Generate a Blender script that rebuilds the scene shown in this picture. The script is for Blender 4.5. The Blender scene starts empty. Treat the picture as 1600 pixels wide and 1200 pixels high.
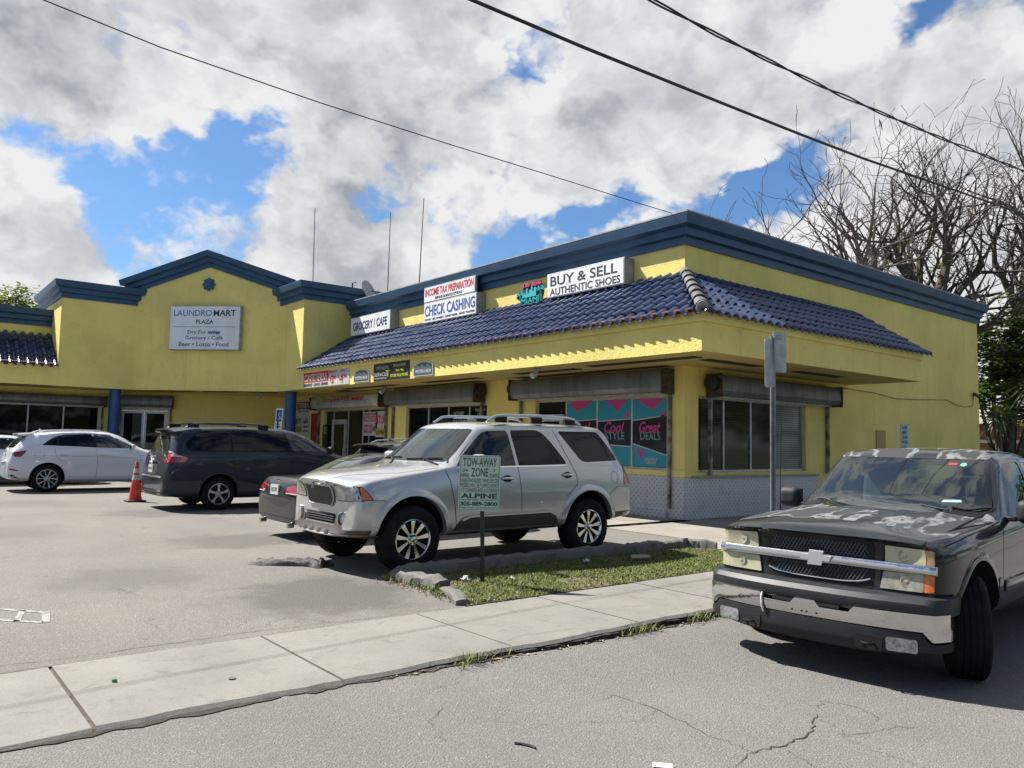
import bpy, bmesh, math, random
from mathutils import Vector, Matrix
from mathutils.bvhtree import BVHTree

SC = bpy.context.scene
COL = SC.collection
R = math.radians

# ---------------------------------------------------------------- camera
cam_d = bpy.data.cameras.new("camera")
cam_d.sensor_fit = 'HORIZONTAL'
cam_d.sensor_width = 36.0
cam_d.lens = 36.0 * 1221.15 / 1600.0
cam_d.clip_start = 0.05
cam_d.clip_end = 3000.0
cam = bpy.data.objects.new("camera", cam_d)
COL.objects.link(cam)
YAW, PITCH, ROLL = R(-51.0418515), R(4.286238), R(-1.10914172)
_f = Vector((math.sin(YAW) * math.cos(PITCH), math.cos(YAW) * math.cos(PITCH), math.sin(PITCH)))
_r = Vector((math.cos(YAW), -math.sin(YAW), 0))
_d = _f.cross(_r)
_r2 = math.cos(ROLL) * _r + math.sin(ROLL) * _d
_d2 = -math.sin(ROLL) * _r + math.cos(ROLL) * _d
cam.matrix_world = Matrix(((_r2.x, -_d2.x, -_f.x, 0), (_r2.y, -_d2.y, -_f.y, 0),
                           (_r2.z, -_d2.z, -_f.z, 1.6), (0, 0, 0, 1)))
SC.camera = cam

# ---------------------------------------------------------------- sun and exposure
SUNK = Vector((-0.75, -0.36, 1.0)).normalized()        # direction towards the sun
sun_d = bpy.data.lights.new("sun", 'SUN')
sun_d.energy = 4.6
sun_d.angle = R(0.53)
sun_d.color = (1.0, 0.96, 0.90)
sun = bpy.data.objects.new("sun", sun_d)
COL.objects.link(sun)
sun.rotation_euler = SUNK.to_track_quat('Z', 'Y').to_euler()
SC.view_settings.view_transform = 'Standard'
SC.view_settings.look = 'None'
SC.view_settings.gamma = 1.0
SC.view_settings.exposure = 1.27
SC.cycles.max_bounces = 8
SC.cycles.transparent_max_bounces = 12
SC.cycles.caustics_reflective = False
SC.cycles.caustics_refractive = False
SC.cycles.use_denoising = True

# ---------------------------------------------------------------- node helper
class NT:
    def __init__(s, tree):
        s.t = tree; s.n = tree.nodes; s.l = tree.links
    def new(s, typ, **kw):
        n = s.n.new(typ)
        for k, v in kw.items():
            if k == 'ins':
                for kk, vv in v.items():
                    s.put(n.inputs[kk], vv)
            else:
                setattr(n, k, v)
        return n
    def put(s, sock, v):
        if isinstance(v, bpy.types.NodeSocket):
            s.l.new(v, sock)
        elif isinstance(v, bpy.types.Node):
            s.l.new(v.outputs[0], sock)
        else:
            if isinstance(v, (tuple, list)) and len(v) == 3 and sock.type == 'RGBA':
                v = (*v, 1)
            sock.default_value = v
    def math(s, op, a, b=0.0, c=0.0, clamp=False):
        n = s.n.new('ShaderNodeMath'); n.operation = op; n.use_clamp = clamp
        s.put(n.inputs[0], a); s.put(n.inputs[1], b); s.put(n.inputs[2], c)
        return n.outputs[0]
    def vmath(s, op, a, b=(0, 0, 0)):
        n = s.n.new('ShaderNodeVectorMath'); n.operation = op
        s.put(n.inputs[0], a)
        if op == 'SCALE':
            s.put(n.inputs['Scale'], b)
        else:
            s.put(n.inputs[1], b)
        return n.outputs['Value'] if op in ('DOT_PRODUCT', 'LENGTH', 'DISTANCE') else n.outputs[0]
    def noise(s, vec, scale, detail=4.0, rough=0.55, dist=0.0, col=False):
        n = s.n.new('ShaderNodeTexNoise')
        if vec is not None:
            s.put(n.inputs['Vector'], vec)
        s.put(n.inputs['Scale'], scale); s.put(n.inputs['Detail'], detail)
        s.put(n.inputs['Roughness'], rough); s.put(n.inputs['Distortion'], dist)
        return n.outputs[1 if col else 0]
    def ramp(s, f, lo, hi, a=0.0, b=1.0, smooth=True):
        n = s.n.new('ShaderNodeMapRange')
        n.interpolation_type = 'SMOOTHSTEP' if smooth else 'LINEAR'
        s.put(n.inputs[0], f); s.put(n.inputs[1], lo); s.put(n.inputs[2], hi)
        s.put(n.inputs[3], a); s.put(n.inputs[4], b)
        return n.outputs[0]
    def mix(s, f, a, b, mode='MIX'):
        n = s.n.new('ShaderNodeMix'); n.data_type = 'RGBA'; n.blend_type = mode
        s.put(n.inputs[0], f); s.put(n.inputs[6], a); s.put(n.inputs[7], b)
        return n.outputs[2]
    def mapping(s, vec, scale=(1, 1, 1), loc=(0, 0, 0), rot=(0, 0, 0)):
        n = s.n.new('ShaderNodeMapping')
        s.put(n.inputs[0], vec); s.put(n.inputs[1], loc); s.put(n.inputs[2], rot); s.put(n.inputs[3], scale)
        return n.outputs[0]
    def sep(s, vec):
        n = s.n.new('ShaderNodeSeparateXYZ'); s.put(n.inputs[0], vec)
        return n.outputs[0], n.outputs[1], n.outputs[2]
    def comb(s, x, y, z):
        n = s.n.new('ShaderNodeCombineXYZ')
        s.put(n.inputs[0], x); s.put(n.inputs[1], y); s.put(n.inputs[2], z)
        return n.outputs[0]

# ---------------------------------------------------------------- sky
def build_sky():
    w = bpy.data.worlds.new("World")
    SC.world = w
    w.use_nodes = True
    N = NT(w.node_tree)
    for n in list(N.n):
        N.n.remove(n)
    out = N.new('ShaderNodeOutputWorld')
    sky = N.new('ShaderNodeTexSky', sky_type='NISHITA')
    sky.sun_disc = False
    sky.sun_elevation = math.asin(SUNK.z)
    sky.sun_rotation = math.atan2(SUNK.x, SUNK.y)
    sky.altitude = 0.0
    sky.air_density = 1.0
    sky.dust_density = 0.6
    sky.ozone_density = 2.0
    bg_sky = N.new('ShaderNodeBackground', ins={'Color': N.mix(1.0, sky.outputs[0], (0.60, 0.82, 1.02), 'MULTIPLY'), 'Strength': 0.055})
    tc = N.new('ShaderNodeTexCoord')
    d = tc.outputs['Generated']
    p = N.mapping(d, (1.0, 1.0, 1.35))
    warp = N.noise(p, 4.5, 5.0, 0.62, col=True)
    wv = N.vmath('SCALE', N.vmath('SUBTRACT', warp, (0.5, 0.5, 0.5)), 0.30)
    dw = N.vmath('ADD', d, wv)
    pw = N.vmath('ADD', p, N.vmath('SCALE', wv, 0.35))
    def density(q, det=7.0):
        n1 = N.noise(q, 3.4, det, 0.60)
        vo = N.new('ShaderNodeTexVoronoi', feature='F1', normalize=True, ins={'Vector': N.vmath('ADD', q, N.vmath('SCALE', wv, 0.9)), 'Scale': 10.0, 'Detail': 1.0, 'Roughness': 0.5, 'Lacunarity': 2.3})
        puff = N.math('SUBTRACT', 1.0, N.math('MULTIPLY', vo.outputs['Distance'], 1.5))
        return N.math('ADD', N.math('MULTIPLY', n1, 0.78), N.math('MULTIPLY', puff, 0.22))
    base = density(pw)
    base2 = density(N.vmath('ADD', pw, (SUNK.x * 0.055, SUNK.y * 0.055, SUNK.z * 0.085)), 5.0)
    slope = N.math('SUBTRACT', base2, base)
    dens = base
    for (dx, dy, dz), rad, amt in SKY_BLOBS:
        v = Vector((dx, dy, dz)).normalized()
        dist = N.vmath('DISTANCE', dw, tuple(v))
        dens = N.math('ADD', dens, N.ramp(dist, rad * 1.25, 0.0, 0.0, amt * 0.80))
    mask = N.ramp(dens, 0.425, 0.535)
    # thick clouds are grey underneath, thin rims and sunward flanks bright
    thick = N.ramp(dens, 0.52, 0.90)
    low = N.noise(N.vmath('ADD', p, (7.7, 2.7, 1.4)), 2.2, 3.0, 0.5)
    g = N.math('ADD', N.math('MULTIPLY', thick, 0.80), N.math('MULTIPLY', N.math('SUBTRACT', low, 0.5), 0.9))
    g = N.math('ADD', g, N.math('MULTIPLY', slope, 4.2))
    g = N.math('ADD', g, 0.20, clamp=True)
    ccol = N.mix(g, (1.0, 1.0, 1.0), (0.40, 0.435, 0.485))
    bg_c = N.new('ShaderNodeBackground', ins={'Color': ccol, 'Strength': 0.36})
    mx = N.new('ShaderNodeMixShader')
    N.put(mx.inputs[0], mask); N.l.new(bg_sky.outputs[0], mx.inputs[1]); N.l.new(bg_c.outputs[0], mx.inputs[2])
    N.l.new(mx.outputs[0], out.inputs[0])

SKY_BLOBS = [((-0.913, 0.283, 0.294), 0.17, -0.20), ((-0.933, 0.234, 0.273), 0.12, -0.13), ((-0.957, 0.114, 0.267), 0.11, -0.20), ((-0.956, 0.181, 0.233), 0.06, -0.14), ((-0.884, 0.339, 0.323), 0.10, -0.20), ((-0.831, 0.450, 0.328), 0.05, -0.19), ((-0.849, 0.448, 0.280), 0.05, -0.14), ((-0.674, 0.563, 0.478), 0.07, -0.24), ((-0.818, 0.376, 0.435), 0.03, -0.16), ((-0.559, 0.780, 0.280), 0.09, -0.24), ((-0.634, 0.709, 0.310), 0.08, -0.20), ((-0.515, 0.800, 0.309), 0.09, -0.18), ((-0.718, 0.648, 0.255), 0.06, -0.20), ((-0.685, 0.666, 0.296), 0.05, -0.16), ((-0.359, 0.819, 0.447), 0.06, -0.16), ((-0.771, 0.594, 0.231), 0.04, -0.16), ((-0.886, 0.214, 0.411), 0.40, 0.12), ((-0.751, 0.500, 0.432), 0.35, 0.11), ((-0.495, 0.770, 0.402), 0.32, 0.11), ((-0.877, 0.421, 0.232), 0.16, 0.10), ((-0.413, 0.870, 0.270), 0.20, 0.12), ((-0.971, 0.142, 0.194), 0.10, 0.14), ((-0.932, 0.191, 0.307), 0.08, 0.10), ((-0.795, 0.476, 0.376), 0.20, 0.07), ((-0.917, 0.154, 0.367), 0.22, 0.09), ((-0.940, 0.142, 0.311), 0.11, 0.10), ((-0.916, 0.105, 0.386), 0.20, 0.05)] + [((0.75, -0.45, 0.62), 1.15, -0.16)]
build_sky()

# ---------------------------------------------------------------- materials
def mat(name, color, rough=0.6, metal=0.0, var=0.0, vscale=6.0, col2=None, bump=0.0, bscale=60.0,
        coat=0.0, spec=0.5, coords='Object', detail=5.0, lo=0.35, hi=0.65, bdist=0.01, coatr=0.03):
    m = bpy.data.materials.new(name); m.use_nodes = True
    N = NT(m.node_tree)
    b = N.n['Principled BSDF']
    b.inputs['Roughness'].default_value = rough
    b.inputs['Metallic'].default_value = metal
    b.inputs['Coat Weight'].default_value = coat
    b.inputs['Coat Roughness'].default_value = coatr
    b.inputs['Specular IOR Level'].default_value = spec
    tc = N.new('ShaderNodeTexCoord')
    vec = tc.outputs[coords]
    if var > 0 or col2:
        f = N.ramp(N.noise(vec, vscale, detail, 0.6), lo, hi)
        c2 = col2 if col2 else tuple(max(0, c * (1 - var)) for c in color)
        c = N.mix(f, c2, color)
        N.put(b.inputs['Base Color'], c)
    else:
        b.inputs['Base Color'].default_value = (*color, 1)
    if bump > 0:
        bn = N.new('ShaderNodeBump', ins={'Strength': bump, 'Distance': bdist, 'Height': N.noise(vec, bscale, 4.0, 0.6)})
        N.put(b.inputs['Normal'], bn)
    m['nt'] = 1
    return m

def nodes_of(m):
    N = NT(m.node_tree)
    return N, N.n['Principled BSDF']

# ---------------------------------------------------------------- mesh helpers
class Frame:
    def __init__(s, O, U, V, W=None):
        s.O = Vector(O); s.U = Vector(U).normalized(); s.V = Vector(V).normalized()
        s.W = Vector(W).normalized() if W is not None else s.U.cross(s.V).normalized()
    def __call__(s, u, v, w=0.0):
        return s.O + s.U * u + s.V * v + s.W * w

WORLD = Frame((0, 0, 0), (1, 0, 0), (0, 1, 0), (0, 0, 1))

class MB:
    def __init__(s):
        s.v = []; s.f = []
    def add(s, vs, fs):
        b = len(s.v)
        s.v += [Vector(p) for p in vs]
        s.f += [tuple(b + i for i in f) for f in fs]
        return s
    def box(s, u0, u1, v0, v1, w0, w1, F=WORLD):
        p = [F(u, v, w) for w in (w0, w1) for v in (v0, v1) for u in (u0, u1)]
        return s.add(p, [(0, 2, 3, 1), (4, 5, 7, 6), (0, 1, 5, 4), (2, 6, 7, 3), (0, 4, 6, 2), (1, 3, 7, 5)])
    def poly(s, pts):
        return s.add(pts, [tuple(range(len(pts)))])
    def prism(s, poly2, F, w0, w1):
        n = len(poly2)
        a = [F(u, v, w0) for u, v in poly2]; b = [F(u, v, w1) for u, v in poly2]
        return s.add(a + b, [tuple(range(n))[::-1], tuple(range(n, 2 * n))] +
                     [(i, (i + 1) % n, n + (i + 1) % n, n + i) for i in range(n)])
    def tube(s, path, r, seg=8, caps=True, closed=False):
        path = [Vector(p) for p in path]
        n = len(path); rr = r if isinstance(r, (list, tuple)) else [r] * n
        vs = []; fs = []
        prev = None
        for i, p in enumerate(path):
            if closed:
                t = path[(i + 1) % n] - path[i - 1]
            else:
                t = path[min(i + 1, n - 1)] - path[max(i - 1, 0)]
            t = t.normalized() if t.length > 1e-9 else Vector((0, 0, 1))
            if prev is None:
                a = Vector((0, 0, 1)) if abs(t.z) < 0.9 else Vector((1, 0, 0))
                u = t.cross(a).normalized()
            else:
                u = (prev - t * prev.dot(t))
                u = u.normalized() if u.length > 1e-6 else t.orthogonal().normalized()
            prev = u
            w = t.cross(u)
            for k in range(seg):
                an = 2 * math.pi * k / seg
                vs.append(p + (u * math.cos(an) + w * math.sin(an)) * rr[i])
        m = n if closed else n - 1
        for i in range(m):
            j = (i + 1) % n
            for k in range(seg):
                k2 = (k + 1) % seg
                fs.append((i * seg + k, i * seg + k2, j * seg + k2, j * seg + k))
        if caps and not closed:
            fs.append(tuple(range(seg))[::-1]); fs.append(tuple((n - 1) * seg + k for k in range(seg)))
        return s.add(vs, fs)
    def lathe(s, prof, F, seg=32, caps=True, a0=0.0, a1=2 * math.pi):
        """prof: (radius, w) pairs about axis F.W through F.O"""
        full = abs(a1 - a0 - 2 * math.pi) < 1e-6
        ns = seg if full else seg + 1
        vs = []; fs = []
        for r, w in prof:
            for k in range(ns):
                a = a0 + (a1 - a0) * k / seg
                vs.append(F(r * math.cos(a), r * math.sin(a), w))
        for i in range(len(prof) - 1):
            for k in range(seg):
                k2 = (k + 1) % ns
                fs.append((i * ns + k, i * ns + k2, (i + 1) * ns + k2, (i + 1) * ns + k))
        if caps and full:
            if prof[0][0] > 1e-6:
                fs.append(tuple(range(ns))[::-1])
            if prof[-1][0] > 1e-6:
                fs.append(tuple((len(prof) - 1) * ns + k for k in range(ns)))
        return s.add(vs, fs)
    def sweep(s, path, prof, side, closed=False, caps=True):
        """path in 3D, prof = (out, up) pairs; out is horizontal, to the `side` (+1 right of travel) with mitres; up is Z."""
        P = [Vector(p) for p in path]; n = len(P)
        offs = []
        for i in range(n):
            ds = []
            if i > 0 or closed:
                ds.append((P[i] - P[i - 1]))
            if i < n - 1 or closed:
                ds.append((P[(i + 1) % n] - P[i]))
            ns = [Vector((d.y, -d.x, 0)).normalized() * side for d in ds]
            if len(ns) == 1:
                offs.append(ns[0])
            else:
                b = (ns[0] + ns[1]); b /= (1 + ns[0].dot(ns[1]))
                offs.append(b)
        m = len(prof)
        vs = [P[i] + offs[i] * o + Vector((0, 0, u)) for i in range(n) for o, u in prof]
        fs = []
        for i in range(n if closed else n - 1):
            j = (i + 1) % n
            for k in range(m):
                k2 = (k + 1) % m
                fs.append((i * m + k, i * m + k2, j * m + k2, j * m + k))
        if caps and not closed:
            fs.append(tuple(range(m))); fs.append(tuple((n - 1) * m + k for k in range(m))[::-1])
        return s.add(vs, fs)
    def build(s, name, m, parent=None, smooth=None, bev=0.0, seg=2, local=False, fixn=True):
        me = bpy.data.meshes.new(name)
        off = Vector((0, 0, 0))
        if parent is not None and not local:
            off = wloc(parent)
        me.from_pydata([tuple(p - off) for p in s.v], [], s.f)
        if fixn:
            bm = bmesh.new(); bm.from_mesh(me)
            bmesh.ops.recalc_face_normals(bm, faces=bm.faces)
            bm.to_mesh(me); bm.free()
        return link_mesh(name, me, m, parent, smooth, bev, seg)

def wloc(o):
    v = Vector((0, 0, 0))
    while o is not None:
        v = v + Vector(o.location); o = o.parent
    return v

def link_mesh(name, me, m, parent=None, smooth=None, bev=0.0, seg=2):
    if m is not None:
        for mm in (m if isinstance(m, list) else [m]):
            me.materials.append(mm)
    if smooth is not None:
        me.shade_smooth()
        me.set_sharp_from_angle(angle=R(smooth))
    o = bpy.data.objects.new(name, me)
    COL.objects.link(o)
    if parent is not None:
        o.parent = parent
    if bev > 0:
        md = o.modifiers.new("bevel", 'BEVEL'); md.width = bev; md.segments = seg
        md.limit_method = 'ANGLE'; md.angle_limit = R(40)
    return o

def tag(o, label=None, cat=None, group=None, kind=None):
    if label: o['label'] = label
    if cat: o['category'] = cat
    if group: o['group'] = group
    if kind: o['kind'] = kind
    return o

def thing(name, label, cat, loc, rz=0.0, group=None):
    o = bpy.data.objects.new(name, None)
    o.empty_display_size = 0.2
    COL.objects.link(o)
    o.location = loc; o.rotation_euler = (0, 0, rz)
    return tag(o, label, cat, group)

_txt_cache = {}
def lettering(parent, text, F, cx, cy, w, h, m, bold=0.0, shear=0.0, ext=0.003, name='lettering', local=False, spacing=1.0, lift=0.004):
    """text fitted into the w x h box centred at (cx, cy) of frame F, standing proud of its plane"""
    cu = bpy.data.curves.new('txt', 'FONT')
    cu.body = text; cu.offset = bold; cu.shear = shear; cu.extrude = 0.001; cu.resolution_u = 4
    cu.align_x = 'CENTER'; cu.space_character = spacing
    ob = bpy.data.objects.new('txt', cu)
    me = bpy.data.meshes.new_from_object(ob)
    bpy.data.objects.remove(ob); bpy.data.curves.remove(cu)
    if not len(me.vertices):
        return None
    xs = [v.co.x for v in me.vertices]; ys = [v.co.y for v in me.vertices]
    x0, x1, y0, y1 = min(xs), max(xs), min(ys), max(ys)
    sx = w / max(1e-6, x1 - x0); sy = h / max(1e-6, y1 - y0)
    off = wloc(parent) if (parent is not None and not local) else Vector((0, 0, 0))
    for v in me.vertices:
        u = cx + (v.co.x - (x0 + x1) / 2) * sx
        vv = cy + (v.co.y - (y0 + y1) / 2) * sy
        v.co = F(u, vv, lift + (ext if v.co.z > 0 else 0.0)) - off
    return link_mesh(name, me, m, parent)
# ================================================================ SETTING
rnd = random.Random(7)

def asphalt(name, c1, c2, cracks=0.0, stain=0.5, patch=None):
    m = mat(name, c1, 0.9)
    N, b = nodes_of(m)
    v = N.new('ShaderNodeTexCoord').outputs['Object']
    big = N.noise(v, 0.35, 5, 0.6)
    mid = N.noise(v, 2.2, 6, 0.65)
    fine = N.noise(v, 55.0, 4, 0.75)
    grit = N.new('ShaderNodeTexVoronoi', ins={'Vector': v, 'Scale': 85.0})
    c = N.mix(N.ramp(big, 0.3, 0.7), c1, c2)
    c = N.mix(N.math('MULTIPLY', N.ramp(N.noise(N.mapping(v, (0.35, 1.6, 1), (5, 2, 0)), 0.9, 5, 0.6), 0.48, 0.66), 0.22), c, tuple(x * 0.6 for x in c1))
    c = N.mix(N.math('MULTIPLY', N.ramp(mid, 0.35, 0.75), 0.30), c, tuple(x * 0.72 for x in c1))
    c = N.mix(N.math('MULTIPLY', N.ramp(fine, 0.42, 0.70), 0.55), c, tuple(x * 0.45 for x in c1))
    c = N.mix(N.math('MULTIPLY', N.ramp(grit.outputs['Color'], 0.68, 0.92), 0.42), c, tuple(min(1, x * 1.8) for x in c1))
    # oil drips and tyre-polished patches with their own outline
    st = N.ramp(N.noise(N.mapping(v, (1.0, 0.55, 1), (3, 9, 0)), 0.8, 6, 0.7), 0.60, 0.76)
    c = N.mix(N.math('MULTIPLY', st, stain), c, tuple(x * 0.5 for x in c1))
    for (px, py, pr, pa) in (patch or []):
        vw = N.vmath('ADD', v, N.vmath('SCALE', N.vmath('SUBTRACT', N.noise(v, 1.6, 5, 0.65, col=True), (0.5, 0.5, 0.5)), 1.6))
        dd = N.vmath('DISTANCE', N.vmath('MULTIPLY', vw, (1, 1, 0)), (px, py, 0))
        c = N.mix(N.math('MULTIPLY', N.ramp(dd, pr, pr * 0.45), pa), c, tuple(x * 0.42 for x in c1))
    sp = N.new('ShaderNodeTexVoronoi', ins={'Vector': v, 'Scale': 3.1, 'Randomness': 1.0})
    dot = N.ramp(sp.outputs['Distance'], 0.045, 0.02)
    c = N.mix(N.math('MULTIPLY', dot, 0.45), c, tuple(x * 0.3 for x in c1))
    if cracks:
        vv = N.vmath('ADD', v, N.vmath('SCALE', N.noise(v, 1.7, 4, 0.7, col=True), 0.55))
        cr = N.new('ShaderNodeTexVoronoi', feature='DISTANCE_TO_EDGE', ins={'Vector': vv, 'Scale': 0.5})
        gate = N.ramp(N.noise(v, 0.5, 2), 0.5, 0.62)
        k = N.math('MULTIPLY', N.ramp(cr.outputs[0], 0.008, 0.001), N.math('MULTIPLY', gate, cracks))
        c = N.mix(k, c, tuple(x * 0.25 for x in c1))
    N.put(b.inputs['Base Color'], c)
    bn = N.new('ShaderNodeBump', ins={'Strength': 1.0, 'Distance': 0.008, 'Height': N.math('ADD', fine, N.math('MULTIPLY', grit.outputs['Distance'], 0.8))})
    N.put(b.inputs['Normal'], bn)
    return m

M_LOT = asphalt("parking_asphalt", (0.180, 0.167, 0.147), (0.142, 0.132, 0.116), 0.5, 0.65, [(-7.6, 3.7, 1.3, 0.85), (-12.2, 4.4, 1.2, 0.7), (-17.4, 4.6, 1.3, 0.6), (-9.6, 2.4, 1.0, 0.45), (-15, 1.2, 1.7, 0.4), (-21, 2.5, 1.6, 0.4)])
M_ROAD = asphalt("road_asphalt", (0.170, 0.162, 0.148), (0.135, 0.129, 0.119), 0.35, 0.35)

def concrete(name, c1, bumpy=0.5, dirt=0.5, green=0.0):
    m = mat(name, c1, 0.85)
    N, b = nodes_of(m)
    v = N.new('ShaderNodeTexCoord').outputs['Object']
    a = N.ramp(N.noise(v, 0.9, 6, 0.62), 0.3, 0.72)
    f = N.noise(v, 38.0, 4, 0.7)
    c = N.mix(a, c1, tuple(x * 0.76 for x in c1))
    c = N.mix(N.math('MULTIPLY', N.ramp(f, 0.5, 0.72), 0.35), c, tuple(x * 0.55 for x in c1))
    d = N.ramp(N.noise(v, 4.5, 7, 0.75), 0.52, 0.74)
    c = N.mix(N.math('MULTIPLY', d, dirt), c, tuple(x * 0.45 for x in c1))
    sp = N.new('ShaderNodeTexVoronoi', ins={'Vector': v, 'Scale': 5.5})
    c = N.mix(N.math('MULTIPLY', N.ramp(sp.outputs['Distance'], 0.06, 0.03), 0.6), c, tuple(x * 0.35 for x in c1))
    N.put(b.inputs['Base Color'], c)
    N.put(b.inputs['Normal'], N.new('ShaderNodeBump', ins={'Strength': bumpy, 'Distance': 0.006, 'Height': f}))
    return m

M_WALK = concrete("sidewalk_concrete", (0.200, 0.190, 0.168), 0.7, 0.8)
M_KERB = concrete("old_kerb_concrete", (0.155, 0.146, 0.130), 1.3, 0.85)
M_DIRT = mat("dirt", (0.11, 0.085, 0.055), 1.0, var=0.5, vscale=9, bump=0.8, bscale=30)

# far ground
g = MB()
g.poly([(-700, -700, -0.35), (700, -700, -0.35), (700, 700, -0.35), (-700, 700, -0.35)])
tag(g.build("ground", mat("far_ground", (0.10, 0.11, 0.06), 1.0, var=0.4, vscale=0.2)), kind="structure")

# parking lot sheet
g = MB()
g.poly([(-70, -45, 0.0), (-6.26, -45, 0.0), (-6.26, 4.55, 0.0), (-8.0, 4.9, 0.0), (-8.3, 5.1, 0.0), (-8.2, 10.3, 0.0), (-8.2, 10.9, 0.0), (-70, 10.9, 0.0)])
tag(g.build("parking_lot", M_LOT), kind="structure")

# road with the gutter falling away from the pavement
def road_z(y, x=-3.2):
    t = min(1, max(0, (y - 1.8) / 4.0)); t = t * t * (3 - 2 * t)
    u = min(1, max(0, (x + 4.8) / 1.3)); u = u * u * (3 - 2 * u)
    return -0.016 - (0.050 + 0.088 * u) * t
g = MB()
ys = [-80, -40, -20, -10, -4] + [i * 0.25 for i in range(0, 29)] + [9, 12, 20, 40, 90]
xs = [-4.87, -4.75, -4.6, -4.45, -4.3, -4.15, -4.0, -3.85, -3.7, -3.55, -3.45, -3.0, -2, 0, 4, 12]
vs = [(x, y, road_z(y, x)) for y in ys for x in xs]
nx = len(xs)
g.add(vs, [(j * nx + i, j * nx + i + 1, (j + 1) * nx + i + 1, (j + 1) * nx + i) for j in range(len(ys) - 1) for i in range(nx - 1)])
road = tag(g.build("road", M_ROAD, smooth=180), kind="structure")

# cracks in the road surface: thin ragged ribbons lying in the asphalt
M_CRACK = mat("crack", (0.035, 0.032, 0.028), 1.0)
def ribbon(mb, pts, w, zf, sub=7, jit=0.022):
    pp = []
    for (a, b) in zip(pts, pts[1:]):
        for i in range(sub):
            t = i / sub
            pp.append((a[0] + (b[0] - a[0]) * t + rnd.uniform(-jit, jit), a[1] + (b[1] - a[1]) * t + rnd.uniform(-jit, jit)))
    pp.append(pts[-1])
    n = len(pp); vs = []
    for i, p in enumerate(pp):
        a = pp[max(0, i - 1)]; b = pp[min(n - 1, i + 1)]
        dx, dy = b[0] - a[0], b[1] - a[1]; L = math.hypot(dx, dy) or 1
        ww = w * 0.6 * rnd.uniform(0.2, 1.3) * (0.35 + 0.65 * math.sin(math.pi * (i + 0.6) / (n + 0.2)))
        vs += [(p[0] - dy / L * ww, p[1] + dx / L * ww, zf(p[1], p[0])), (p[0] + dy / L * ww, p[1] - dx / L * ww, zf(p[1], p[0]))]
    mb.add(vs, [(2 * i, 2 * i + 1, 2 * i + 3, 2 * i + 2) for i in range(n - 1)])
g = MB()
zr = lambda y, x: road_z(y, x) + 0.004
for pts, w in [([(-2.82, 4.93), (-2.66, 4.6), (-2.58, 4.2), (-2.62, 3.9), (-2.5, 3.4)], 0.010),
               ([(-2.64, 4.58), (-2.46, 4.72), (-2.40, 5.05), (-2.27, 5.34)], 0.005),
               ([(-2.82, 4.93), (-2.95, 5.2), (-2.7, 5.3), (-2.5, 5.1)], 0.004),
               ([(-2.60, 3.89), (-2.98, 3.90), (-3.4, 4.02), (-3.75, 3.98), (-3.7, 3.6)], 0.0045),
               ([(-3.4, 4.02), (-3.3, 3.7), (-3.5, 3.3)], 0.003),
               ([(-2.55, 4.1), (-2.3, 4.0), (-2.0, 4.1)], 0.005),
               ([(-4.2, 2.9), (-3.9, 2.6), (-3.6, 2.5)], 0.003)]:
    ribbon(g, pts, w, zr)
g.build("crack", M_CRACK, road)
g = MB()
ribbon(g, [(-6.52, -6.0), (-6.50, 0.2), (-6.42, 1.3), (-6.44, 2.4), (-6.35, 3.6), (-6.3, 4.3)], 0.006, lambda y, x: 0.004, 12, 0.02)
ribbon(g, [(-6.265, -6.0), (-6.27, 0.5), (-6.255, 2.4), (-6.26, 3.6), (-6.25, 4.5)], 0.010, lambda y, x: 0.006, 14, 0.008)
lotcr = g.build("lot_crack", M_CRACK); tag(lotcr, kind="structure")

# pavement: separate slabs with open joints over a dirt bed
g = MB()
g.box(-6.28, -4.86, -45, 60, -0.30, -0.012)
tag(g.build("pavement_bed", M_DIRT), kind="structure")
g = MB()
joints = [-44, -37, -30, -22, -12, -6.4, -4.9, -3.4, -1.92, -0.44, 1.02, 2.50, 3.97, 5.44, 6.92, 8.42, 9.95, 11.5, 13, 14.5, 16, 18, 22, 30, 60]
for a, b in zip(joints, joints[1:]):
    n = max(2, int(min(14, (b - a) / 0.12)))
    gap = 0.011
    fr = []; bk = []
    for i in range(n + 1):
        y = a + gap + (b - a - 2 * gap) * i / n
        e = -4.80 + 0.012 * math.sin(y * 3.1) + rnd.uniform(-0.014, 0.014)
        if y > 5.5: e -= 0.02
        fr.append((e, y)); bk.append((-6.245 + rnd.uniform(-0.004, 0.004), y))
    zt = 0.006 + rnd.uniform(-0.003, 0.004)
    vs = []
    for i in range(n + 1):
        vs += [(*bk[i], zt), (fr[i][0] - 0.03, fr[i][1], zt + 0.001), (fr[i][0], fr[i][1], zt - 0.022), (fr[i][0] - 0.03, fr[i][1], zt - 0.03), (*bk[i], -0.1)]
    fs = [(i * 5 + k, i * 5 + (k + 1) % 5, (i + 1) * 5 + (k + 1) % 5, (i + 1) * 5 + k) for i in range(n) for k in range(5)]
    fs += [tuple(range(5)), tuple(n * 5 + k for k in range(5))]
    g.add(vs, fs)
tag(g.build("sidewalk", M_WALK), kind="structure")
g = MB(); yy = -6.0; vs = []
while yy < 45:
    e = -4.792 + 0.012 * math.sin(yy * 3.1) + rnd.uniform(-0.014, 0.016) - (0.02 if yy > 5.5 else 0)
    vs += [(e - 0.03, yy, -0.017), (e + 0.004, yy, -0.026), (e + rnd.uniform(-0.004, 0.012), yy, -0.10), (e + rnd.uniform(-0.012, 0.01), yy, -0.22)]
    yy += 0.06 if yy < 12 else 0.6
g.add(vs, [(i * 4 + k, i * 4 + k + 1, i * 4 + k + 5, i * 4 + k + 4) for i in range(len(vs) // 4 - 1) for k in range(3)])
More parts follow.
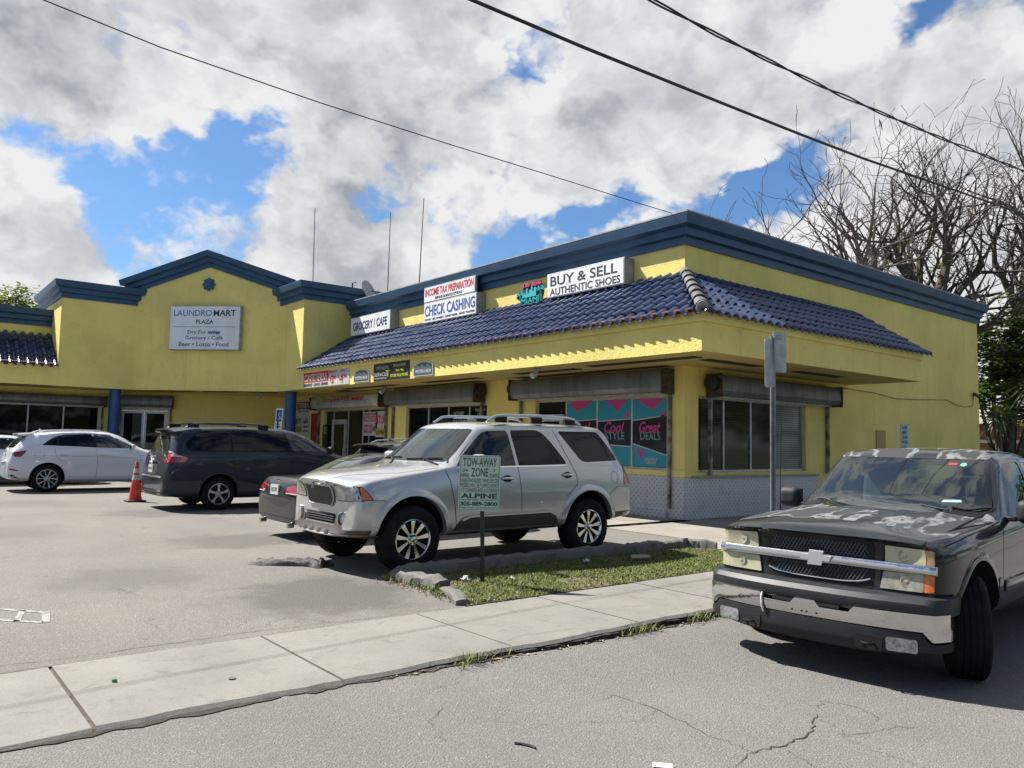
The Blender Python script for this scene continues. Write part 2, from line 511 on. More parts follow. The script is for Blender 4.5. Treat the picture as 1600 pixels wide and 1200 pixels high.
tag(g.build("kerb_face", mat("stain_and_shade_kerb_face", (0.060, 0.053, 0.044), 1.0, var=0.6, vscale=11, col2=(0.022, 0.019, 0.016), bump=1.0, bscale=30)), kind="structure")  # dirt stain and the face's own shade, both painted into the dark concrete
# hairline cracks across the slabs
g = MB()
zs = lambda y, x: 0.0145
ribbon(g, [(-4.95, 3.95), (-5.06, 4.25), (-5.0, 4.7), (-4.84, 5.1)], 0.004, zs, 5, 0.01)
ribbon(g, [(-5.5, 5.6), (-5.2, 6.2), (-4.85, 6.5)], 0.0025, zs, 5, 0.01)
ribbon(g, [(-6.2, 7.3), (-5.8, 7.7), (-5.2, 7.6), (-4.85, 8.0)], 0.003, zs, 5, 0.01)
tag(g.build("sidewalk_crack", M_CRACK), kind="structure")

# walk in front of the shops and along the side of the building
g = MB()
for a, b in zip([10.92, 12.3], [12.29, 13.64]):
    x = -60
    while x < -11:
        g.box(x + 0.008, x + 1.892, a, b, -0.1, 0.012); x += 1.9
for a, b in zip([9.95, 11.9, 13.9, 15.9, 17.9, 19.9, 22, 25, 28], [11.89, 13.89, 15.89, 17.89, 19.89, 21.99, 24.99, 27.99, 34]):
    for c, d in ((-8.45, -6.27), (-10.90, -8.46)):
        if a < 10.5 and c < -9: a2 = 10.92
        else: a2 = a
        g.box(c, d, a2, b, -0.1, 0.012)
tag(g.build("walkway", concrete("walkway_concrete", (0.27, 0.245, 0.205), 0.4, 0.3)), kind="structure")

# kerb round the grass strip, chunk by chunk along its broken nose
def rough_bar(mb, pts, w, h, seed, n=22, jit=0.012):
    r = random.Random(seed)
    P = [Vector((*p, 0)) for p in pts]
    L = [0]
    for a, b in zip(P, P[1:]): L.append(L[-1] + (b - a).length)
    def at(s):
        for i in range(len(P) - 1):
            if s <= L[i + 1] or i == len(P) - 2:
                t = (s - L[i]) / (L[i + 1] - L[i]); return P[i].lerp(P[i + 1], t)
    vs = []
    for i in range(n + 1):
        s = L[-1] * i / n
        p = at(s); q = at(min(L[-1], s + 0.02)) - at(max(0, s - 0.02)); q.normalize(); nn = Vector((-q.y, q.x, 0))
        e = 0.75 + 0.25 * min(1, min(i, n - i) / 1.5)
        hh = h * e + r.uniform(-jit, jit)
        for o, z in ((-w / 2, -0.05), (-w / 2, hh * 0.80), (-w / 2 + 0.035, hh), (w / 2 - 0.035, hh + r.uniform(-jit, jit) * .5), (w / 2, hh * 0.78), (w / 2, -0.05)):
            vs.append(p + nn * (o + r.uniform(-jit, jit)) + Vector((0, 0, z)))
    fs = [(i * 6 + k, i * 6 + (k + 1) % 6, (i + 1) * 6 + (k + 1) % 6, (i + 1) * 6 + k) for i in range(n) for k in range(6)]
    fs += [tuple(range(6)), tuple(n * 6 + k for k in range(6))]
    mb.add(vs, fs)
g = MB()
rough_bar(g, [(-7.86, 4.66), (-8.0, 5.0), (-8.02, 7.5), (-7.92, 10.0), (-7.5, 10.2)], 0.13, 0.15, 3, 90, 0.014)
tag(g.build("kerb", M_KERB, smooth=50), "long weathered concrete kerb between silver car and grass strip", "kerb")
g = MB(); rough_bar(g, [(-7.80, 4.74), (-7.45, 4.80), (-7.08, 4.83)], 0.20, 0.13, 5, 12, 0.016)
tag(g.build("kerb_chunk", M_KERB, smooth=50), "larger broken lump of kerb at the corner of the grass strip", "kerb chunk", "broken kerb pieces")
g = MB(); rough_bar(g, [(-6.98, 4.80), (-6.62, 4.68), (-6.34, 4.56)], 0.15, 0.07, 6, 10, 0.012)
tag(g.build("kerb_chunk", M_KERB, smooth=50), "low broken kerb piece sunk in the grass beside the sidewalk", "kerb chunk", "broken kerb pieces")

# painted arrow box left on the asphalt
M_PAINT = mat("worn_white_paint", (0.38, 0.375, 0.36), 0.85, var=0.6, vscale=16, col2=(0.15, 0.14, 0.125), lo=0.42, hi=0.62)
g = MB()
def pline(a, b, w, z=0.004):
    a = Vector((*a, z)); b = Vector((*b, z)); n = Vector((-(b - a).y, (b - a).x, 0)).normalized() * w / 2
    g.poly([a - n, b - n, b + n, a + n])
pline((-9.4, 0.25), (-8.17, 1.26), 0.05); pline((-9.0, 0.0), (-7.74, 1.19), 0.05); pline((-8.18, 1.28), (-7.72, 1.21), 0.06)
pline((-8.35, 1.12), (-7.90, 1.02), 0.05)
tag(g.build("painted_marking", M_PAINT), kind="structure")
g = MB()
for x in (-13.55, -18.9, -24.0, -26.7):
    pline((x, 6.1), (x, 10.4), 0.07)
tag(g.build("bay_line", mat("nearly_gone_paint", (0.30, 0.29, 0.27), 0.9, var=0.6, vscale=9, col2=(0.145, 0.135, 0.12), lo=0.5, hi=0.62)), kind="structure")

# soil and grass of the strip
strip = [(-6.26, 4.56), (-7.9, 4.85), (-7.93, 7.5), (-7.82, 9.9), (-7.45, 10.1), (-6.26, 9.93)]
g = MB(); g.poly([(x, y, 0.012) for x, y in strip])
tag(g.build("grass_soil", mat("soil", (0.13, 0.10, 0.055), 1.0, var=0.5, vscale=5, bump=0.9, bscale=25)), kind="structure")
def in_poly(p, poly):
    c = False; j = len(poly) - 1
    for i in range(len(poly)):
        (xi, yi), (xj, yj) = poly[i], poly[j]
        if (yi > p[1]) != (yj > p[1]) and p[0] < (xj - xi) * (p[1] - yi) / (yj - yi) + xi: c = not c
        j = i
    return c
def grass_mat(name):
    m = mat(name, (0.1, 0.15, 0.03), 0.75)
    N, b = nodes_of(m)
    v = N.new('ShaderNodeTexCoord').outputs['Object']
    a = N.ramp(N.noise(v, 1.1, 4, 0.6), 0.38, 0.66)
    c = N.mix(a, (0.135, 0.19, 0.024), (0.21, 0.18, 0.055))
    c = N.mix(N.ramp(N.noise(v, 45.0, 2, 0.5), 0.3, 0.7), c, (0.075, 0.12, 0.014))
    c = N.mix(N.ramp(N.noise(v, 23.0, 2, 0.5), 0.62, 0.72), c, (0.26, 0.23, 0.08))
    N.put(b.inputs['Base Color'], c)
    b.inputs['Subsurface Weight'].default_value = 0.0
    return m
M_GRASS = grass_mat("grass_blades")
def blades(mb, n, sampler, hmin, hmax, r):
    for _ in range(n):
        p = sampler(r)
        if p is None: continue
        x, y, z = p
        for _k in range(3):
            a = r.uniform(0, 6.283); h = r.uniform(hmin, hmax); l = r.uniform(0.5, 1.6) * h; w = r.uniform(0.002, 0.0045)
            bx, by = x + r.uniform(-0.015, 0.015), y + r.uniform(-0.015, 0.015)
            dx, dy = math.cos(a), math.sin(a)
            mb.add([(bx - dy * w, by + dx * w, z), (bx + dy * w, by - dx * w, z),
                    (bx + dx * l * .5 + dy * w * .8, by + dy * l * .5 - dx * w * .8, z + h * .7), (bx + dx * l * .5 - dy * w * .8, by + dy * l * .5 + dx * w * .8, z + h * .7),
                    (bx + dx * l, by + dy * l, z + h)], [(0, 1, 2, 3), (3, 2, 4)])
def strip_sampler(r):
    x = r.uniform(-7.95, -6.2); y = r.uniform(4.5, 10.1)
    if not in_poly((x, y), strip): return None
    d = math.sin(x * 3.3 + 1.0) * math.sin(y * 2.1) + math.sin(x * 1.3 + y * 4.1) * 0.6
    if d < -0.75 and r.random() < 0.7: return None
    return (x, y, 0.01)
g = MB(); blades(g, 19000, strip_sampler, 0.014, 0.036, random.Random(11))
def edge_sampler(r):
    t = r.random()
    if t < 0.45: return (-7.93 + r.gauss(0, 0.04), r.uniform(4.6, 5.1), 0.0)
    if t < 0.7: return (r.uniform(-7.9, -6.4), 4.66 + r.gauss(0, 0.07), 0.0)
    y = r.choice([3.5, 3.7, 5.3, 5.5, 6.2, 6.4, 6.6]) + r.gauss(0, 0.10)
    return (-4.80 + abs(r.gauss(0, 0.04)), y, road_z(y, -4.78))
blades(g, 420, edge_sampler, 0.03, 0.10, random.Random(12))
tag(g.build("grass", M_GRASS, fixn=False), kind="stuff")
g = MB()
for side in (0,):
    y = -6.0
    while y < 12:
        ln = rnd.uniform(0.25, 0.7); n = 8; vs = []
        for i in range(n + 1):
            yy = y + ln * i / n; e = math.sin(math.pi * i / n)
            vs += [(-4.86, yy, road_z(yy, -4.8) + 0.004), (-4.785 + e * rnd.uniform(0.01, 0.07), yy + rnd.uniform(-.01, .01), road_z(yy, -4.75) + 0.006)]
        g.add(vs, [(2 * i, 2 * i + 1, 2 * i + 3, 2 * i + 2) for i in range(n)])
        y += ln * rnd.uniform(0.75, 1.2)
tag(g.build("gutter_dirt", mat("gutter_dirt_dark", (0.045, 0.036, 0.026), 1.0, var=0.5, vscale=20, bump=0.8, bscale=60)), kind="stuff")
# litter leaves blown against the kerb and into the gutter
g = MB(); rl = random.Random(5)
for _ in range(330):
    t = rl.random()
    if t < 0.45: x, y, z = -7.6 + rl.gauss(0, 0.28), 4.66 + rl.gauss(0, 0.07), 0.008
    elif t < 0.75:
        y = rl.uniform(2.8, 7.0); x = -4.78 + abs(rl.gauss(0, 0.05)); z = road_z(y, x) + 0.008
    else: x, y, z = -6.4 + rl.gauss(0, 0.1), rl.uniform(4.7, 9), 0.03
    a = rl.uniform(0, 6.28); s = rl.uniform(0.008, 0.026); c, sn = math.cos(a) * s, math.sin(a) * s
    g.add([(x + c, y + sn, z), (x - sn * .5, y + c * .5, z + rl.uniform(0, .012)), (x - c, y - sn, z), (x + sn * .5, y - c * .5, z + rl.uniform(0, .012))], [(0, 1, 2, 3)])
tag(g.build("dead_leaves", mat("dead_leaf", (0.20, 0.14, 0.07), 0.9, var=0.6, vscale=30, col2=(0.40, 0.33, 0.22)), fixn=False), kind="stuff")
# ================================================================ SHOPPING PLAZA
def stucco(name, c):
    m = mat(name, c, 0.88, spec=0.25)
    N, b = nodes_of(m)
    v = N.new('ShaderNodeTexCoord').outputs['Object']
    c2 = tuple(x * 0.83 for x in c)
    col = N.mix(N.ramp(N.noise(v, 0.55, 6, 0.6), 0.32, 0.7), c, c2)
    streak = N.noise(N.mapping(v, (3.2, 3.2, 0.22)), 1.0, 6, 0.7)
    col = N.mix(N.math('MULTIPLY', N.ramp(streak, 0.52, 0.76), 0.42), col, tuple(x * 0.6 for x in c))
    x, y, z = N.sep(v)
    ch = N.ramp(N.noise(v, 1.9, 8, 0.72, 0.4), 0.60, 0.70)
    col = N.mix(N.math('MULTIPLY', ch, 0.16), col, tuple(min(1, x * 1.25) for x in c))
    base_d = N.math('MULTIPLY', N.ramp(z, 0.55, 0.0), N.ramp(N.noise(N.mapping(v, (2, 2, 6)), 1.3, 5, 0.7), 0.3, 0.7))
    col = N.mix(N.math('MULTIPLY', base_d, 0.45), col, (0.16, 0.14, 0.09))
    grime = N.math('MULTIPLY', N.ramp(N.noise(v, 5.0, 6, 0.75), 0.56, 0.74), 0.36)
    col = N.mix(grime, col, (0.25, 0.22, 0.10))
    N.put(b.inputs['Base Color'], col)
    h = N.math('ADD', N.noise(v, 26.0, 4, 0.6), N.math('MULTIPLY', N.noise(v, 95.0, 2, 0.5), 0.4))
    N.put(b.inputs['Normal'], N.new('ShaderNodeBump', ins={'Strength': 0.9, 'Distance': 0.014, 'Height': h}))
    return m
M_YEL = stucco("yellow_stucco", (0.86, 0.71, 0.225))
M_YEL2 = stucco("yellow_trim", (0.87, 0.72, 0.235))
M_CORN = mat("blue_cornice_paint", (0.019, 0.078, 0.155), 0.55, var=0.25, vscale=2.0, bump=0.15, bscale=18)
M_CAP = mat("grey_parapet_cap", (0.30, 0.33, 0.36), 0.6, var=0.35, vscale=3)
M_COLB = mat("blue_column_paint", (0.022, 0.085, 0.23), 0.5, var=0.2, vscale=3, bump=0.12, bscale=20)
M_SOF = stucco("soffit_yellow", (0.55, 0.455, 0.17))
M_DARK = mat("soffit_vent_dark", (0.025, 0.022, 0.018), 0.8)
M_ROOF = mat("roof_membrane", (0.35, 0.35, 0.34), 0.9, var=0.3)
M_TERRA = mat("terracotta_mortar", (0.13, 0.035, 0.022), 0.9, var=0.4, vscale=8)
M_ALU = mat("aluminium_frame", (0.52, 0.53, 0.53), 0.45, 0.35, var=0.25, vscale=5)
M_GLASS = mat("shop_glass_dark", (0.005, 0.006, 0.007), 0.04, spec=0.22)
M_BLACK = mat("black_paint", (0.012, 0.012, 0.012), 0.6)
M_RUST = mat("rusty_steel", (0.10, 0.065, 0.045), 0.75, 0.2, var=0.6, vscale=12, col2=(0.035, 0.028, 0.025))
def shutter_mat():
    m = mat("shutter_steel", (0.17, 0.175, 0.17), 0.5, 0.55)
    N, b = nodes_of(m); v = N.new('ShaderNodeTexCoord').outputs['Object']
    c = N.mix(N.ramp(N.noise(N.mapping(v, (1.5, 1.5, 0.25)), 1.6, 6, 0.7), 0.4, 0.7), (0.19, 0.20, 0.195), (0.10, 0.10, 0.095))
    c = N.mix(N.math('MULTIPLY', N.ramp(N.noise(v, 7, 6, 0.75), 0.62, 0.72), 0.7), c, (0.15, 0.085, 0.05))
    N.put(b.inputs['Base Color'], c)
    return m
M_SHUT = shutter_mat()

def azulejo():
    m = mat("patterned_wall_tile", (0.6, 0.6, 0.6), 0.25)
    N, b = nodes_of(m)
    v = N.new('ShaderNodeTexCoord').outputs['Object']
    x, y, z = N.sep(v)
    u = N.math('ADD', x, y)
    P = 0.135
    def cell(off):
        fu = N.math('SUBTRACT', N.math('FRACT', N.math('ADD', N.math('DIVIDE', u, P), off)), 0.5)
        fz = N.math('SUBTRACT', N.math('FRACT', N.math('ADD', N.math('DIVIDE', z, P), off)), 0.5)
        return N.math('ADD', N.math('ABSOLUTE', fu), N.math('ABSOLUTE', fz)), N.math('SQRT', N.math('ADD', N.math('MULTIPLY', fu, fu), N.math('MULTIPLY', fz, fz)))
    d1, r1 = cell(0.25); d2, r2 = cell(0.75)
    d = N.math('MINIMUM', d1, d2); r = N.math('MINIMUM', r1, r2)
    dot = N.ramp(d, 0.165, 0.13)
    ring = N.math('MULTIPLY', N.ramp(r, 0.24, 0.27), N.ramp(r, 0.33, 0.30))
    edge = N.math('MULTIPLY', N.ramp(d, 0.44, 0.46), 0.6)
    c = N.mix(N.math('MULTIPLY', ring, 0.55), (0.66, 0.66, 0.65), (0.16, 0.175, 0.19))
    c = N.mix(edge, c, (0.30, 0.31, 0.32))
    c = N.mix(dot, c, (0.035, 0.045, 0.055))
    gu = N.ramp(N.math('ABSOLUTE', N.math('SUBTRACT', N.math('FRACT', N.math('DIVIDE', u, 4 * P)), 0.5)), 0.49, 0.497)
    gz = N.ramp(N.math('ABSOLUTE', N.math('SUBTRACT', N.math('FRACT', N.math('DIVIDE', z, 2 * P)), 0.5)), 0.485, 0.494)
    c = N.mix(N.math('MULTIPLY', N.math('MAXIMUM', gu, gz), 0.7), c, (0.2, 0.2, 0.19))
    c = N.mix(N.math('MULTIPLY', N.ramp(N.noise(v, 2.5, 5, 0.7), 0.5, 0.75), 0.35), c, (0.25, 0.22, 0.18))
    N.put(b.inputs['Base Color'], c)
    return m
M_AZ = azulejo()

def tile_mat():
    m = mat("blue_glazed_tile", (0.06, 0.08, 0.2), 0.22, spec=0.6)
    N, b = nodes_of(m)
    v = N.new('ShaderNodeTexCoord').outputs['Object']
    x, y, z = N.sep(v)
    cid = N.new('ShaderNodeTexWhiteNoise', noise_dimensions='3D', ins={'Vector': N.vmath('FLOOR', N.mapping(v, (3.57, 3.57, 5.5)))})
    c = N.mix(cid.outputs[0], (0.038, 0.057, 0.120), (0.024, 0.037, 0.083))
    c = N.mix(N.math('MULTIPLY', N.ramp(N.noise(v, 1.4, 5, 0.7), 0.5, 0.75), 0.5), c, (0.022, 0.028, 0.060))
    c = N.mix(N.math('MULTIPLY', N.ramp(N.noise(v, 16, 4, 0.7), 0.62, 0.74), 0.5), c, (0.12, 0.13, 0.17))
    N.put(b.inputs['Base Color'], c)
    N.put(b.inputs['Roughness'], N.ramp(N.noise(v, 3.0, 4, 0.6), 0.3, 0.7, 0.20, 0.42))
    return m
M_TILE = tile_mat()
M_HIP = mat("grey_hip_tile", (0.085, 0.085, 0.105), 0.45, var=0.4, vscale=5, col2=(0.15, 0.14, 0.14))

XC, YF, OV = -10.87, 13.64, 1.94
ZS, ZF, ZW, ZT = 3.36, 4.10, 6.05, 5.37
plaza = thing("shopping_plaza", "L-shaped yellow stucco strip mall with blue cornice and blue tiled eaves", "building", (XC, YF, 0))

def wall(F, L, H, openings, depth=0.12, z0=0.0):
    """face in plane w=0 of F from u 0..L, v z0..H with rectangular openings [(u0,u1,v0,v1)], reveals going to w=-depth"""
    mb = MB()
    us = sorted({0, L} | {o[0] for o in openings} | {o[1] for o in openings})
    vs = sorted({z0, H} | {o[2] for o in openings} | {o[3] for o in openings})
    for a, b in zip(us, us[1:]):
        for c, d in zip(vs, vs[1:]):
            mu, mv = (a + b) / 2, (c + d) / 2
            if any(o[0] < mu < o[1] and o[2] < mv < o[3] for o in openings): continue
            mb.poly([F(a, c), F(b, c), F(b, d), F(a, d)])
    for a, b, c, d in openings:
        for p, q in (((a, c), (b, c)), ((b, c), (b, d)), ((b, d), (a, d)), ((a, d), (a, c))):
            mb.poly([F(*p, 0), F(*q, 0), F(*q, -depth), F(*p, -depth)])
    return mb

# frames: front (u = +X from x=-32.2, w = -Y), side (u = +Y from y=13.64, w = +X), recess, left wing
FF = Frame((-32.2, YF, 0), (1, 0, 0), (0, 0, 1), (0, -1, 0))
FS = Frame((XC, YF, 0), (0, 1, 0), (0, 0, 1), (1, 0, 0))
A3 = Vector((-34.64, 7.3, 0)); B3 = Vector((-32.2, YF, 0))
T3 = (B3 - A3).normalized()
F3 = Frame(A3, T3, (0, 0, 1), (T3.y, -T3.x, 0))
FL = Frame((-34.64, -30, 0), (0, 1, 0), (0, 0, 1), (1, 0, 0))
ux = lambda x: x + 32.2
sy = lambda y: y - YF
ly = lambda y: y + 30

# ---- ground floor walls with window and door openings
op_front = [(ux(-28.6), ux(-23.75), 0.04, 2.72), (ux(-22.45), ux(-18.0), 0.35, 2.72), (ux(-15.85), ux(-11.36), 1.05, 2.73)]
w = wall(FF, ux(XC), ZW + 0.3, op_front)
w.build("front_wall", M_YEL, plaza)
op_side = [(sy(14.12), sy(18.52), 1.02, 2.72)]
w = wall(FS, sy(29.65), ZW + 0.3, op_side)
w.build("side_wall", M_YEL, plaza)
w = wall(F3, (B3 - A3).length, ZS + 0.2, [(0.30, 2.08, 0.04, 2.68)])
w.build("recess_wall", M_YEL, plaza)
op_left = [(ly(a), ly(a + 4.9), 0.5, 2.72) for a in (-16.5, -10.2, -3.9, 1.95)]
w = wall(FL, ly(7.3), 6.0, op_left)
w.build("left_wall", M_YEL, plaza)
w = MB(); w.poly([(XC, 29.65, 0), (-60, 29.65, 0), (-60, 29.65, ZW), (XC, 29.65, ZW)])
w.build("rear_wall", M_YEL, plaza)
w = MB()
w.poly([(XC - .02, YF + .02, ZW + 0.25), (XC - .02, 29.63, ZW + 0.25), (-36, 29.63, ZW + 0.25), (-36, YF + .02, ZW + 0.25)])
w.poly([(-34.66, -30, 5.9), (-34.66, 16, 5.9), (-50, 16, 5.9), (-50, -30, 5.9)])
w.build("roof", M_ROOF, plaza)

# tile wainscot on front and side of the corner shop, butted at the corner
w = MB()
w.box(ux(-16.6), ux(-15.9), 0.012, 0.92, 0.004, 0.022, FF)
w.box(ux(-15.85), ux(-11.30), 0.16, 0.92, 0.004, 0.022, FF)
w.box(ux(-11.30), ux(XC) + 0.022, 0.012, 0.92, 0.004, 0.022, FF)
w.box(ux(-15.9), ux(-11.30), 0.012, 0.16, 0.004, 0.10, FF)
w.box(0.004, sy(19.05), 0.012, 0.90, 0.004, 0.022, FS)
w.build("tile_wainscot", M_AZ, plaza)
w = MB(); w.box(sy(13.85), sy(19.05), 0.895, 0.945, 0.0, 0.075, FS)
w.build("window_ledge", mat("grey_ledge", (0.36, 0.36, 0.36), 0.7, var=0.3), plaza, bev=0.006)
# short pilaster plinth lines on the corner pier
w = MB()
w.box(ux(-11.22), ux(XC) + 0.03, 0.92, 1.06, 0.0, 0.03, FF); w.box(0.0, sy(14.02), 0.92, 1.06, 0.0, 0.03, FS)
w.build("pier_plinth", M_YEL2, plaza)

# ---- cornices
PROF = [(0.0, 0.0), (0.05, 0.0), (0.05, 0.17), (0.14, 0.20), (0.14, 0.36), (0.26, 0.41), (0.30, 0.60), (0.30, 0.63), (-0.3, 0.63), (-0.3, 0.0)]
w = MB(); w.sweep([(-26.9, YF, ZW), (XC, YF, ZW), (XC, 29.65, ZW), (-30, 29.65, ZW)], PROF, +1)
w.build("cornice", M_CORN, plaza)
w = MB(); w.sweep([(-26.9, YF, ZW + 0.634), (XC, YF, ZW + 0.634), (XC, 29.65, ZW + 0.634)], [(0.31, 0), (0.31, 0.035), (0.1, 0.05), (-0.3, 0.05), (-0.3, 0)], +1)
w.build("parapet_cap", M_CAP, plaza)
w = MB(); w.sweep([(-34.64, -30, 5.72), (-34.64, 5.3, 5.72)], PROF, +1)
w.build("cornice", M_CORN, plaza)

# ---- corner tower mass: right block, chamfered gable front, left block
ZB = 6.63
foot = [(-26.5, 11.70), (-26.5, 16.0), (-39, 16.0), (-39, 5.0), (-32.7, 5.0), (-32.7, 7.55), (-28.55, 11.70)]
w = MB(); w.prism(foot, WORLD, ZS, ZB + 0.2)
w.build("corner_block", M_YEL, plaza)
w = MB(); w.sweep([(-28.55 - .3, 11.70, ZB), (-26.5, 11.70, ZB), (-26.5, 15.9, ZB)], PROF, +1)
w.build("cornice", M_CORN, plaza)
w = MB(); w.sweep([(-37.5, 5.0, ZB), (-32.7, 5.0, ZB), (-32.7, 7.55 + .3, ZB)], PROF, +1)
w.build("cornice", M_CORN, plaza)
E1 = Vector((-28.55, 11.70, 0)); E2 = Vector((-32.7, 7.55, 0))
TC = (E1 - E2).normalized(); LC = (E1 - E2).length
FC = Frame(E2, TC, (0, 0, 1), (TC.y, -TC.x, 0))
ZG0, ZGP = 7.16, 8.14
w = MB()
w.prism([(0.0, ZB), (LC, ZB), (LC + 0.1, ZG0), (LC / 2, ZGP), (-0.1, ZG0)], FC, 0.006, -1.2)
w.build("gable", M_YEL, plaza)
w = MB()
pr = PROF
for (s0, z0), (s1, z1) in (((-0.36, ZG0 - 0.10), (LC / 2, ZGP)), ((LC / 2, ZGP), (LC + 0.36, ZG0 - 0.10))):
    a = [FC(s0, z0 + u, o if o > -0.2 else -1.25) for o, u in pr]; b = [FC(s1, z1 + u, o if o > -0.2 else -1.25) for o, u in pr]
    # extend outer steps past the ends, as on a returned moulding
    if s0 < 0: a = [FC(s0 - max(0, o) * 1.0 + .05, z0 - max(0, o) * 0.33 + u, o if o > -0.2 else -1.25) for o, u in pr]
    if s1 > LC: b = [FC(s1 + max(0, o) * 1.0 - .05, z1 - max(0, o) * 0.33 + u, o if o > -0.2 else -1.25) for o, u in pr]
    n = len(pr)
    w.add(a + b, [(i, (i + 1) % n, n + (i + 1) % n, n + i) for i in range(n)] + [tuple(range(n)), tuple(range(n, 2 * n))[::-1]])
w.build("gable_cornice", M_CORN, plaza)
# rosette: square boss on an eight pointed plate
w = MB()
def star(r1, r2, n, ph=0.0):
    return [((r1 if i % 2 == 0 else r2) * math.cos(ph + math.pi * i / n), (r1 if i % 2 == 0 else r2) * math.sin(ph + math.pi * i / n)) for i in range(2 * n)]
FR = Frame(FC(LC / 2, 7.46, 0.006), FC.U, FC.V, FC.W)
w.prism(star(0.27, 0.21, 8), FR, 0.0, 0.07); w.prism([(-.17, -.17), (.17, -.17), (.17, .17), (-.17, .17)], FR, 0.07, 0.11)
w.prism([(-.10, -.10), (.10, -.10), (.10, .10), (-.10, .10)], FR, 0.11, 0.14)
w.build("rosette", mat("rosette_paint", (0.03, 0.085, 0.155), 0.5), plaza, bev=0.012)
for (x, y) in ((-28.15, 12.05), (-33.10, 7.05)):
    w = MB(); w.lathe([(0.205, 0.012), (0.205, ZS - 0.002)], Frame((x, y, 0), (1, 0, 0), (0, 1, 0), (0, 0, 1)), 28)
    w.build("column", M_COLB, plaza, smooth=40)

# ---- canopy: fascia box, trim band, soffit with dark vent strips
xe, ye = XC + OV, YF - OV
w = MB()
w.poly([(-26.5, ye, ZS), (xe, ye, ZS), (xe, ye, ZF), (-26.5, ye, ZF)])
w.poly([(xe, ye, ZS), (xe, 20.72, ZS), (xe, 20.72, ZF), (xe, ye, ZF)])
w.poly([(xe, 20.72, ZS), (XC, 20.72, ZS), (XC, 20.72, ZT), (xe, 20.72, ZF)])
w.build("fascia", M_YEL, plaza)
w = MB()
w.poly([(-26.5, ye, ZS), (xe, ye, ZS), (xe, 20.72, ZS), (XC, 20.72, ZS), (XC, YF, ZS), (-26.5, YF, ZS)])
w.poly([(-32.7, 5.0, ZS), (-34.64, 5.0, ZS), (-34.64, -30, ZS), (-32.7, -30, ZS)])
w.build("soffit", M_SOF, plaza)
w = MB(); w.sweep([(-26.5, ye, ZF - 0.19), (xe, ye, ZF - 0.19), (xe, 20.72, ZF - 0.19)], [(0.002, 0.0), (0.045, 0.0), (0.05, 0.02), (0.05, 0.19), (0.002, 0.19)], +1)
w.sweep([(-32.7, -30, ZF - 0.19), (-32.7, 4.98, ZF - 0.19)], [(0.002, 0.0), (0.045, 0.0), (0.05, 0.02), (0.05, 0.19), (0.002, 0.19)], +1)
w.build("fascia_trim", M_YEL2, plaza)
w = MB()
for a, b, y in ((-15.5, -13.2, 12.5), (-12.6, -9.6, 12.3), (-20.0, -17.2, 12.6), (-25.0, -21.5, 12.5), (-26.4, -25.4, 12.9)):
    w = MB(); w.box(a, b, y, y + 0.32, ZS - 0.012, ZS - 0.004); w.build("soffit_vent", M_DARK, plaza)
for a, b in ((12.9, 14.8), (16.3, 18.3)):
    w = MB(); w.box(-9.95, -9.65, a, b, ZS - 0.012, ZS - 0.004); w.build("soffit_vent", M_DARK, plaza)
for s in ((0.5, 2.2), (2.6, 4.0), (4.4, 5.6)):
    w = MB(); w.box(s[0], s[1], ZS - 0.012, ZS - 0.004, -0.75, -0.45, FC); w.build("soffit_vent", M_DARK, plaza)
w = MB()
w.poly([(-32.7, -30, ZS), (-32.7, 5.0, ZS), (-32.7, 5.0, ZF), (-32.7, -30, ZF)])
w.build("left_fascia", M_YEL, plaza)

# ---- barrel tile eaves
def tile_roof(name, P, s0, s1, clipL=None, clipR=None, pitch=0.28, courses=7):
    """P(s, t): point at distance s along the eave, t in 0..1 up the slope (extends slightly below 0). clip functions give s limits at t"""
    mb = MB()
    nrm = ((P(1, 0) - P(0, 0)).cross(P(0, 1) - P(0, 0))).normalized()
    if nrm.z < 0: nrm = -nrm
    seg = 10
    ncol = int(math.ceil((s1 - s0) / pitch))
    for c in range(courses):
        t0 = -0.07 + c * (1.07 / courses); t1 = t0 + 1.07 / courses + 0.03
        rows = []
        for ti, lift, amp in ((t0, 0.040, 1.0), (t0 + 0.012, 0.042, 1.0), (t1, 0.010, 0.92)):
            row = []
            for i in range(ncol * seg + 1):
                s = s0 + pitch * i / seg
                ph = (i % seg) / seg
                # hump over 62% of the pitch, shallow pan in the rest
                if ph < 0.62:
                    z = math.sin(math.pi * ph / 0.62) ** 0.75 * 0.088
                else:
                    z = -math.sin(math.pi * (ph - 0.62) / 0.38) * 0.022
                col = i // seg
                jit = 0.006 * math.sin(col * 12.9898 + c * 78.233)
                ss = s
                if clipL: ss = max(ss, clipL(ti))
                if clipR: ss = min(ss, clipR(ti))
                ss = min(ss, s1)
                row.append(P(ss, ti) + nrm * (lift + z * amp + jit))
            rows.append(row)
        n = len(rows[0])
        mb.add(rows[0] + rows[1] + rows[2], [(k * n + i, k * n + i + 1, (k + 1) * n + i + 1, (k + 1) * n + i) for k in (0, 1) for i in range(n - 1)])
        # butt end of every course (thickness of the tile)
        low = [p - nrm * 0.020 for p in rows[0]]
        mb.add(low + rows[0], [(i, i + 1, n + i + 1, n + i) for i in range(n - 1)])
    return mb.build(name, M_TILE, plaza, smooth=50, fixn=False)
slope_f = lambda s, t: Vector((s, ye + OV * t, ZF + (ZT - ZF) * t))
slope_s = lambda s, t: Vector((xe - OV * t, s, ZF + (ZT - ZF) * t))
slope_l = lambda s, t: Vector((-32.7 - OV * t, s, ZF + (ZT - ZF) * t))
tile_roof("tile_roof", slope_f, -26.5, xe + 0.15, clipR=lambda t: xe - OV * t)
tile_roof("tile_roof", slope_s, ye - 0.14, 21.06, clipL=lambda t: ye + OV * t)
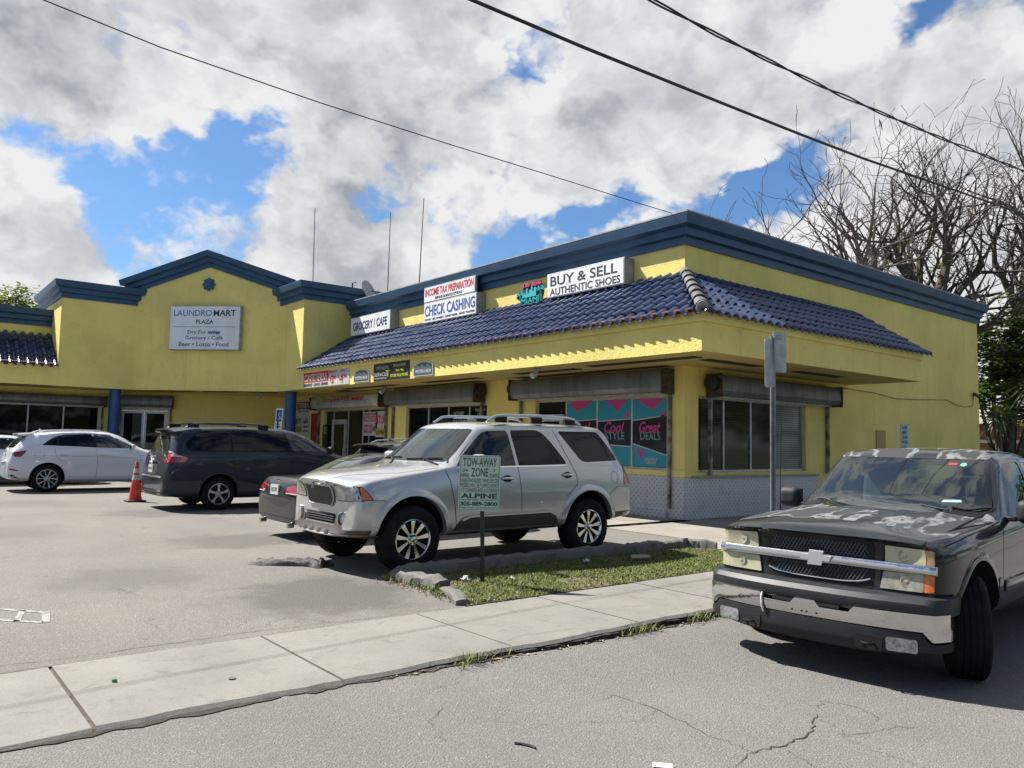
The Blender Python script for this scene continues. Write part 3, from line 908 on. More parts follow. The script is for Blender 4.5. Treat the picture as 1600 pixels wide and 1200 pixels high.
tile_roof("tile_roof", slope_l, -30 + 0.1, 5.0)
# dark mortar filling below the tile ends
w = MB()
w.sweep([(-26.5, ye, ZF), (xe, ye, ZF), (xe, 20.95, ZF)], [(0.0, -0.005), (0.085, -0.012), (0.085, 0.055), (0.0, 0.09)], +1)
w.sweep([(-32.7, -30, ZF), (-32.7, 5.0, ZF)], [(0.0, -0.005), (0.085, -0.012), (0.085, 0.055), (0.0, 0.09)], +1)
w.build("eave_mortar", M_TERRA, plaza)
# hip cap of overlapping half round tiles
w = MB()
ha = Vector((xe + 0.06, ye - 0.06, ZF + 0.04)); hb = Vector((XC, YF, ZT + 0.06))
nh = 7
hd = (hb - ha).normalized(); hs = Vector((hd.y, -hd.x, 0)).normalized(); hn = hs.cross(hd).normalized()
if hn.z < 0: hn = -hn
for i in range(nh):
    p0 = ha + (hb - ha) * (i / nh); p1 = ha + (hb - ha) * ((i + 1.12) / nh)
    vs = []
    for p, r, l in ((p0, 0.135, 0.045), (p1, 0.112, 0.015)):
        for k in range(9):
            a = math.pi * k / 8
            vs.append(p + hs * (math.cos(a) * r) + hn * (math.sin(a) * r * 0.85 + l))
    for p, r, l in ((p0, 0.112, 0.045),):
        for k in range(9):
            a = math.pi * k / 8
            vs.append(p + hs * (math.cos(a) * r) + hn * (math.sin(a) * r * 0.8 + l))
    w.add(vs, [(k, k + 1, 9 + k + 1, 9 + k) for k in range(8)] + [(k, k + 1, 18 + k + 1, 18 + k) for k in range(8)])
w.build("hip_cap", M_HIP, plaza, smooth=40, fixn=False)
w = MB()
w.lathe([(0.0, 0.0), (0.115, 0.0), (0.115, 0.03), (0.0, 0.03)], Frame(ha - hd * 0.0 + hn * 0.03, hs, hn, -hd), 16, caps=False)
w.build("hip_end_mortar", mat("hip_mortar", (0.35, 0.34, 0.32), 0.9, var=0.3), plaza)
# flashing strip at the top of the side slope
w = MB(); w.box(-10.87, -10.80, 18.4, 20.9, 5.36, 5.43)
w.build("flashing", M_CAP, plaza)

# ---- shop windows
def shopfront(F, u0, u1, v0, v1, mull, rec=0.10, pane_m=None, name="window", fw=0.05, transom=None, pm=None):
    w = MB()
    w.box(u0, u1, v0, v0 + fw, -rec - 0.03, -rec + 0.03, F); w.box(u0, u1, v1 - fw, v1, -rec - 0.03, -rec + 0.03, F)
    for u in [u0] + [m - fw / 2 for m in mull] + [u1 - fw]:
        w.box(u, u + fw, v0 + fw, v1 - fw, -rec - 0.03, -rec + 0.03, F)
    fr = w.build(name, M_ALU, plaza, bev=0.004)
    es = [u0 + fw] + [x for m in mull for x in (m - fw / 2, m + fw / 2)] + [u1 - fw]
    for i in range(0, len(es), 2):
        g = MB(); g.box(es[i], es[i + 1], v0 + fw, v1 - fw, -rec - 0.012, -rec - 0.004, F)
        g.build("pane", (pm[i // 2] if pm else (pane_m or M_GLASS)), fr)
    return fr
def blind_mat(name, c1, c2):
    m = mat(name, c1, 0.08, spec=0.25); N, b = nodes_of(m)
    x, y, z = N.sep(N.new('ShaderNodeTexCoord').outputs['Object'])
    f = N.math('FRACT', N.math('MULTIPLY', z, 18.0))
    N.put(b.inputs['Base Color'], N.mix(N.ramp(f, 0.30, 0.5), c2, c1))
    N.put(b.inputs['Roughness'], 0.06)
    return m
M_BL1 = blind_mat("brown_blind_glass", (0.034, 0.030, 0.024), (0.013, 0.012, 0.010))
M_BL2 = blind_mat("painted_reflection_blind_glass", (0.20, 0.22, 0.215), (0.12, 0.135, 0.13))  # rightmost pane: its reflection is painted in as paler slat colours
shopfront(FS, sy(14.12), sy(18.52), 1.02, 2.72, [sy(15.15), sy(16.22), sy(17.15)], pm=[M_BL1, M_BL1, M_BL1, M_BL2])
shopfront(FF, ux(-15.85), ux(-11.36), 1.05, 2.73, [ux(-14.72), ux(-13.61), ux(-12.47)])
shopfront(FF, ux(-22.45), ux(-18.0), 0.35, 2.72, [ux(-21.19), ux(-20.06), ux(-18.95)])
shopfront(FF, ux(-28.6), ux(-23.75), 0.04, 2.72, [ux(-27.9), ux(-26.7), ux(-25.55), ux(-25.1)])
for a in (-16.5, -10.2, -3.9, 1.95):
    shopfront(FL, ly(a), ly(a + 4.9), 0.5, 2.72, [ly(a + 1.25), ly(a + 2.46), ly(a + 3.65)])
# glazed double doors of the recess and of the grocery
def glass_door(F, u0, u1, v1, rec=0.10, leaves=2):
    w = MB(); fw = 0.06
    w.box(u0, u1, v1 - 0.08, v1, -rec - .04, -rec + .04, F); w.box(u0, u0 + 0.05, 0.04, v1 - 0.08, -rec - .04, -rec + .04, F); w.box(u1 - 0.05, u1, 0.04, v1 - 0.08, -rec - .04, -rec + .04, F)
    d = w.build("door", M_ALU, plaza, bev=0.004)
    lw = (u1 - u0 - 0.10) / leaves
    for i in range(leaves):
        a = u0 + 0.05 + i * lw; b = a + lw
        g = MB()
        g.box(a + .004, b - .004, 0.05, 0.22, -rec - .02, -rec + .02, F); g.box(a + .004, b - .004, v1 - 0.18, v1 - 0.085, -rec - .02, -rec + .02, F)
        g.box(a + .004, a + .09, 0.22, v1 - 0.18, -rec - .02, -rec + .02, F); g.box(b - .09, b - .004, 0.22, v1 - 0.18, -rec - .02, -rec + .02, F)
        g.build("door_leaf", M_ALU, d, bev=0.003)
        g = MB(); g.box(a + .09, b - .09, 0.22, v1 - 0.18, -rec - .006, -rec + .002, F); g.build("pane", M_GLASS, d)
        hx = b - 0.05 if i == 0 else a + 0.05
        g = MB(); g.tube([F(hx, 0.95, -rec + .02), F(hx, 0.95, -rec + .06), F(hx, 1.25, -rec + .06), F(hx, 1.25, -rec + .02)], 0.012, 6); g.build("handle", M_ALU, d, smooth=60)
    return d
glass_door(F3, 0.30, 2.08, 2.68)
glass_door(FF, ux(-27.86), ux(-26.74), 2.35, rec=0.02, leaves=1)
glass_door(FF, ux(-15.80), ux(-14.76), 2.35, rec=0.02, leaves=1)
glass_door(FF, ux(-18.95), ux(-18.0), 2.30, rec=0.02, leaves=1)
# door transom notice bars (push plates with their bolts)
# ---- roller shutters: housing, end brackets with motor, guide rails
def shutter(F, u0, u1, v0, v1, rail_to, depth=0.42, brR=True, brL=True, m=None, motor='R'):
    w = MB(); n = 7
    prof = [(0.02, v1), (depth * 0.80, v1 - 0.02)]
    for k in range(n):
        a = math.pi / 2 * k / (n - 1)
        prof.append((depth * 0.80 + 0.2 * depth * math.sin(a) , v1 - 0.02 - 0.28 * (1 - math.cos(a)) ))
    prof += [(depth, v0 + 0.10), (depth * 0.85, v0), (0.02, v0)]
    q = [F(u0, z, o) for o, z in prof]; r = [F(u1, z, o) for o, z in prof]; k = len(prof)
    w.add(q + r, [(i, (i + 1) % k, k + (i + 1) % k, k + i) for i in range(k)] + [tuple(range(k)), tuple(range(k, 2 * k))[::-1]])
    h = w.build("roller_shutter", m or M_SHUT, plaza, smooth=30)
    g = MB(); g.box(u0 + .02, u1 - .02, v0 - 0.045, v0 - 0.003, 0.10, 0.16, F); g.build("bottom_bar", mat_bar, h)
    for u, side in ((u0, -1), (u1, 1)):
        if (side < 0 and not brL) or (side > 0 and not brR): continue
        g = MB(); g.box(u if side > 0 else u - 0.03, u + 0.03 if side > 0 else u, v0 - 0.05, v1, 0.01, depth + 0.03, F); g.build("end_bracket", M_RUST, h, bev=0.006)
    if motor:
        um = u1 + 0.03 if motor == 'R' else u0 - 0.03
        s = 1 if motor == 'R' else -1
        g = MB(); g.lathe([(0.17, 0), (0.17, 0.13), (0.06, 0.15), (0.0, 0.15)], Frame(F(um, (v0 + v1) / 2 + 0.02, depth * 0.55), F.W, F.V, F.U * s), 18)
        g.build("motor", M_BLACK, h, smooth=40)
    for u in (u0 + 0.03, u1 - 0.09):
        g = MB(); g.box(u, u + 0.06, rail_to, v0 - 0.003, 0.02, 0.11, F); g.build("guide_rail", M_RAIL, h, bev=0.004)
    return h
mat_bar = mat("bottom_bar_alu", (0.55, 0.55, 0.54), 0.5, 0.3, var=0.3)
M_RAIL = mat("guide_rail_steel", (0.30, 0.29, 0.27), 0.55, 0.4, var=0.7, vscale=4, col2=(0.09, 0.06, 0.04))
shutter(FF, ux(-16.45), ux(-11.17), 2.78, 3.30, 0.22, motor='L')
shutter(FS, sy(14.40), sy(19.55), 2.74, 3.22, 0.96, motor='L')
shutter(FF, ux(-23.25), ux(-18.1), 2.78, 3.29, 0.05, motor='R')
shutter(F3, 0.25, 2.25, 2.75, 3.22, 0.05, motor=None)
for a in (-16.5, -10.2, -3.9, 1.95):
    shutter(FL, ly(a - .15), ly(a + 5.05), 2.74, 3.12, 0.05, motor=None)
M_CREAM = mat("cream_shutter_paint", (0.52, 0.50, 0.43), 0.6, var=0.3, vscale=2)
SH3 = shutter(FF, ux(-29.0), ux(-23.6), 2.78, 3.22, 0.05, motor='R', m=M_CREAM)
FSH3 = Frame(FF(ux(-29.0), 2.78, 0.42), (1, 0, 0), (0, 0, 1), (0, -1, 0))
lettering(SH3, "STOP & SAVE FOOD MARKET", FSH3, 2.75, 0.285, 3.3, 0.15, mat("red_letters", (0.42, 0.03, 0.03), 0.5), bold=0.02)
for i, (t, u) in enumerate((("COSMETIC", 0.95), ("DRINKS", 1.62), ("FOOD", 2.18), ("BEER", 2.68), ("ICE", 3.1), ("WINE", 3.55), ("GROCERY", 4.2))):
    ww = 0.085 * len(t)
    g = MB(); g.box(u - ww / 2 - 0.03, u + ww / 2 + 0.03, 0.115, 0.20, 0.002, 0.006, FSH3); g.build("word_plate", mat("word_plate_blue", (0.05, 0.22, 0.36), 0.6), SH3)
    lettering(SH3, t, FSH3, u, 0.157, ww, 0.06, mat("word_white", (0.6, 0.62, 0.62), 0.6), bold=0.01, lift=0.007)
# dark shop interiors behind the openings keep daylight from leaking through
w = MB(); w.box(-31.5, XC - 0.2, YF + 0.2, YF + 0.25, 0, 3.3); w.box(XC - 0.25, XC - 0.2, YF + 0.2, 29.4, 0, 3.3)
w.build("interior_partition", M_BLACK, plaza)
# ================================================================ SIGNS AND STREET FURNITURE
M_SIGNW = mat("sign_face_white", (0.78, 0.79, 0.80), 0.45, var=0.12, vscale=2)
M_SIGNE = mat("sign_edge_metal", (0.42, 0.41, 0.38), 0.5, 0.2, var=0.3, vscale=4)
INK = mat("ink_black", (0.015, 0.015, 0.018), 0.6)
NAVY = mat("ink_navy", (0.02, 0.025, 0.085), 0.6)
RED = mat("ink_red", (0.50, 0.025, 0.03), 0.6)
BLUE = mat("ink_blue", (0.03, 0.065, 0.28), 0.6)
TEALB = mat("ink_mid_blue", (0.04, 0.20, 0.42), 0.6)
def fcx(x, z, y):      # frame lying in a plane facing -Y
    return Frame((x, y, z), (1, 0, 0), (0, 0, 1), (0, -1, 0))
def cabinet(name, label, cat, F, w, h, d, face=None, fr=0.03, group=None):
    t = thing(name, label, cat, F(w / 2, 0, 0), group=group)
    g = MB(); g.box(0, w, 0, h, -d, 0, F); g.build("cabinet", M_SIGNE, t, bev=0.008)
    g = MB(); g.box(fr, w - fr, fr, h - fr, 0.001, 0.006, F); g.build("sign_face", face or M_SIGNW, t)
    return t

# gable sign
F = Frame(FC(LC * 0.5 - 1.42, 4.90, 0.22), FC.U, FC.V, FC.W)
t = cabinet("shop_sign", "large square white cabinet sign on the gable listing laundry, grocery and cafe", "sign", F, 2.84, 1.70, 0.22)
lt = lambda *a, **k: lettering(t, *a, lift=0.008, **k)
lt("LAUNDRO", F, 0.93, 1.42, 1.53, 0.235, TEALB, bold=0.012); lt("MART", F, 2.21, 1.42, 0.90, 0.235, NAVY, bold=0.016)
lt("PLAZA", F, 1.42, 1.08, 0.70, 0.17, NAVY, bold=0.015)
g = MB(); g.box(0.16, 2.68, 0.875, 0.893, 0.008, 0.011, F); g.build("rule_line", TEALB, t)
lt("Dry For", F, 1.13, 0.665, 0.74, 0.165, NAVY, bold=0.008)
lt("Grocery / Café", F, 1.42, 0.445, 1.50, 0.175, NAVY, bold=0.008)
lt("Beer • Lotto • Food", F, 1.42, 0.215, 1.98, 0.165, NAVY, bold=0.008)
g = MB(); rs = random.Random(3)
pts = [(1.58 + 0.46 * i / 13, 0.665 + (0.055 if i % 2 else -0.055) * rs.uniform(.6, 1.2), 0.012) for i in range(14)]
g.tube([F(*p) for p in pts], 0.024, 5); g.build("scribble", BLUE, t)

# upper wall signs (planes stand 0.33 m off the wall)
YS = 13.30
F = fcx(-25.95, 5.36, YS)
t = cabinet("shop_sign", "long white grocery and cafe sign at the left end of the tiled eave", "sign", F, 2.86, 0.68, 0.32)
lettering(t, "GROCERY / CAFE", F, 1.43, 0.33, 2.45, 0.30, NAVY, bold=0.025, lift=0.008)
F = fcx(-20.98, 5.31, YS)
t = cabinet("shop_sign", "white check cashing cabinet sign with blue capitals above the blue tiles", "sign", F, 2.82, 0.65, 0.32)
lettering(t, "CHECK CASHING", F, 1.41, 0.38, 2.68, 0.34, BLUE, bold=0.02, lift=0.008)
lettering(t, "NOTARY - BILL PAYMENT - MONEY ORDER - MONEY TRANSFER", F, 1.41, 0.11, 2.68, 0.065, INK, bold=0.015, lift=0.008)
F = fcx(-21.0, 5.965, YS)
t = cabinet("shop_sign", "white income tax sign with red capitals mounted on top of another sign", "sign", F, 2.76, 0.50, 0.08)
lettering(t, "INCOME TAX PREPARATION", F, 1.38, 0.315, 2.60, 0.24, RED, bold=0.03, lift=0.008)
lettering(t, "REFUND ADVANCE OPTIONS", F, 1.38, 0.105, 1.45, 0.085, INK, bold=0.02, lift=0.008)
F = fcx(-15.08, 5.34, YS)
t = cabinet("shop_sign", "white buy and sell sign with black capitals nearest the roof corner", "sign", F, 2.72, 0.64, 0.33)
lettering(t, "BUY & SELL", F, 1.32, 0.425, 2.36, 0.25, INK, bold=0.012, lift=0.008)
lettering(t, "AUTHENTIC SHOES", F, 1.36, 0.145, 2.46, 0.185, INK, bold=0.012, lift=0.008)
# shaped skyline sign
TEAL = mat("sign_teal", (0.02, 0.42, 0.42), 0.5); PINK = mat("sign_pink", (0.62, 0.04, 0.17), 0.5)
F = fcx(-16.42, 5.30, YS + 0.12)
t = thing("skyline_sign", "small cut-out sign of a teal city skyline with palms and pink script", "sign", F(0.6, 0, 0))
g = MB()
g.prism([(0.22, 0.0), (1.02, 0.0), (1.05, 0.1), (1.12, 0.33), (1.02, 0.52), (0.98, 0.60), (0.30, 0.56), (0.27, 0.40), (0.05, 0.35), (0.02, 0.22), (0.20, 0.12)], F, 0.0, 0.06)
g.build("backing", INK, t)
g = MB()
sk = [(0.30, 0.20), (0.30, 0.33), (0.40, 0.33), (0.40, 0.28), (0.45, 0.28), (0.45, 0.42), (0.51, 0.46), (0.51, 0.30), (0.57, 0.30), (0.57, 0.38), (0.66, 0.38), (0.66, 0.47), (0.72, 0.47), (0.72, 0.34), (0.78, 0.34), (0.78, 0.43), (0.86, 0.43), (0.86, 0.20)]
g.prism(sk, F, 0.062, 0.085); g.build("skyline", TEAL, t)
for cx, hh, s in ((0.20, 0.30, 1.0), (1.04, 0.36, 1.1)):
    g = MB()
    g.tube([F(cx + .05, 0.03, .08), F(cx + .02, hh * .6, .08), F(cx, hh, .08)], 0.022, 6)
    for k in range(7):
        a = -0.35 + k * 0.64
        g.prism([(cx, hh), (cx + math.cos(a) * .09 * s, hh + math.sin(a) * .07 * s + .03), (cx + math.cos(a) * .17 * s, hh + math.sin(a) * .10 * s - .02), (cx + math.cos(a) * .08 * s, hh + math.sin(a) * .06 * s)], F, 0.07, 0.09)
    g.build("palm", TEAL, t)
lettering(t, "Life Style", F, 0.68, 0.52, 0.78, 0.13, PINK, bold=0.03, shear=0.35, lift=0.066, ext=0.02)
lettering(t, "MIAMI", F, 0.62, 0.105, 0.74, 0.14, TEAL, bold=0.0, lift=0.066, ext=0.02)
g = MB(); g.box(0.24, 0.98, 0.012, 0.022, 0.066, 0.08, F); g.box(0.24, 0.98, 0.188, 0.198, 0.066, 0.08, F); g.build("rule_line", TEAL, t)

# fascia signs
YFA = 11.70 - 0.012
def flat_sign(name, label, F, w, h, m, d=0.01, group=None, cat="sign"):
    t = thing(name, label, cat, F(w / 2, 0, 0), group=group)
    g = MB(); g.box(0, w, 0, h, -d, 0, F); g.build("board", m, t)
    return t
WHT = mat("banner_white", (0.55, 0.54, 0.52), 0.6, var=0.2, vscale=4)
DGR = mat("banner_black", (0.012, 0.014, 0.012), 0.45)
YLT = mat("ink_yellow", (0.55, 0.52, 0.06), 0.6)
CRM = mat("ink_cream", (0.45, 0.44, 0.38), 0.6)
def cafeteria(F, w, h, label, hang=0.0, poster=False):
    t = flat_sign("cafeteria_banner", label, F, w, h, WHT)
    if not poster:
        g = MB(); g.box(0.03, 2.02, 0.17, h - 0.02, 0.001, 0.004, F); g.build("red_panel", RED, t)
        lettering(t, "CAFETERIA", F, 1.02, 0.33, 1.86, 0.25, WHT, bold=0.03, lift=0.006)
        lettering(t, "BREAKFAST - LUNCH - DINNER", F, 1.03, 0.085, 1.92, 0.10, INK, bold=0.02, lift=0.003)
        for u, d in ((2.32, "3"), (2.98, "4")):
            lettering(t, "$", F, u - 0.14, 0.20, 0.07, 0.13, RED, bold=0.01)
            lettering(t, d, F, u, 0.20, 0.18, 0.27, RED, bold=0.03)
            lettering(t, "99", F, u + 0.20, 0.26, 0.15, 0.11, RED, bold=0.02)
        lettering(t, "BREAKFAST", F, 2.36, 0.45, 0.55, 0.07, RED, bold=0.01)
        lettering(t, "LUNCH", F, 3.05, 0.45, 0.36, 0.07, RED, bold=0.01)
    else:
        g = MB(); g.box(0.04, w - 0.04, h - 0.36, h - 0.06, 0.001, 0.004, F); g.build("red_panel", mat("dark_red", (0.16, 0.02, 0.02), 0.6), t)
        lettering(t, "CAFETERIA", F, w / 2, h - 0.21, w - 0.25, 0.22, WHT, bold=0.02, lift=0.006)
        lettering(t, "BREAKFAST  LUNCH  DINNER", F, w / 2, h - 0.46, w - 0.2, 0.09, INK, bold=0.01)
        for u, d in ((0.42, "$3.99"), (1.15, "$4.99")):
            lettering(t, d, F, u, h - 0.86, 0.52, 0.28, INK, bold=0.015)
        lettering(t, "CAFÉ", F, w - 0.38, h - 0.78, 0.45, 0.22, INK, bold=0.0)
        g = MB(); g.box(0.08, w - 0.75, 0.10, 0.36, 0.001, 0.004, F); g.build("yellow_panel", mat("dull_yellow", (0.25, 0.21, 0.06), 0.6), t)
        for k in range(3):
            lettering(t, "SANDWICH", F, w - 0.36, 0.16 + k * 0.17, 0.5, 0.08, INK, bold=0.0)
    return t
cafeteria(fcx(-26.30, 3.39, YFA), 3.50, 0.55, "white cafeteria banner with red panel and prices on the fascia")
cafeteria(fcx(-32.12, 1.75, YF - 0.014), 2.25, 1.42, "shaded cafeteria menu poster on the wall behind the blue column", poster=True)
GREY = mat("badge_slate", (0.06, 0.085, 0.11), 0.5)
for x0, lab in ((-22.45, "slate grey arched badge left of the black banner on the fascia"), (-18.88, "slate grey arched badge right of the black banner on the fascia")):
    F = fcx(x0, 3.40, YFA)
    t = thing("badge_sign", lab, "sign", F(0.5, 0, 0), group="arched badges on the fascia")
    arch = lambda m, y0: [(m, y0), (1.0 - m, y0)] + [(1.0 - m - (1.0 - 2 * m) * k / 8, 0.30 - m * .4 + 0.085 * math.sin(math.pi * k / 8)) for k in range(9)]
    g = MB(); g.prism(arch(0.0, 0.0), F, 0.0, 0.02); g.build("board", WHT, t)
    g = MB(); g.prism(arch(0.035, 0.03), F, 0.021, 0.025); g.build("slate_panel", GREY, t)
    lettering(t, "WESTERN UNION", F, 0.52, 0.13, 0.78, 0.10, WHT, bold=0.02, lift=0.027)
F = fcx(-21.20, 3.38, YFA)
t = flat_sign("money_services_banner", "black money services banner with yellow lettering on the fascia", F, 2.08, 0.52, DGR)
lettering(t, "MONEY", F, 0.50, 0.38, 0.62, 0.12, CRM); lettering(t, "SERVICES", F, 0.46, 0.19, 0.78, 0.12, CRM)
lettering(t, "MONEY SERVICES", F, 0.45, 0.07, 0.72, 0.045, CRM)
g = MB(); g.box(0.86, 0.885, 0.10, 0.42, 0.001, 0.006, F); g.box(0.74, 1.02, 0.265, 0.29, 0.002, 0.007, F); g.build("plus_mark", YLT, t)
lettering(t, "YOUR CHECK", F, 1.52, 0.41, 0.72, 0.075, YLT, bold=0.02); lettering(t, "CASHING", F, 1.52, 0.27, 0.52, 0.075, YLT, bold=0.02); lettering(t, "STORE PLUS MORE", F, 1.52, 0.12, 0.98, 0.085, YLT, bold=0.02)
# posters on the grocery front
F = fcx(-29.72, 0.9, YF - 0.03)
t = flat_sign("red_banner", "narrow red vertical banner beside the grocery shutter rail", F, 0.80, 1.72, mat("red_banner_cloth", (0.28, 0.012, 0.015), 0.6), cat="banner")
for k in range(3): lettering(t, ["ICE COLD", "BEER", "TO GO"][k], F, 0.4, 1.25 - k * 0.4, 0.5, 0.10, mat("banner_ink", (0.40, 0.10, 0.08), 0.6))
F = fcx(-25.50, 1.75, YF + 0.075)
t = flat_sign("window_poster", "pink and white price poster in the left grocery window", F, 1.0, 0.85, WHT, 0.004, "posters in the grocery windows", "poster")
PK = mat("poster_pink", (0.40, 0.12, 0.14), 0.6)
g = MB(); g.box(0.03, 0.97, 0.50, 0.70, 0.001, 0.003, F); g.box(0.03, 0.66, 0.08, 0.40, 0.001, 0.003, F); g.build("colour_block", PK, t)
lettering(t, "MONEY ORDERS", F, 0.5, 0.77, 0.85, 0.09, RED, bold=0.01); lettering(t, "EBT", F, 0.82, 0.24, 0.24, 0.18, INK, bold=0.02); lettering(t, "SPECIALS", F, 0.34, 0.24, 0.5, 0.12, WHT, bold=0.01); lettering(t, "WE ACCEPT", F, .5, .6, .7, .1, WHT, bold=.01)
F = fcx(-24.62, 1.70, YF + 0.075)
t = flat_sign("window_poster", "poster with red numeral and yellow strip in the right grocery window", F, 0.78, 0.92, WHT, 0.004, "posters in the grocery windows", "poster")
g = MB(); g.box(0.02, 0.76, 0.05, 0.30, 0.001, 0.003, F); g.build("yellow_strip", mat("poster_yellow", (0.48, 0.36, 0.04), 0.6), t)
lettering(t, "$7.00", F, 0.39, 0.60, 0.66, 0.34, RED, bold=0.02); lettering(t, "LOTTERY", F, 0.39, 0.17, 0.6, 0.12, INK, bold=0.02)
F = fcx(-29.0 + 0.35, 1.25, YF - 0.02)
t = flat_sign("dark_notice_board", "dark glazed notice board on the yellow pier by the grocery door", F, 0.42, 0.9, DGR, 0.03, cat="notice board")
g = MB(); g.box(0.08, 0.34, 0.55, 0.82, 0.001, 0.003, F); g.build("paper", mat("notice_paper", (0.28, 0.32, 0.30), 0.7), t)
lettering(t, "19", F, 0.21, 0.68, 0.18, 0.18, INK)
# white lettering on the cheque shop glass
F = fcx(-20.06, 0.35, YF + 0.09)
t = thing("window_lettering", "white notary lettering on the dark glass of the check cashing shop", "window lettering", F(0.5, 1.6, 0))
for s, u, v, wd, hh in (("NOTARY", 0.55, 2.10, 0.55, 0.12), ("CHECK CASHING", 0.55, 1.86, 0.9, 0.11), ("BILL PAYMENT", 0.52, 1.62, 0.85, 0.11), ("WALKING WIRE", 1.62, 2.19, 0.5, 0.08), ("HERE", 1.62, 2.07, 0.25, 0.08)):
    lettering(t, s, F, u, v, wd, hh, CRM, bold=0.01)
# teal, pink and black window graphics of the corner shop
GT = mat("vinyl_teal", (0.012, 0.27, 0.32), 0.35); GP = mat("vinyl_pink", (0.52, 0.04, 0.20), 0.35); GB = mat("vinyl_black", (0.012, 0.013, 0.017), 0.2); GW = mat("vinyl_white", (0.5, 0.52, 0.53), 0.3)
GA = mat("vinyl_aqua_letters", (0.16, 0.36, 0.36), 0.4)
for i, (x0, x1, txt, lab) in enumerate(((-14.70, -13.64, ("Cool", "SHOES"), "teal and pink window graphic left panel mostly hidden by the silver car roof"),
                               (-13.58, -12.50, ("Cool", "STYLE"), "teal and pink window graphic middle panel with pink Cool script"),
                               (-12.44, -11.42, ("Great", "DEALS"), "teal and pink window graphic right panel with pink Great script"))):
    F = fcx(x0, 1.11, YF + 0.085); W = x1 - x0; H = 1.57
    t = thing("window_graphic", lab, "window graphic", F(W / 2, 0, 0), group="window graphics of the corner shop")
    tl, tr, bl, br = 1.05, (1.10 if i < 2 else 1.17), 0.50, (0.45 if i < 2 else 0.27)
    if i == 2: tl, bl = 1.06, 0.52
    g = MB(); g.prism([(0, tl), (W, tr), (W, H), (0, H)], F, 0, 0.002); g.build("teal_field", GT, t); g = MB(); g.prism([(0, 0), (W, 0), (W, br), (0, bl)], F, 0, 0.002); g.build("teal_field", GT, t)
    g = MB(); g.prism([(0, bl), (W, br), (W, tr), (0, tl)], F, 0, 0.002); g.build("black_band", GB, t)
    g = MB()
    for a, b in ((tl, tr), (bl, br)): g.prism([(0, a - .012), (W, b - .012), (W, b + .012), (0, a + .012)], F, 0.003, 0.005)
    g.build("white_line", GW, t)
    g = MB(); g.prism([(W * .05 if i != 1 else W * .2, H), (W * .92, H), (W * (.36 if i == 0 else .60), H - .28)], F, 0.003, 0.005); g.build("pink_triangle", GP, t); g = MB()
    g.prism([(W * .15, H - .42), (W * .17, H - .52), (W * .22, H - .46)] if i == 0 else [(W * .80, H - .45), (W * .98, H - .40), (W * .93, H - .29), (W * .84, H - .33)], F, 0.003, 0.005); g.build("pink_triangle", GP, t); g = MB()
    g.prism([(W * .10, 0.40), (W * .38, 0.36), (W * .22, 0.16)], F, 0.003, 0.005)
    g.build("pink_triangle", GP, t)
    lettering(t, txt[0], F, W * .50, 0.90, W * .62, 0.27, GP, bold=0.02, shear=0.35, lift=0.005); lettering(t, txt[1], F, W * .52, 0.70, W * .58, 0.17, GA, lift=0.005)
    if i == 2:
        lettering(t, "LIFE STYLE", F, W * .55, 0.17, W * .36, 0.07, GW, bold=0.02, lift=0.005); lettering(t, "MIAMI", F, W * .55, 0.09, W * .28, 0.06, GW, bold=0.02, lift=0.005)
# side wall notices, meter patch, camera and cable
F = Frame((XC + 0.012, 23.77, 1.60), (0, 1, 0), (0, 0, 1), (1, 0, 0))
t = flat_sign("parking_notice", "narrow blue and white parking notice on the yellow side wall", F, 0.46, 0.78, mat("notice_pale_blue", (0.40, 0.52, 0.58), 0.6))
for k, (s, hh) in enumerate((("TOW", .10), ("AWAY", .10), ("ZONE", .10), ("24 HRS", .08), ("CALL", .07))):
    lettering(t, s, F, 0.23, 0.68 - k * 0.145, 0.34, hh, TEALB, bold=0.01)
F = Frame((XC + 0.03, 22.22, 1.30), (0, 1, 0), (0, 0, 1), (1, 0, 0))
g = MB(); g.box(0, 0.56, 0, 0.86, -0.04, 0, F)
tag(g.build("meter_cover", stucco("cover_olive", (0.50, 0.40, 0.13)), bev=0.01), "olive painted flat meter cover on the yellow side wall", "cover plate")
t = thing("security_camera", "small dark security camera near the far end of the yellow side wall", "camera", (XC, 29.15, 3.5))
g = MB(); g.tube([(XC, 29.15, 3.52), (XC + 0.12, 29.15, 3.52)], 0.02, 6); g.build("bracket", M_BLACK, t)
g = MB(); g.tube([(XC + 0.12, 28.95, 3.56), (XC + 0.14, 29.28, 3.48)], 0.055, 8); g.build("camera_body", INK, t)
g = MB(); cab = [(19.6, 3.12), (20.6, 3.26), (22.2, 3.22), (23.5, 3.12), (25.2, 3.18), (27.0, 3.26), (27.7, 3.14), (28.4, 3.09), (29.1, 3.16), (29.18, 3.5)]
g.tube([(XC + 0.015, a, b) for a, b in cab], 0.011, 5)
tag(g.build("wall_cable", mat("cable_grey", (0.20, 0.17, 0.07), 0.7)), "thin sagging cable stapled along the yellow side wall", "cable")
# under-canopy lamps
def soffit_lamp(x, y, lab):
    t = thing("soffit_lamp", lab, "lamp", (x, y, ZS), group="floodlights under the canopy")
    g = MB(); g.box(x - .07, x + .07, y - .05, y + .05, ZS - .06, ZS - .004); g.build("housing", M_SIGNE, t, bev=0.01)
    g = MB(); g.tube([(x, y, ZS - .06), (x, y - .06, ZS - .14), (x, y - .16, ZS - .20)], [0.03, 0.06, 0.075], 10); g.build("lamp_head", mat("lamp_grey", (0.5, 0.5, 0.48), 0.5), t, smooth=40)
soffit_lamp(-13.9, 12.0, "small floodlight under the canopy in front of the corner shop")
soffit_lamp(-22.6, 12.9, "small floodlight under the canopy beside the cream grocery shutter")
soffit_lamp(-29.9, 11.6, "small floodlight under the gable left of the blue column")

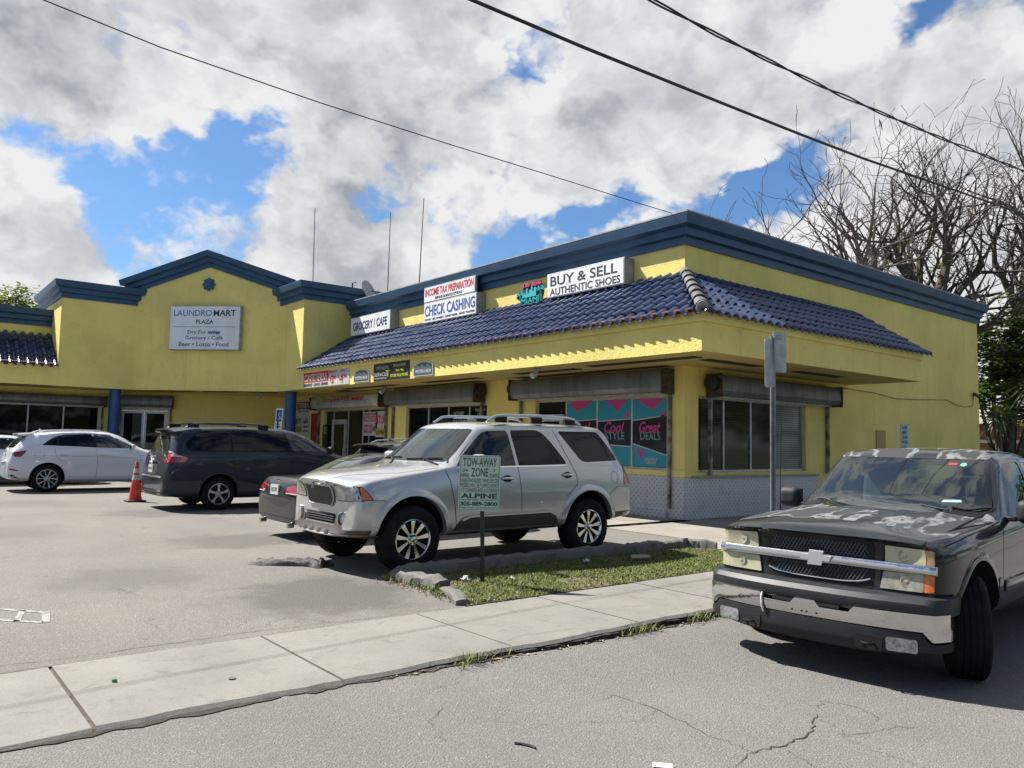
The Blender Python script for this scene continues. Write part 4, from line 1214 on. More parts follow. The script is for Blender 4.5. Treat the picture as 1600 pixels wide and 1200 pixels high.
# tow-away sign in the grass
t = thing("tow_away_sign", "pale green tow-away zone sign on a dark post in the grass strip", "sign", (-7.17, 5.43, 0.0))
U = Vector((0.31, 0.36, 0.0)).normalized()
FT = Frame((-7.155, 5.335, 0.825), U, (0.02, 0.0, 1), U.cross(Vector((0, 0, 1))))
g = MB(); g.tube([(-7.17, 5.43, -0.1), (-7.15, 5.39, 0.6), (-7.135, 5.355, 1.42)], 0.03, 4); g.build("post", mat("dark_green_post", (0.006, 0.012, 0.012), 0.5), t)
def rrect(u0, u1, v0, v1, r, n=4):
    pts = []
    for cx, cy, a0 in ((u1 - r, v1 - r, 0), (u0 + r, v1 - r, 90), (u0 + r, v0 + r, 180), (u1 - r, v0 + r, 270)):
        for k in range(n + 1):
            a = R(a0 + 90 * k / n); pts.append((cx + r * math.cos(a), cy + r * math.sin(a)))
    return pts
FTL = Frame(FT(-0.232, 0, 0.015), FT.U, FT.V, FT.W)
g = MB(); g.prism(rrect(0, 0.464, 0, 0.625, 0.03), FTL, 0, 0.004); g.build("panel", mat("sign_pale_green", (0.55, 0.64, 0.55), 0.5, var=0.15, vscale=4), t)
GI = mat("ink_green", (0.012, 0.09, 0.055), 0.6); GD = mat("ink_dark", (0.035, 0.06, 0.05), 0.6)
g = MB()
for a, b in (((0.012, 0.012), (0.452, 0.016)), ((0.012, 0.609), (0.452, 0.613))): g.box(a[0], b[0], a[1], b[1], 0.0045, 0.006, FTL)
for u in (0.012, 0.448): g.box(u, u + 0.004, 0.018, 0.607, 0.0045, 0.006, FTL)
g.build("border_line", GI, t)
lw = lambda s, u, v, w, h, m, bo=0.0: lettering(t, s, FTL, u, v, w, h, m, bold=bo, lift=0.005, ext=0.0012)
lw("TOW-AWAY", 0.232, 0.545, 0.385, 0.098, GD, 0.012); lw("ZONE", 0.232, 0.432, 0.195, 0.098, GD, 0.012)
lw("24", 0.065, 0.452, 0.062, 0.036, GD, 0.012); lw("HRS", 0.065, 0.398, 0.09, 0.040, GD, 0.012)
lw("7", 0.398, 0.452, 0.026, 0.036, GD, 0.012); lw("DAYS", 0.398, 0.398, 0.098, 0.040, GD, 0.012)
lw("UNAUTHORIZED VEHICLES OR", 0.232, 0.340, 0.425, 0.046, GD); lw("VESSELS WILL BE TOWED AWAY", 0.232, 0.285, 0.425, 0.046, GD); lw("AT OWNERS RISK & EXPENSE", 0.232, 0.230, 0.415, 0.046, GD)
lw("ALPINE", 0.232, 0.168, 0.415, 0.058, GI, 0.045); lw("AND ALPINE TOWING AND RECOVERY INC", 0.232, 0.122, 0.42, 0.014, GI, 0.02)
lw("305-889-2800", 0.232, 0.078, 0.42, 0.050, GI, 0.045); lw("FLORIDA STATUTE 715.07 MIAMI-DADE COUNTY", 0.232, 0.034, 0.42, 0.013, GI, 0.02)

# street sign seen from behind on a galvanised channel post
t = thing("street_sign", "back of metal street sign on a tall galvanised post by the pickup bonnet", "street sign", (-6.33, 9.9, 0.0))
g = MB()
pa, pb = Vector((-6.33, 9.9, -0.1)), Vector((-6.19, 9.70, 3.17))
uu = Vector((0.63, 0.78, 0)); ww = Vector((0.78, -0.63, 0))
sec = [(-.035, .0), (-.035, .022), (-.018, .028), (-.012, .0), (.012, .0), (.018, .028), (.035, .022), (.035, .0), (.015, -.012), (-.015, -.012)]
a = [pa + uu * x + ww * y for x, y in sec]; b = [pb + uu * x + ww * y for x, y in sec]; n = len(sec)
M_GALV = mat("galvanised_steel", (0.36, 0.38, 0.39), 0.45, 0.55, var=0.35, vscale=6)
g.add(a + b, [(i, (i + 1) % n, n + (i + 1) % n, n + i) for i in range(n)] + [tuple(range(n)), tuple(range(n, 2 * n))]); g.build("post", M_GALV, t)
M_BACK = mat("sign_back_aluminium", (0.50, 0.50, 0.47), 0.4, 0.25, var=0.3, vscale=4)
FA = Frame((-6.185, 9.745, 0), (-0.32, -0.95, 0), (0, 0, 1))
g = MB(); g.prism(rrect(0.010, 0.17, 2.44, 3.12, 0.03), FA, -0.004, 0.0); g.build("panel", M_BACK, t)
FB = Frame((-6.195, 9.75, 0), (0.30, 0.95, 0), (0, 0, 1))
g = MB(); g.prism(rrect(-0.02, 0.21, 2.66, 3.24, 0.03), FB, -0.004, 0.0); g.build("panel", M_BACK, t)
for z in (2.68, 3.13):
    g = MB(); g.box(-0.03, 0.13, z, z + 0.06, 0.001, 0.02, FB); g.build("bracket", M_GALV, t, bev=0.004)

# accessible parking sign beyond the van
t = thing("parking_sign", "blue and white accessible parking sign in front of the shaded recess wall", "sign", (-26.7, 10.95, 0))
g = MB(); g.tube([(-26.72, 10.97, 0), (-26.68, 10.97, 2.6)], 0.03, 6); g.build("post", M_BLACK, t)
FP = Frame((-26.85, 10.90, 1.70), (0.80, 0.45, 0.0), (0.10, 0.03, 1))
g = MB(); g.prism(rrect(0, 0.30, 0, 0.95, 0.03), FP, -0.004, 0); g.build("panel", M_SIGNW, t)
g = MB(); g.prism(rrect(0.03, 0.27, 0.48, 0.90, 0.02), FP, 0.001, 0.003); g.build("blue_field", mat("blue_field", (0.02, 0.12, 0.45), 0.5), t)
g = MB()
g.tube([FP(0.14, 0.80, .006), FP(0.14, 0.68, .006), FP(0.19, 0.66, .006), FP(0.22, 0.57, .006)], 0.013, 5)
g.tube([FP(0.13 + .065 * math.cos(k * .5), 0.61 + .065 * math.sin(k * .5), .006) for k in range(4, 14)], 0.010, 5); g.build("wheelchair_symbol", M_SIGNW, t)
lettering(t, "PARKING BY", FP, 0.15, 0.40, 0.24, 0.05, INK); lettering(t, "DISABLED PERMIT", FP, 0.15, 0.30, 0.25, 0.05, INK); lettering(t, "ONLY", FP, 0.15, 0.20, 0.16, 0.05, INK)

# traffic cone
t = thing("traffic_cone", "orange traffic cone with two white collars beside the grey van", "traffic cone", (-20.55, 4.95, 0.0))
FCN = Frame((-20.55, 4.95, 0), (1, 0, 0), (0, 1, 0), (0, 0, 1))
M_OR = mat("cone_orange", (0.72, 0.075, 0.025), 0.5, var=0.35, vscale=5); M_REFL = mat("reflective_collar", (0.62, 0.60, 0.60), 0.4, var=0.3, vscale=8)
g = MB(); g.box(-20.76, -20.34, 4.74, 5.16, 0.003, 0.04); g.build("base", M_BLACK, t, bev=0.012)
def cone_r(z): return 0.155 - (0.155 - 0.035) * z / 0.95
for nm, m, a, b in (("cone_body", M_OR, 0.04, 0.52), ("collar", M_REFL, 0.52, 0.64), ("cone_body", M_OR, 0.64, 0.69), ("collar", M_REFL, 0.69, 0.80), ("cone_tip", M_OR, 0.80, 0.95)):
    g = MB(); e = 0.003 if m is M_REFL else 0
    g.lathe([(cone_r(a) + e, a), (cone_r(b) + e, b)] + ([(cone_r(b) * .6, b + .02)] if nm == "cone_tip" else []), FCN, 20); g.build(nm, m, t, smooth=40)

# antennas and dish on the roof
for (x, y, z0, z1, lean, lab) in ((-32.2, 14.6, 7.0, 11.9, -0.12, "tall thin antenna mast rising behind the gable's right block"),
                            (-27.2, 15.5, 6.3, 10.75, 0.05, "thin antenna mast in the middle, above the grocery sign"),
                            (-24.9, 15.5, 6.3, 10.75, 0.22, "slightly tilted thin antenna mast nearest the red lettered sign")):
    g = MB(); g.tube([(x, y, z0), (x + lean, y, z1)], [0.028, 0.016], 6)
    tag(g.build("antenna_mast", mat("mast_grey", (0.12, 0.12, 0.13), 0.6)), lab, "antenna", "antenna masts on the roof")
t = thing("satellite_dish", "grey satellite dish on the roof behind the right block's cornice", "satellite dish", (-26.2, 14.1, 6.6))
ax = Vector((0.80, 0.35, 0.35)).normalized()
FD = Frame((-26.15, 14.0, 7.22), ax.orthogonal(), ax.cross(ax.orthogonal()), ax)
g = MB(); g.lathe([(0.0, 0.0), (0.15, 0.012), (0.28, 0.045), (0.38, 0.09), (0.375, 0.10), (0.27, 0.055), (0.0, 0.012)], FD, 24, caps=False); g.build("dish", mat("dish_grey", (0.30, 0.29, 0.29), 0.6), t, smooth=50)
g = MB(); g.tube([(-26.18, 14.0, 7.18), (-26.25, 14.05, 6.9), (-26.25, 14.05, 6.35)], 0.03, 8); g.build("mast", M_GALV, t)
g = MB(); g.tube([FD(0, -0.36, 0.1), FD(0, -0.20, 0.45)], 0.012, 6); g.build("feed_arm", M_GALV, t)
g = MB(); g.tube([(-27.1, 13.9, 7.25), (-27.1, 13.9, 7.62), (-26.85, 13.9, 7.62)], 0.03, 6)
tag(g.build("vent_pipe", M_BLACK), "small bent vent pipe behind the parapet of the right block", "vent pipe")

# overhead cables
def sag(a, b, s, n=24):
    a, b = Vector(a), Vector(b); out = []
    for i in range(n + 1):
        t = i / n; p = a.lerp(b, t); p.z -= s * 4 * t * (1 - t); out.append(p)
    return out
M_CABLE = mat("black_cable", (0.012, 0.012, 0.013), 0.6)
c1 = [(-10.2, -30, 9.6), (-10.6, -14, 8.3), (-10.80, -4.0, 7.35), (-10.88, -1.0, 7.10), (-10.9, 1.311, 6.93), (-10.92, 2.633, 6.81), (-10.94, 4.956, 6.735), (-10.96, 7.339, 6.718), (-10.98, 9.562, 6.725), (-11.0, 12.3, 6.722), (-11.02, 13.909, 6.735), (-11.04, 14.779, 6.745), (-11.06, 16.068, 6.78)]
g = MB(); g.tube(c1, 0.0085, 6)
tag(g.build("overhead_cable", M_CABLE, smooth=60), "thin lowest service cable running to the roof corner of the plaza", "cable", "overhead cables")
c2 = [(-5.2, -30, 7.6), (-5.2, -12, 5.9), (-5.2, -2, 5.33), (-5.2, 1.0, 5.31), (-5.2, 3.691, 5.334), (-5.2, 5.0, 5.37), (-5.2, 6.846, 5.45), (-5.2, 8.787, 5.54), (-5.2, 10.419, 5.63), (-5.2, 13.136, 5.83), (-5.2, 16.537, 6.08), (-5.2, 24, 6.75), (-5.2, 45, 9.2)]
g = MB(); g.tube(c2, 0.0165, 6)
tag(g.build("overhead_cable", M_CABLE, smooth=60), "thick smooth black cable crossing the middle of the sky to the right edge", "cable", "overhead cables")
c3 = [(-4, -30, 7.4), (-4, -12, 5.8), (-4, -2, 5.18), (-4, 2, 5.14), (-4, 4.607, 5.15), (-4, 5.444, 5.165), (-4, 6.221, 5.195), (-4, 7.369, 5.25), (-4, 8.464, 5.325), (-4, 10.137, 5.46), (-4, 12.775, 5.70), (-4, 20, 6.4), (-4, 45, 9.3)]
P = []
for a, b in zip(c3, c3[1:]):
    m = max(2, int((b[1] - a[1]) / 0.07))
    for i in range(m): P.append(Vector(a).lerp(Vector(b), i / m))
g = MB()
for ph in (0, math.pi):
    Q = []
    for p in P:
        an = ph + p.y * 4.2; rr_ = 0.011 + 0.006 * max(0, math.sin(p.y * 1.9) ** 5)
        Q.append(p + Vector((math.cos(an) * rr_, 0, math.sin(an) * rr_)))
    g.tube(Q, 0.009, 5)
tag(g.build("overhead_cable", M_CABLE, smooth=60), "twisted pair of cables highest at the upper right of the sky", "cable", "overhead cables")


# small things on the ground
t = thing("cloth_rag", "crumpled dark grey rag lying on the asphalt by the silver car", "rag", (-9.55, 4.22, 0))
g = MB(); rr = random.Random(21); nx_, ny_ = 22, 10
vs = []
for j in range(ny_):
    for i in range(nx_):
        u, v = i / (nx_ - 1), j / (ny_ - 1)
        x = -9.95 + 0.80 * u + 0.06 * math.sin(v * 5 + 1); y = 3.86 + 0.62 * u + (v - .5) * (0.22 + .14 * math.sin(u * 7)) 
        z = 0.012 + 0.075 * abs(math.sin(u * 15 + v * 6 + math.sin(u * 7))) * (0.3 + 0.7 * math.sin(math.pi * v)) * (0.5 + u) + rr.uniform(0, 0.012)
        vs.append((x, y, z if 0 < j < ny_ - 1 and 0 < i < nx_ - 1 else 0.004))
g.add(vs, [(j * nx_ + i, j * nx_ + i + 1, (j + 1) * nx_ + i + 1, (j + 1) * nx_ + i) for j in range(ny_ - 1) for i in range(nx_ - 1)])
g.build("cloth", mat("dark_cloth", (0.13, 0.118, 0.112), 0.9, var=0.75, vscale=9), t, smooth=60)
g = MB(); g.lathe([(0.016, 0.0), (0.016, 0.012), (0.013, 0.016), (0.0, 0.016)], Frame((-5.62, 1.29, 0.012), (1, 0, 0), (0, 1, 0), (0, 0, 1)), 14)
tag(g.build("bottle_cap", mat("green_plastic", (0.0, 0.22, 0.09), 0.4)), "small green bottle cap on the pale sidewalk slab", "bottle cap")
g = MB(); g.lathe([(0.024, 0.0), (0.024, 0.004), (0.0, 0.004)], Frame((-5.25, 1.92, 0.013), (1, 0, 0), (0, 1, 0), (0, 0, 1)), 12)
tag(g.build("flat_bottle_cap", mat("dull_grey_metal", (0.09, 0.08, 0.08), 0.7)), "flattened dark bottle cap near the sidewalk joint", "bottle cap")
g = MB(); pts = [(-3.38, 2.80), (-3.345, 2.83), (-3.30, 2.85), (-3.265, 2.852)]
g.tube([(x, y, road_z(y) + 0.007) for x, y in pts], 0.007, 6)
tag(g.build("rubber_strip", INK), "short curved black rubber strip on the near road", "debris")
g = MB(); Fp = Frame((-2.75, 3.20, road_z(3.2, -2.7) + 0.006), (0.75, 0.66, 0), (-0.66, 0.75, 0.02))
g.prism(rrect(0, 0.105, 0, 0.055, 0.006), Fp, 0, 0.004)
t = tag(g.build("paper_slip", mat("paper_white", (0.60, 0.60, 0.59), 0.8)), "small white paper packet lying on the near road", "paper")
g = MB(); g.tube([(-1.86, 4.42, road_z(4.4) + .01), (-1.78, 4.44, road_z(4.4) + .012), (-1.70, 4.52, road_z(4.5) + .01)], 0.012, 6)
tag(g.build("black_scrap", INK), "thin black scrap at the lower right edge of the road", "debris")
rr = random.Random(31)
M_TRASH = mat("litter_white", (0.50, 0.52, 0.52), 0.5, var=0.2)
for k, (x, y, s, lab) in enumerate(((-7.34, 5.30, 0.045, "crumpled white wrapper left of the dark sign post"), (-7.05, 5.75, 0.035, "small white wrapper right of the dark sign post"), (-7.55, 4.98, 0.045, "clear plastic cup lid near the kerb corner"), (-7.52, 7.4, 0.05, "white paper scrap in the shaded grass below the silver car"))):
    g = MB(); vs = []
    for j in range(4):
        for i in range(5):
            vs.append((x + (i / 4 - .5) * s * 2 * .8 + rr.uniform(-.2, .2) * s, y + (j / 3 - .5) * s * 1.5 + rr.uniform(-.2, .2) * s, 0.035 + rr.uniform(0, 1.0) * s))
    g.add(vs, [(j * 5 + i, j * 5 + i + 1, j * 5 + i + 6, j * 5 + i + 5) for j in range(3) for i in range(4)])
    tag(g.build("litter", M_TRASH), lab, "litter", "litter in the grass strip")
g = MB(); Fw = Frame((-7.40, 8.15, 0.03), (0.5, 0.86, 0.02), (-0.86, 0.5, 0.25)); g.prism([(0, 0), (0.28, 0.02), (0.30, 0.09), (0.16, 0.13), (0.03, 0.12)], Fw, 0, 0.02)
tag(g.build("cardboard_piece", mat("cardboard", (0.30, 0.23, 0.15), 0.9)), "torn piece of brown cardboard in the grass strip", "cardboard")
# ================================================================ VEHICLES: KIT
def paint(name, c, metal=0.35, rough=0.35, coat=1.0, var=0.0, dust=0.12, flake=True):
    m = mat(name, c, rough, metal, coat=coat, coatr=0.03, spec=(0.1 if metal < 0.05 and c[0] < 0.1 else 0.4))
    N, b = nodes_of(m)
    b.inputs['Coat IOR'].default_value = 1.30 if c[0] < 0.1 else 1.5
    v = N.new('ShaderNodeTexCoord').outputs['Object']
    x, y, z = N.sep(v)
    low = N.ramp(z, 0.95, 0.25)
    d = N.math('MULTIPLY', N.math('ADD', N.math('MULTIPLY', low, 0.6), 0.35), N.ramp(N.noise(v, 3.0, 6, 0.7), 0.35, 0.75))
    d = N.math('MULTIPLY', d, dust)
    N.put(b.inputs['Base Color'], N.mix(d, c, (0.20, 0.18, 0.15)))
    N.put(b.inputs['Roughness'], N.math('ADD', rough, N.math('MULTIPLY', d, 0.4)))
    N.put(b.inputs['Coat Weight'], N.math('SUBTRACT', coat, N.math('MULTIPLY', d, 0.9), clamp=True))
    return m
M_TYRE = mat("tyre_rubber", (0.009, 0.009, 0.0095), 0.85, spec=0.15, var=0.4, vscale=7, col2=(0.016, 0.015, 0.014), bump=0.3, bscale=45)
M_CHROME = mat("chrome", (0.62, 0.63, 0.65), 0.10, 1.0)
M_ALLOY = mat("alloy_silver", (0.42, 0.43, 0.44), 0.30, 0.85)
M_PLAS = mat("black_plastic", (0.010, 0.010, 0.011), 0.55, spec=0.25)
M_PLASG = mat("grey_plastic", (0.024, 0.025, 0.026), 0.6, spec=0.3, var=0.25, vscale=5)
M_GAP = mat("panel_gap_dark", (0.006, 0.006, 0.006), 0.9)
M_WELL = mat("wheel_well_dark", (0.010, 0.010, 0.010), 0.95)
M_TINT = mat("tinted_glass", (0.003, 0.004, 0.007), 0.02, spec=0.25)
M_TINT2 = mat("tinted_glass_soft", (0.008, 0.010, 0.013), 0.03, spec=0.3)
M_RLAMP = mat("red_lens", (0.34, 0.010, 0.016), 0.12, coat=1.0, var=0.35, vscale=14)
M_AMB = mat("amber_lens", (0.55, 0.12, 0.02), 0.15, coat=0.8)
M_PLATE = mat("number_plate_face", (0.50, 0.52, 0.50), 0.4)
M_SEAT = mat("seat_cloth_dark", (0.035, 0.036, 0.038), 0.9)
M_SEATG = mat("seat_cloth_grey", (0.09, 0.10, 0.098), 0.9)
def glass(name, tint, trans=0.75, rough=0.0, ior=1.95):
    m = bpy.data.materials.new(name); m.use_nodes = True
    N = NT(m.node_tree)
    for n in list(N.n):
        if n.type != 'OUTPUT_MATERIAL': N.n.remove(n)
    out = [n for n in N.n if n.type == 'OUTPUT_MATERIAL'][0]
    gl = N.new('ShaderNodeBsdfGlossy', ins={'Color': (0.9, 0.95, 0.95), 'Roughness': rough})
    tr = N.new('ShaderNodeBsdfTransparent', ins={'Color': tint})
    df = N.new('ShaderNodeBsdfDiffuse', ins={'Color': (0.22, 0.27, 0.26)})
    m1 = N.new('ShaderNodeMixShader', ins={0: 1 - trans}); N.l.new(tr.outputs[0], m1.inputs[1]); N.l.new(df.outputs[0], m1.inputs[2])
    fr = N.new('ShaderNodeFresnel', ins={'IOR': ior})
    m2 = N.new('ShaderNodeMixShader'); N.l.new(fr.outputs[0], m2.inputs[0]); N.l.new(m1.outputs[0], m2.inputs[1]); N.l.new(gl.outputs[0], m2.inputs[2])
    N.l.new(m2.outputs[0], out.inputs[0])
    return m
M_WIND = glass("windscreen_glass", (0.74, 0.84, 0.80), 0.95)
M_SIDEG = glass("side_glass", (0.30, 0.38, 0.38), 0.97, 0.0, 1.5)

def cage(stations, row_x=None):
    """stations: list of (x, [(y, z) or (y, z, dx)] rows from bottom centre to top centre); mirrored on y"""
    J = len(stations[0][1]); vs = []; idx = {}
    for k, (x, rows) in enumerate(stations):
        for j, p in enumerate(rows):
            y, z = p[0], p[1]; dx = p[2] if len(p) > 2 else 0.0
            for s in (1, -1):
                if j in (0, J - 1) and s < 0: idx[k, j, s] = idx[k, j, 1]; continue
                idx[k, j, s] = len(vs); vs.append((x + dx, (0.0 if j in (0, J - 1) else y * s), z))
    fs = []
    K = len(stations)
    for k in range(K - 1):
        for j in range(J - 1):
            for s in (1, -1):
                f = [idx[k, j, s], idx[k, j + 1, s], idx[k + 1, j + 1, s], idx[k + 1, j, s]]
                fs.append(f if s > 0 else f[::-1])
    for k, fl in ((0, 1), (K - 1, -1)):
        for j in range(J - 1):
            f = [idx[k, j, 1], idx[k, j, -1], idx[k, j + 1, -1], idx[k, j + 1, 1]]
            u = []
            for i in f:
                if i not in u: u.append(i)
            fs.append(u if fl > 0 else u[::-1])
    return vs, fs, idx, K, J

def body_mesh(stations, crease_rows=(), crease_st=(), level=3):
    vs, fs, idx, K, J = cage(stations)
    me = bpy.data.meshes.new('cage'); me.from_pydata(vs, [], fs); me.update()
    cr = {}
    for j, k0, k1, v in crease_rows:
        for k in range(k0, k1):
            for s in (1, -1): cr[frozenset((idx[k, j, s], idx[k + 1, j, s]))] = v
    for k, j0, j1, v in crease_st:
        for j in range(j0, j1):
            for s in (1, -1): cr[frozenset((idx[k, j, s], idx[k, j + 1, s]))] = v
    at = me.attributes.new('crease_edge', 'FLOAT', 'EDGE')
    for e in me.edges:
        at.data[e.index].value = cr.get(frozenset(e.vertices), 0.0)
    bm = bmesh.new(); bm.from_mesh(me); bmesh.ops.recalc_face_normals(bm, faces=bm.faces); bm.to_mesh(me); bm.free()
    ob = bpy.data.objects.new('cage', me); COL.objects.link(ob)
    md = ob.modifiers.new('s', 'SUBSURF'); md.levels = level; md.render_levels = level
    bpy.context.view_layer.update()
    res = bpy.data.meshes.new_from_object(ob.evaluated_get(bpy.context.evaluated_depsgraph_get()))
    bpy.data.objects.remove(ob); bpy.data.meshes.remove(me)
    return res

def boolean(me, mb, op='DIFFERENCE'):
    """me minus the closed shapes in mb; cut faces get material slot 1"""
    a = bpy.data.objects.new('a', me); COL.objects.link(a)
    cm = bpy.data.meshes.new('c'); cm.from_pydata([tuple(p) for p in mb.v], [], mb.f)
    bm = bmesh.new(); bm.from_mesh(cm); bmesh.ops.recalc_face_normals(bm, faces=bm.faces); bm.to_mesh(cm); bm.free()
    cm.materials.append(M_WELL)
    b = bpy.data.objects.new('b', cm); COL.objects.link(b)
    md = a.modifiers.new('b', 'BOOLEAN'); md.operation = op; md.solver = 'EXACT'; md.object = b; md.material_mode = 'TRANSFER'
    bpy.context.view_layer.update()
    res = bpy.data.meshes.new_from_object(a.evaluated_get(bpy.context.evaluated_depsgraph_get()))
    bpy.data.objects.remove(a); bpy.data.objects.remove(b); bpy.data.meshes.remove(cm)
    return res

def bvh_of(me):
    bm = bmesh.new(); bm.from_mesh(me); t = BVHTree.FromBMesh(bm); bm.free(); return t

class Surf:
    """casts 2D outlines onto a body surface. view: 'L','R' side (x,z); 'F','B' front/back (y,z); 'T' top (x,y)"""
    AX = {'L': (0, 1, 0), 'R': (0, -1, 0), 'F': (1, 0, 0), 'B': (-1, 0, 0), 'T': (0, 0, 1)}
    def __init__(s, me): s.t = bvh_of(me)
    def pt(s, p, view, off=0.0):
        d = Vector(s.AX[view]); u, v = p
        o = {'L': Vector((u, 9, v)), 'R': Vector((u, -9, v)), 'F': Vector((9, u, v)), 'B': Vector((-19, u, v)), 'T': Vector((u, v, 9))}[view]
        h, n, i, dist = s.t.ray_cast(o, -d)
        if h is None:
            # search towards the middle for an edge of the body
            q = s.t.find_nearest(o - d * (9 if view not in 'B' else 19))
            h, n = q[0], q[1]
            return h + d * off
        return h + d * off
    def patch(s, poly, view, off=0.003, th=0.012, step=0.07):
        bm = bmesh.new()
        f = bm.faces.new([bm.verts.new((u, v, 0)) for u, v in poly])
        us = [p[0] for p in poly]; vv = [p[1] for p in poly]
        for ax, a, b in ((0, min(us), max(us)), (1, min(vv), max(vv))):
            n = int((b - a) / step)
            for i in range(1, n + 1):
                c = a + (b - a) * i / (n + 1)
                no = (1, 0, 0) if ax == 0 else (0, 1, 0)
                bmesh.ops.bisect_plane(bm, geom=bm.verts[:] + bm.edges[:] + bm.faces[:], plane_co=(c, c, 0), plane_no=no, dist=1e-5)
        bmesh.ops.triangulate(bm, faces=bm.faces[:])
        d = Vector(s.AX[view])
        bd = [e for e in bm.edges if e.is_boundary]
        for w in bm.verts: w.co = s.pt((w.co.x, w.co.y), view, off)
        if th:
            r = bmesh.ops.extrude_edge_only(bm, edges=bd)
            for g in r['geom']:
                if isinstance(g, bmesh.types.BMVert): g.co -= d * th
        bmesh.ops.recalc_face_normals(bm, faces=bm.faces[:])
        # make outward
        sm = sum((f.normal.dot(d) * f.calc_area() for f in bm.faces), 0.0)
        if sm < 0: bmesh.ops.reverse_faces(bm, faces=bm.faces[:])
        me = bpy.data.meshes.new('patch'); bm.to_mesh(me); bm.free()
        return me
    def seam(s, mb, pts, view, w=0.007, off=0.0015, step=0.05):
        P = []
        for a, b in zip(pts, pts[1:]):
            n = max(1, int(math.hypot(b[0] - a[0], b[1] - a[1]) / step))
            for i in range(n): P.append((a[0] + (b[0] - a[0]) * i / n, a[1] + (b[1] - a[1]) * i / n))
        P.append(pts[-1]); n = len(P); vs = []
        for i, p in enumerate(P):
            a = P[max(0, i - 1)]; b = P[min(n - 1, i + 1)]
            dx, dy = b[0] - a[0], b[1] - a[1]; L = math.hypot(dx, dy) or 1
            nx, ny = -dy / L * w / 2, dx / L * w / 2
            vs += [s.pt((p[0] + nx, p[1] + ny), view, off), s.pt((p[0] - nx, p[1] - ny), view, off)]
        mb.add(vs, [(2 * i, 2 * i + 1, 2 * i + 3, 2 * i + 2) for i in range(n - 1)])
        return mb

def rpoly(pts, r, n=4):
    """round the corners of a polygon; r may be one radius or one per corner"""
    m = len(pts); out = []
    for i in range(m):
        p = Vector((*pts[i], 0)); a = Vector((*pts[i - 1], 0)); b = Vector((*pts[(i + 1) % m], 0))
        rr = r[i] if isinstance(r, (list, tuple)) else r
        da, db = (a - p), (b - p); rr = min(rr, da.length * 0.45, db.length * 0.45)
        if rr < 1e-4: out.append((p.x, p.y)); continue
        q0 = p + da.normalized() * rr; q1 = p + db.normalized() * rr
        for k in range(n + 1):
            t = k / n
            q = q0 * (1 - t) ** 2 + p * 2 * t * (1 - t) + q1 * t * t
            out.append((q.x, q.y))
    return out

def mir(poly): return [(-u, v) for u, v in poly]

def car_part(name, me, m, parent, smooth=40):
    return link_mesh(name, me, m, parent, smooth)

def mbp(mb, name, m, parent, smooth=40, bev=0.0, seg=2):
    return mb.build(name, m, parent, smooth=smooth, bev=bev, seg=seg, local=True)

def arch_cyl(mb, x, z, r, y0, y1, seg=48):
    mb.lathe([(0.0, 0.0), (r, 0.0), (r, y1 - y0), (0.0, y1 - y0)], Frame((x, y0, z), (1, 0, 0), (0, 0, -1), (0, 1, 0)), seg, caps=False)

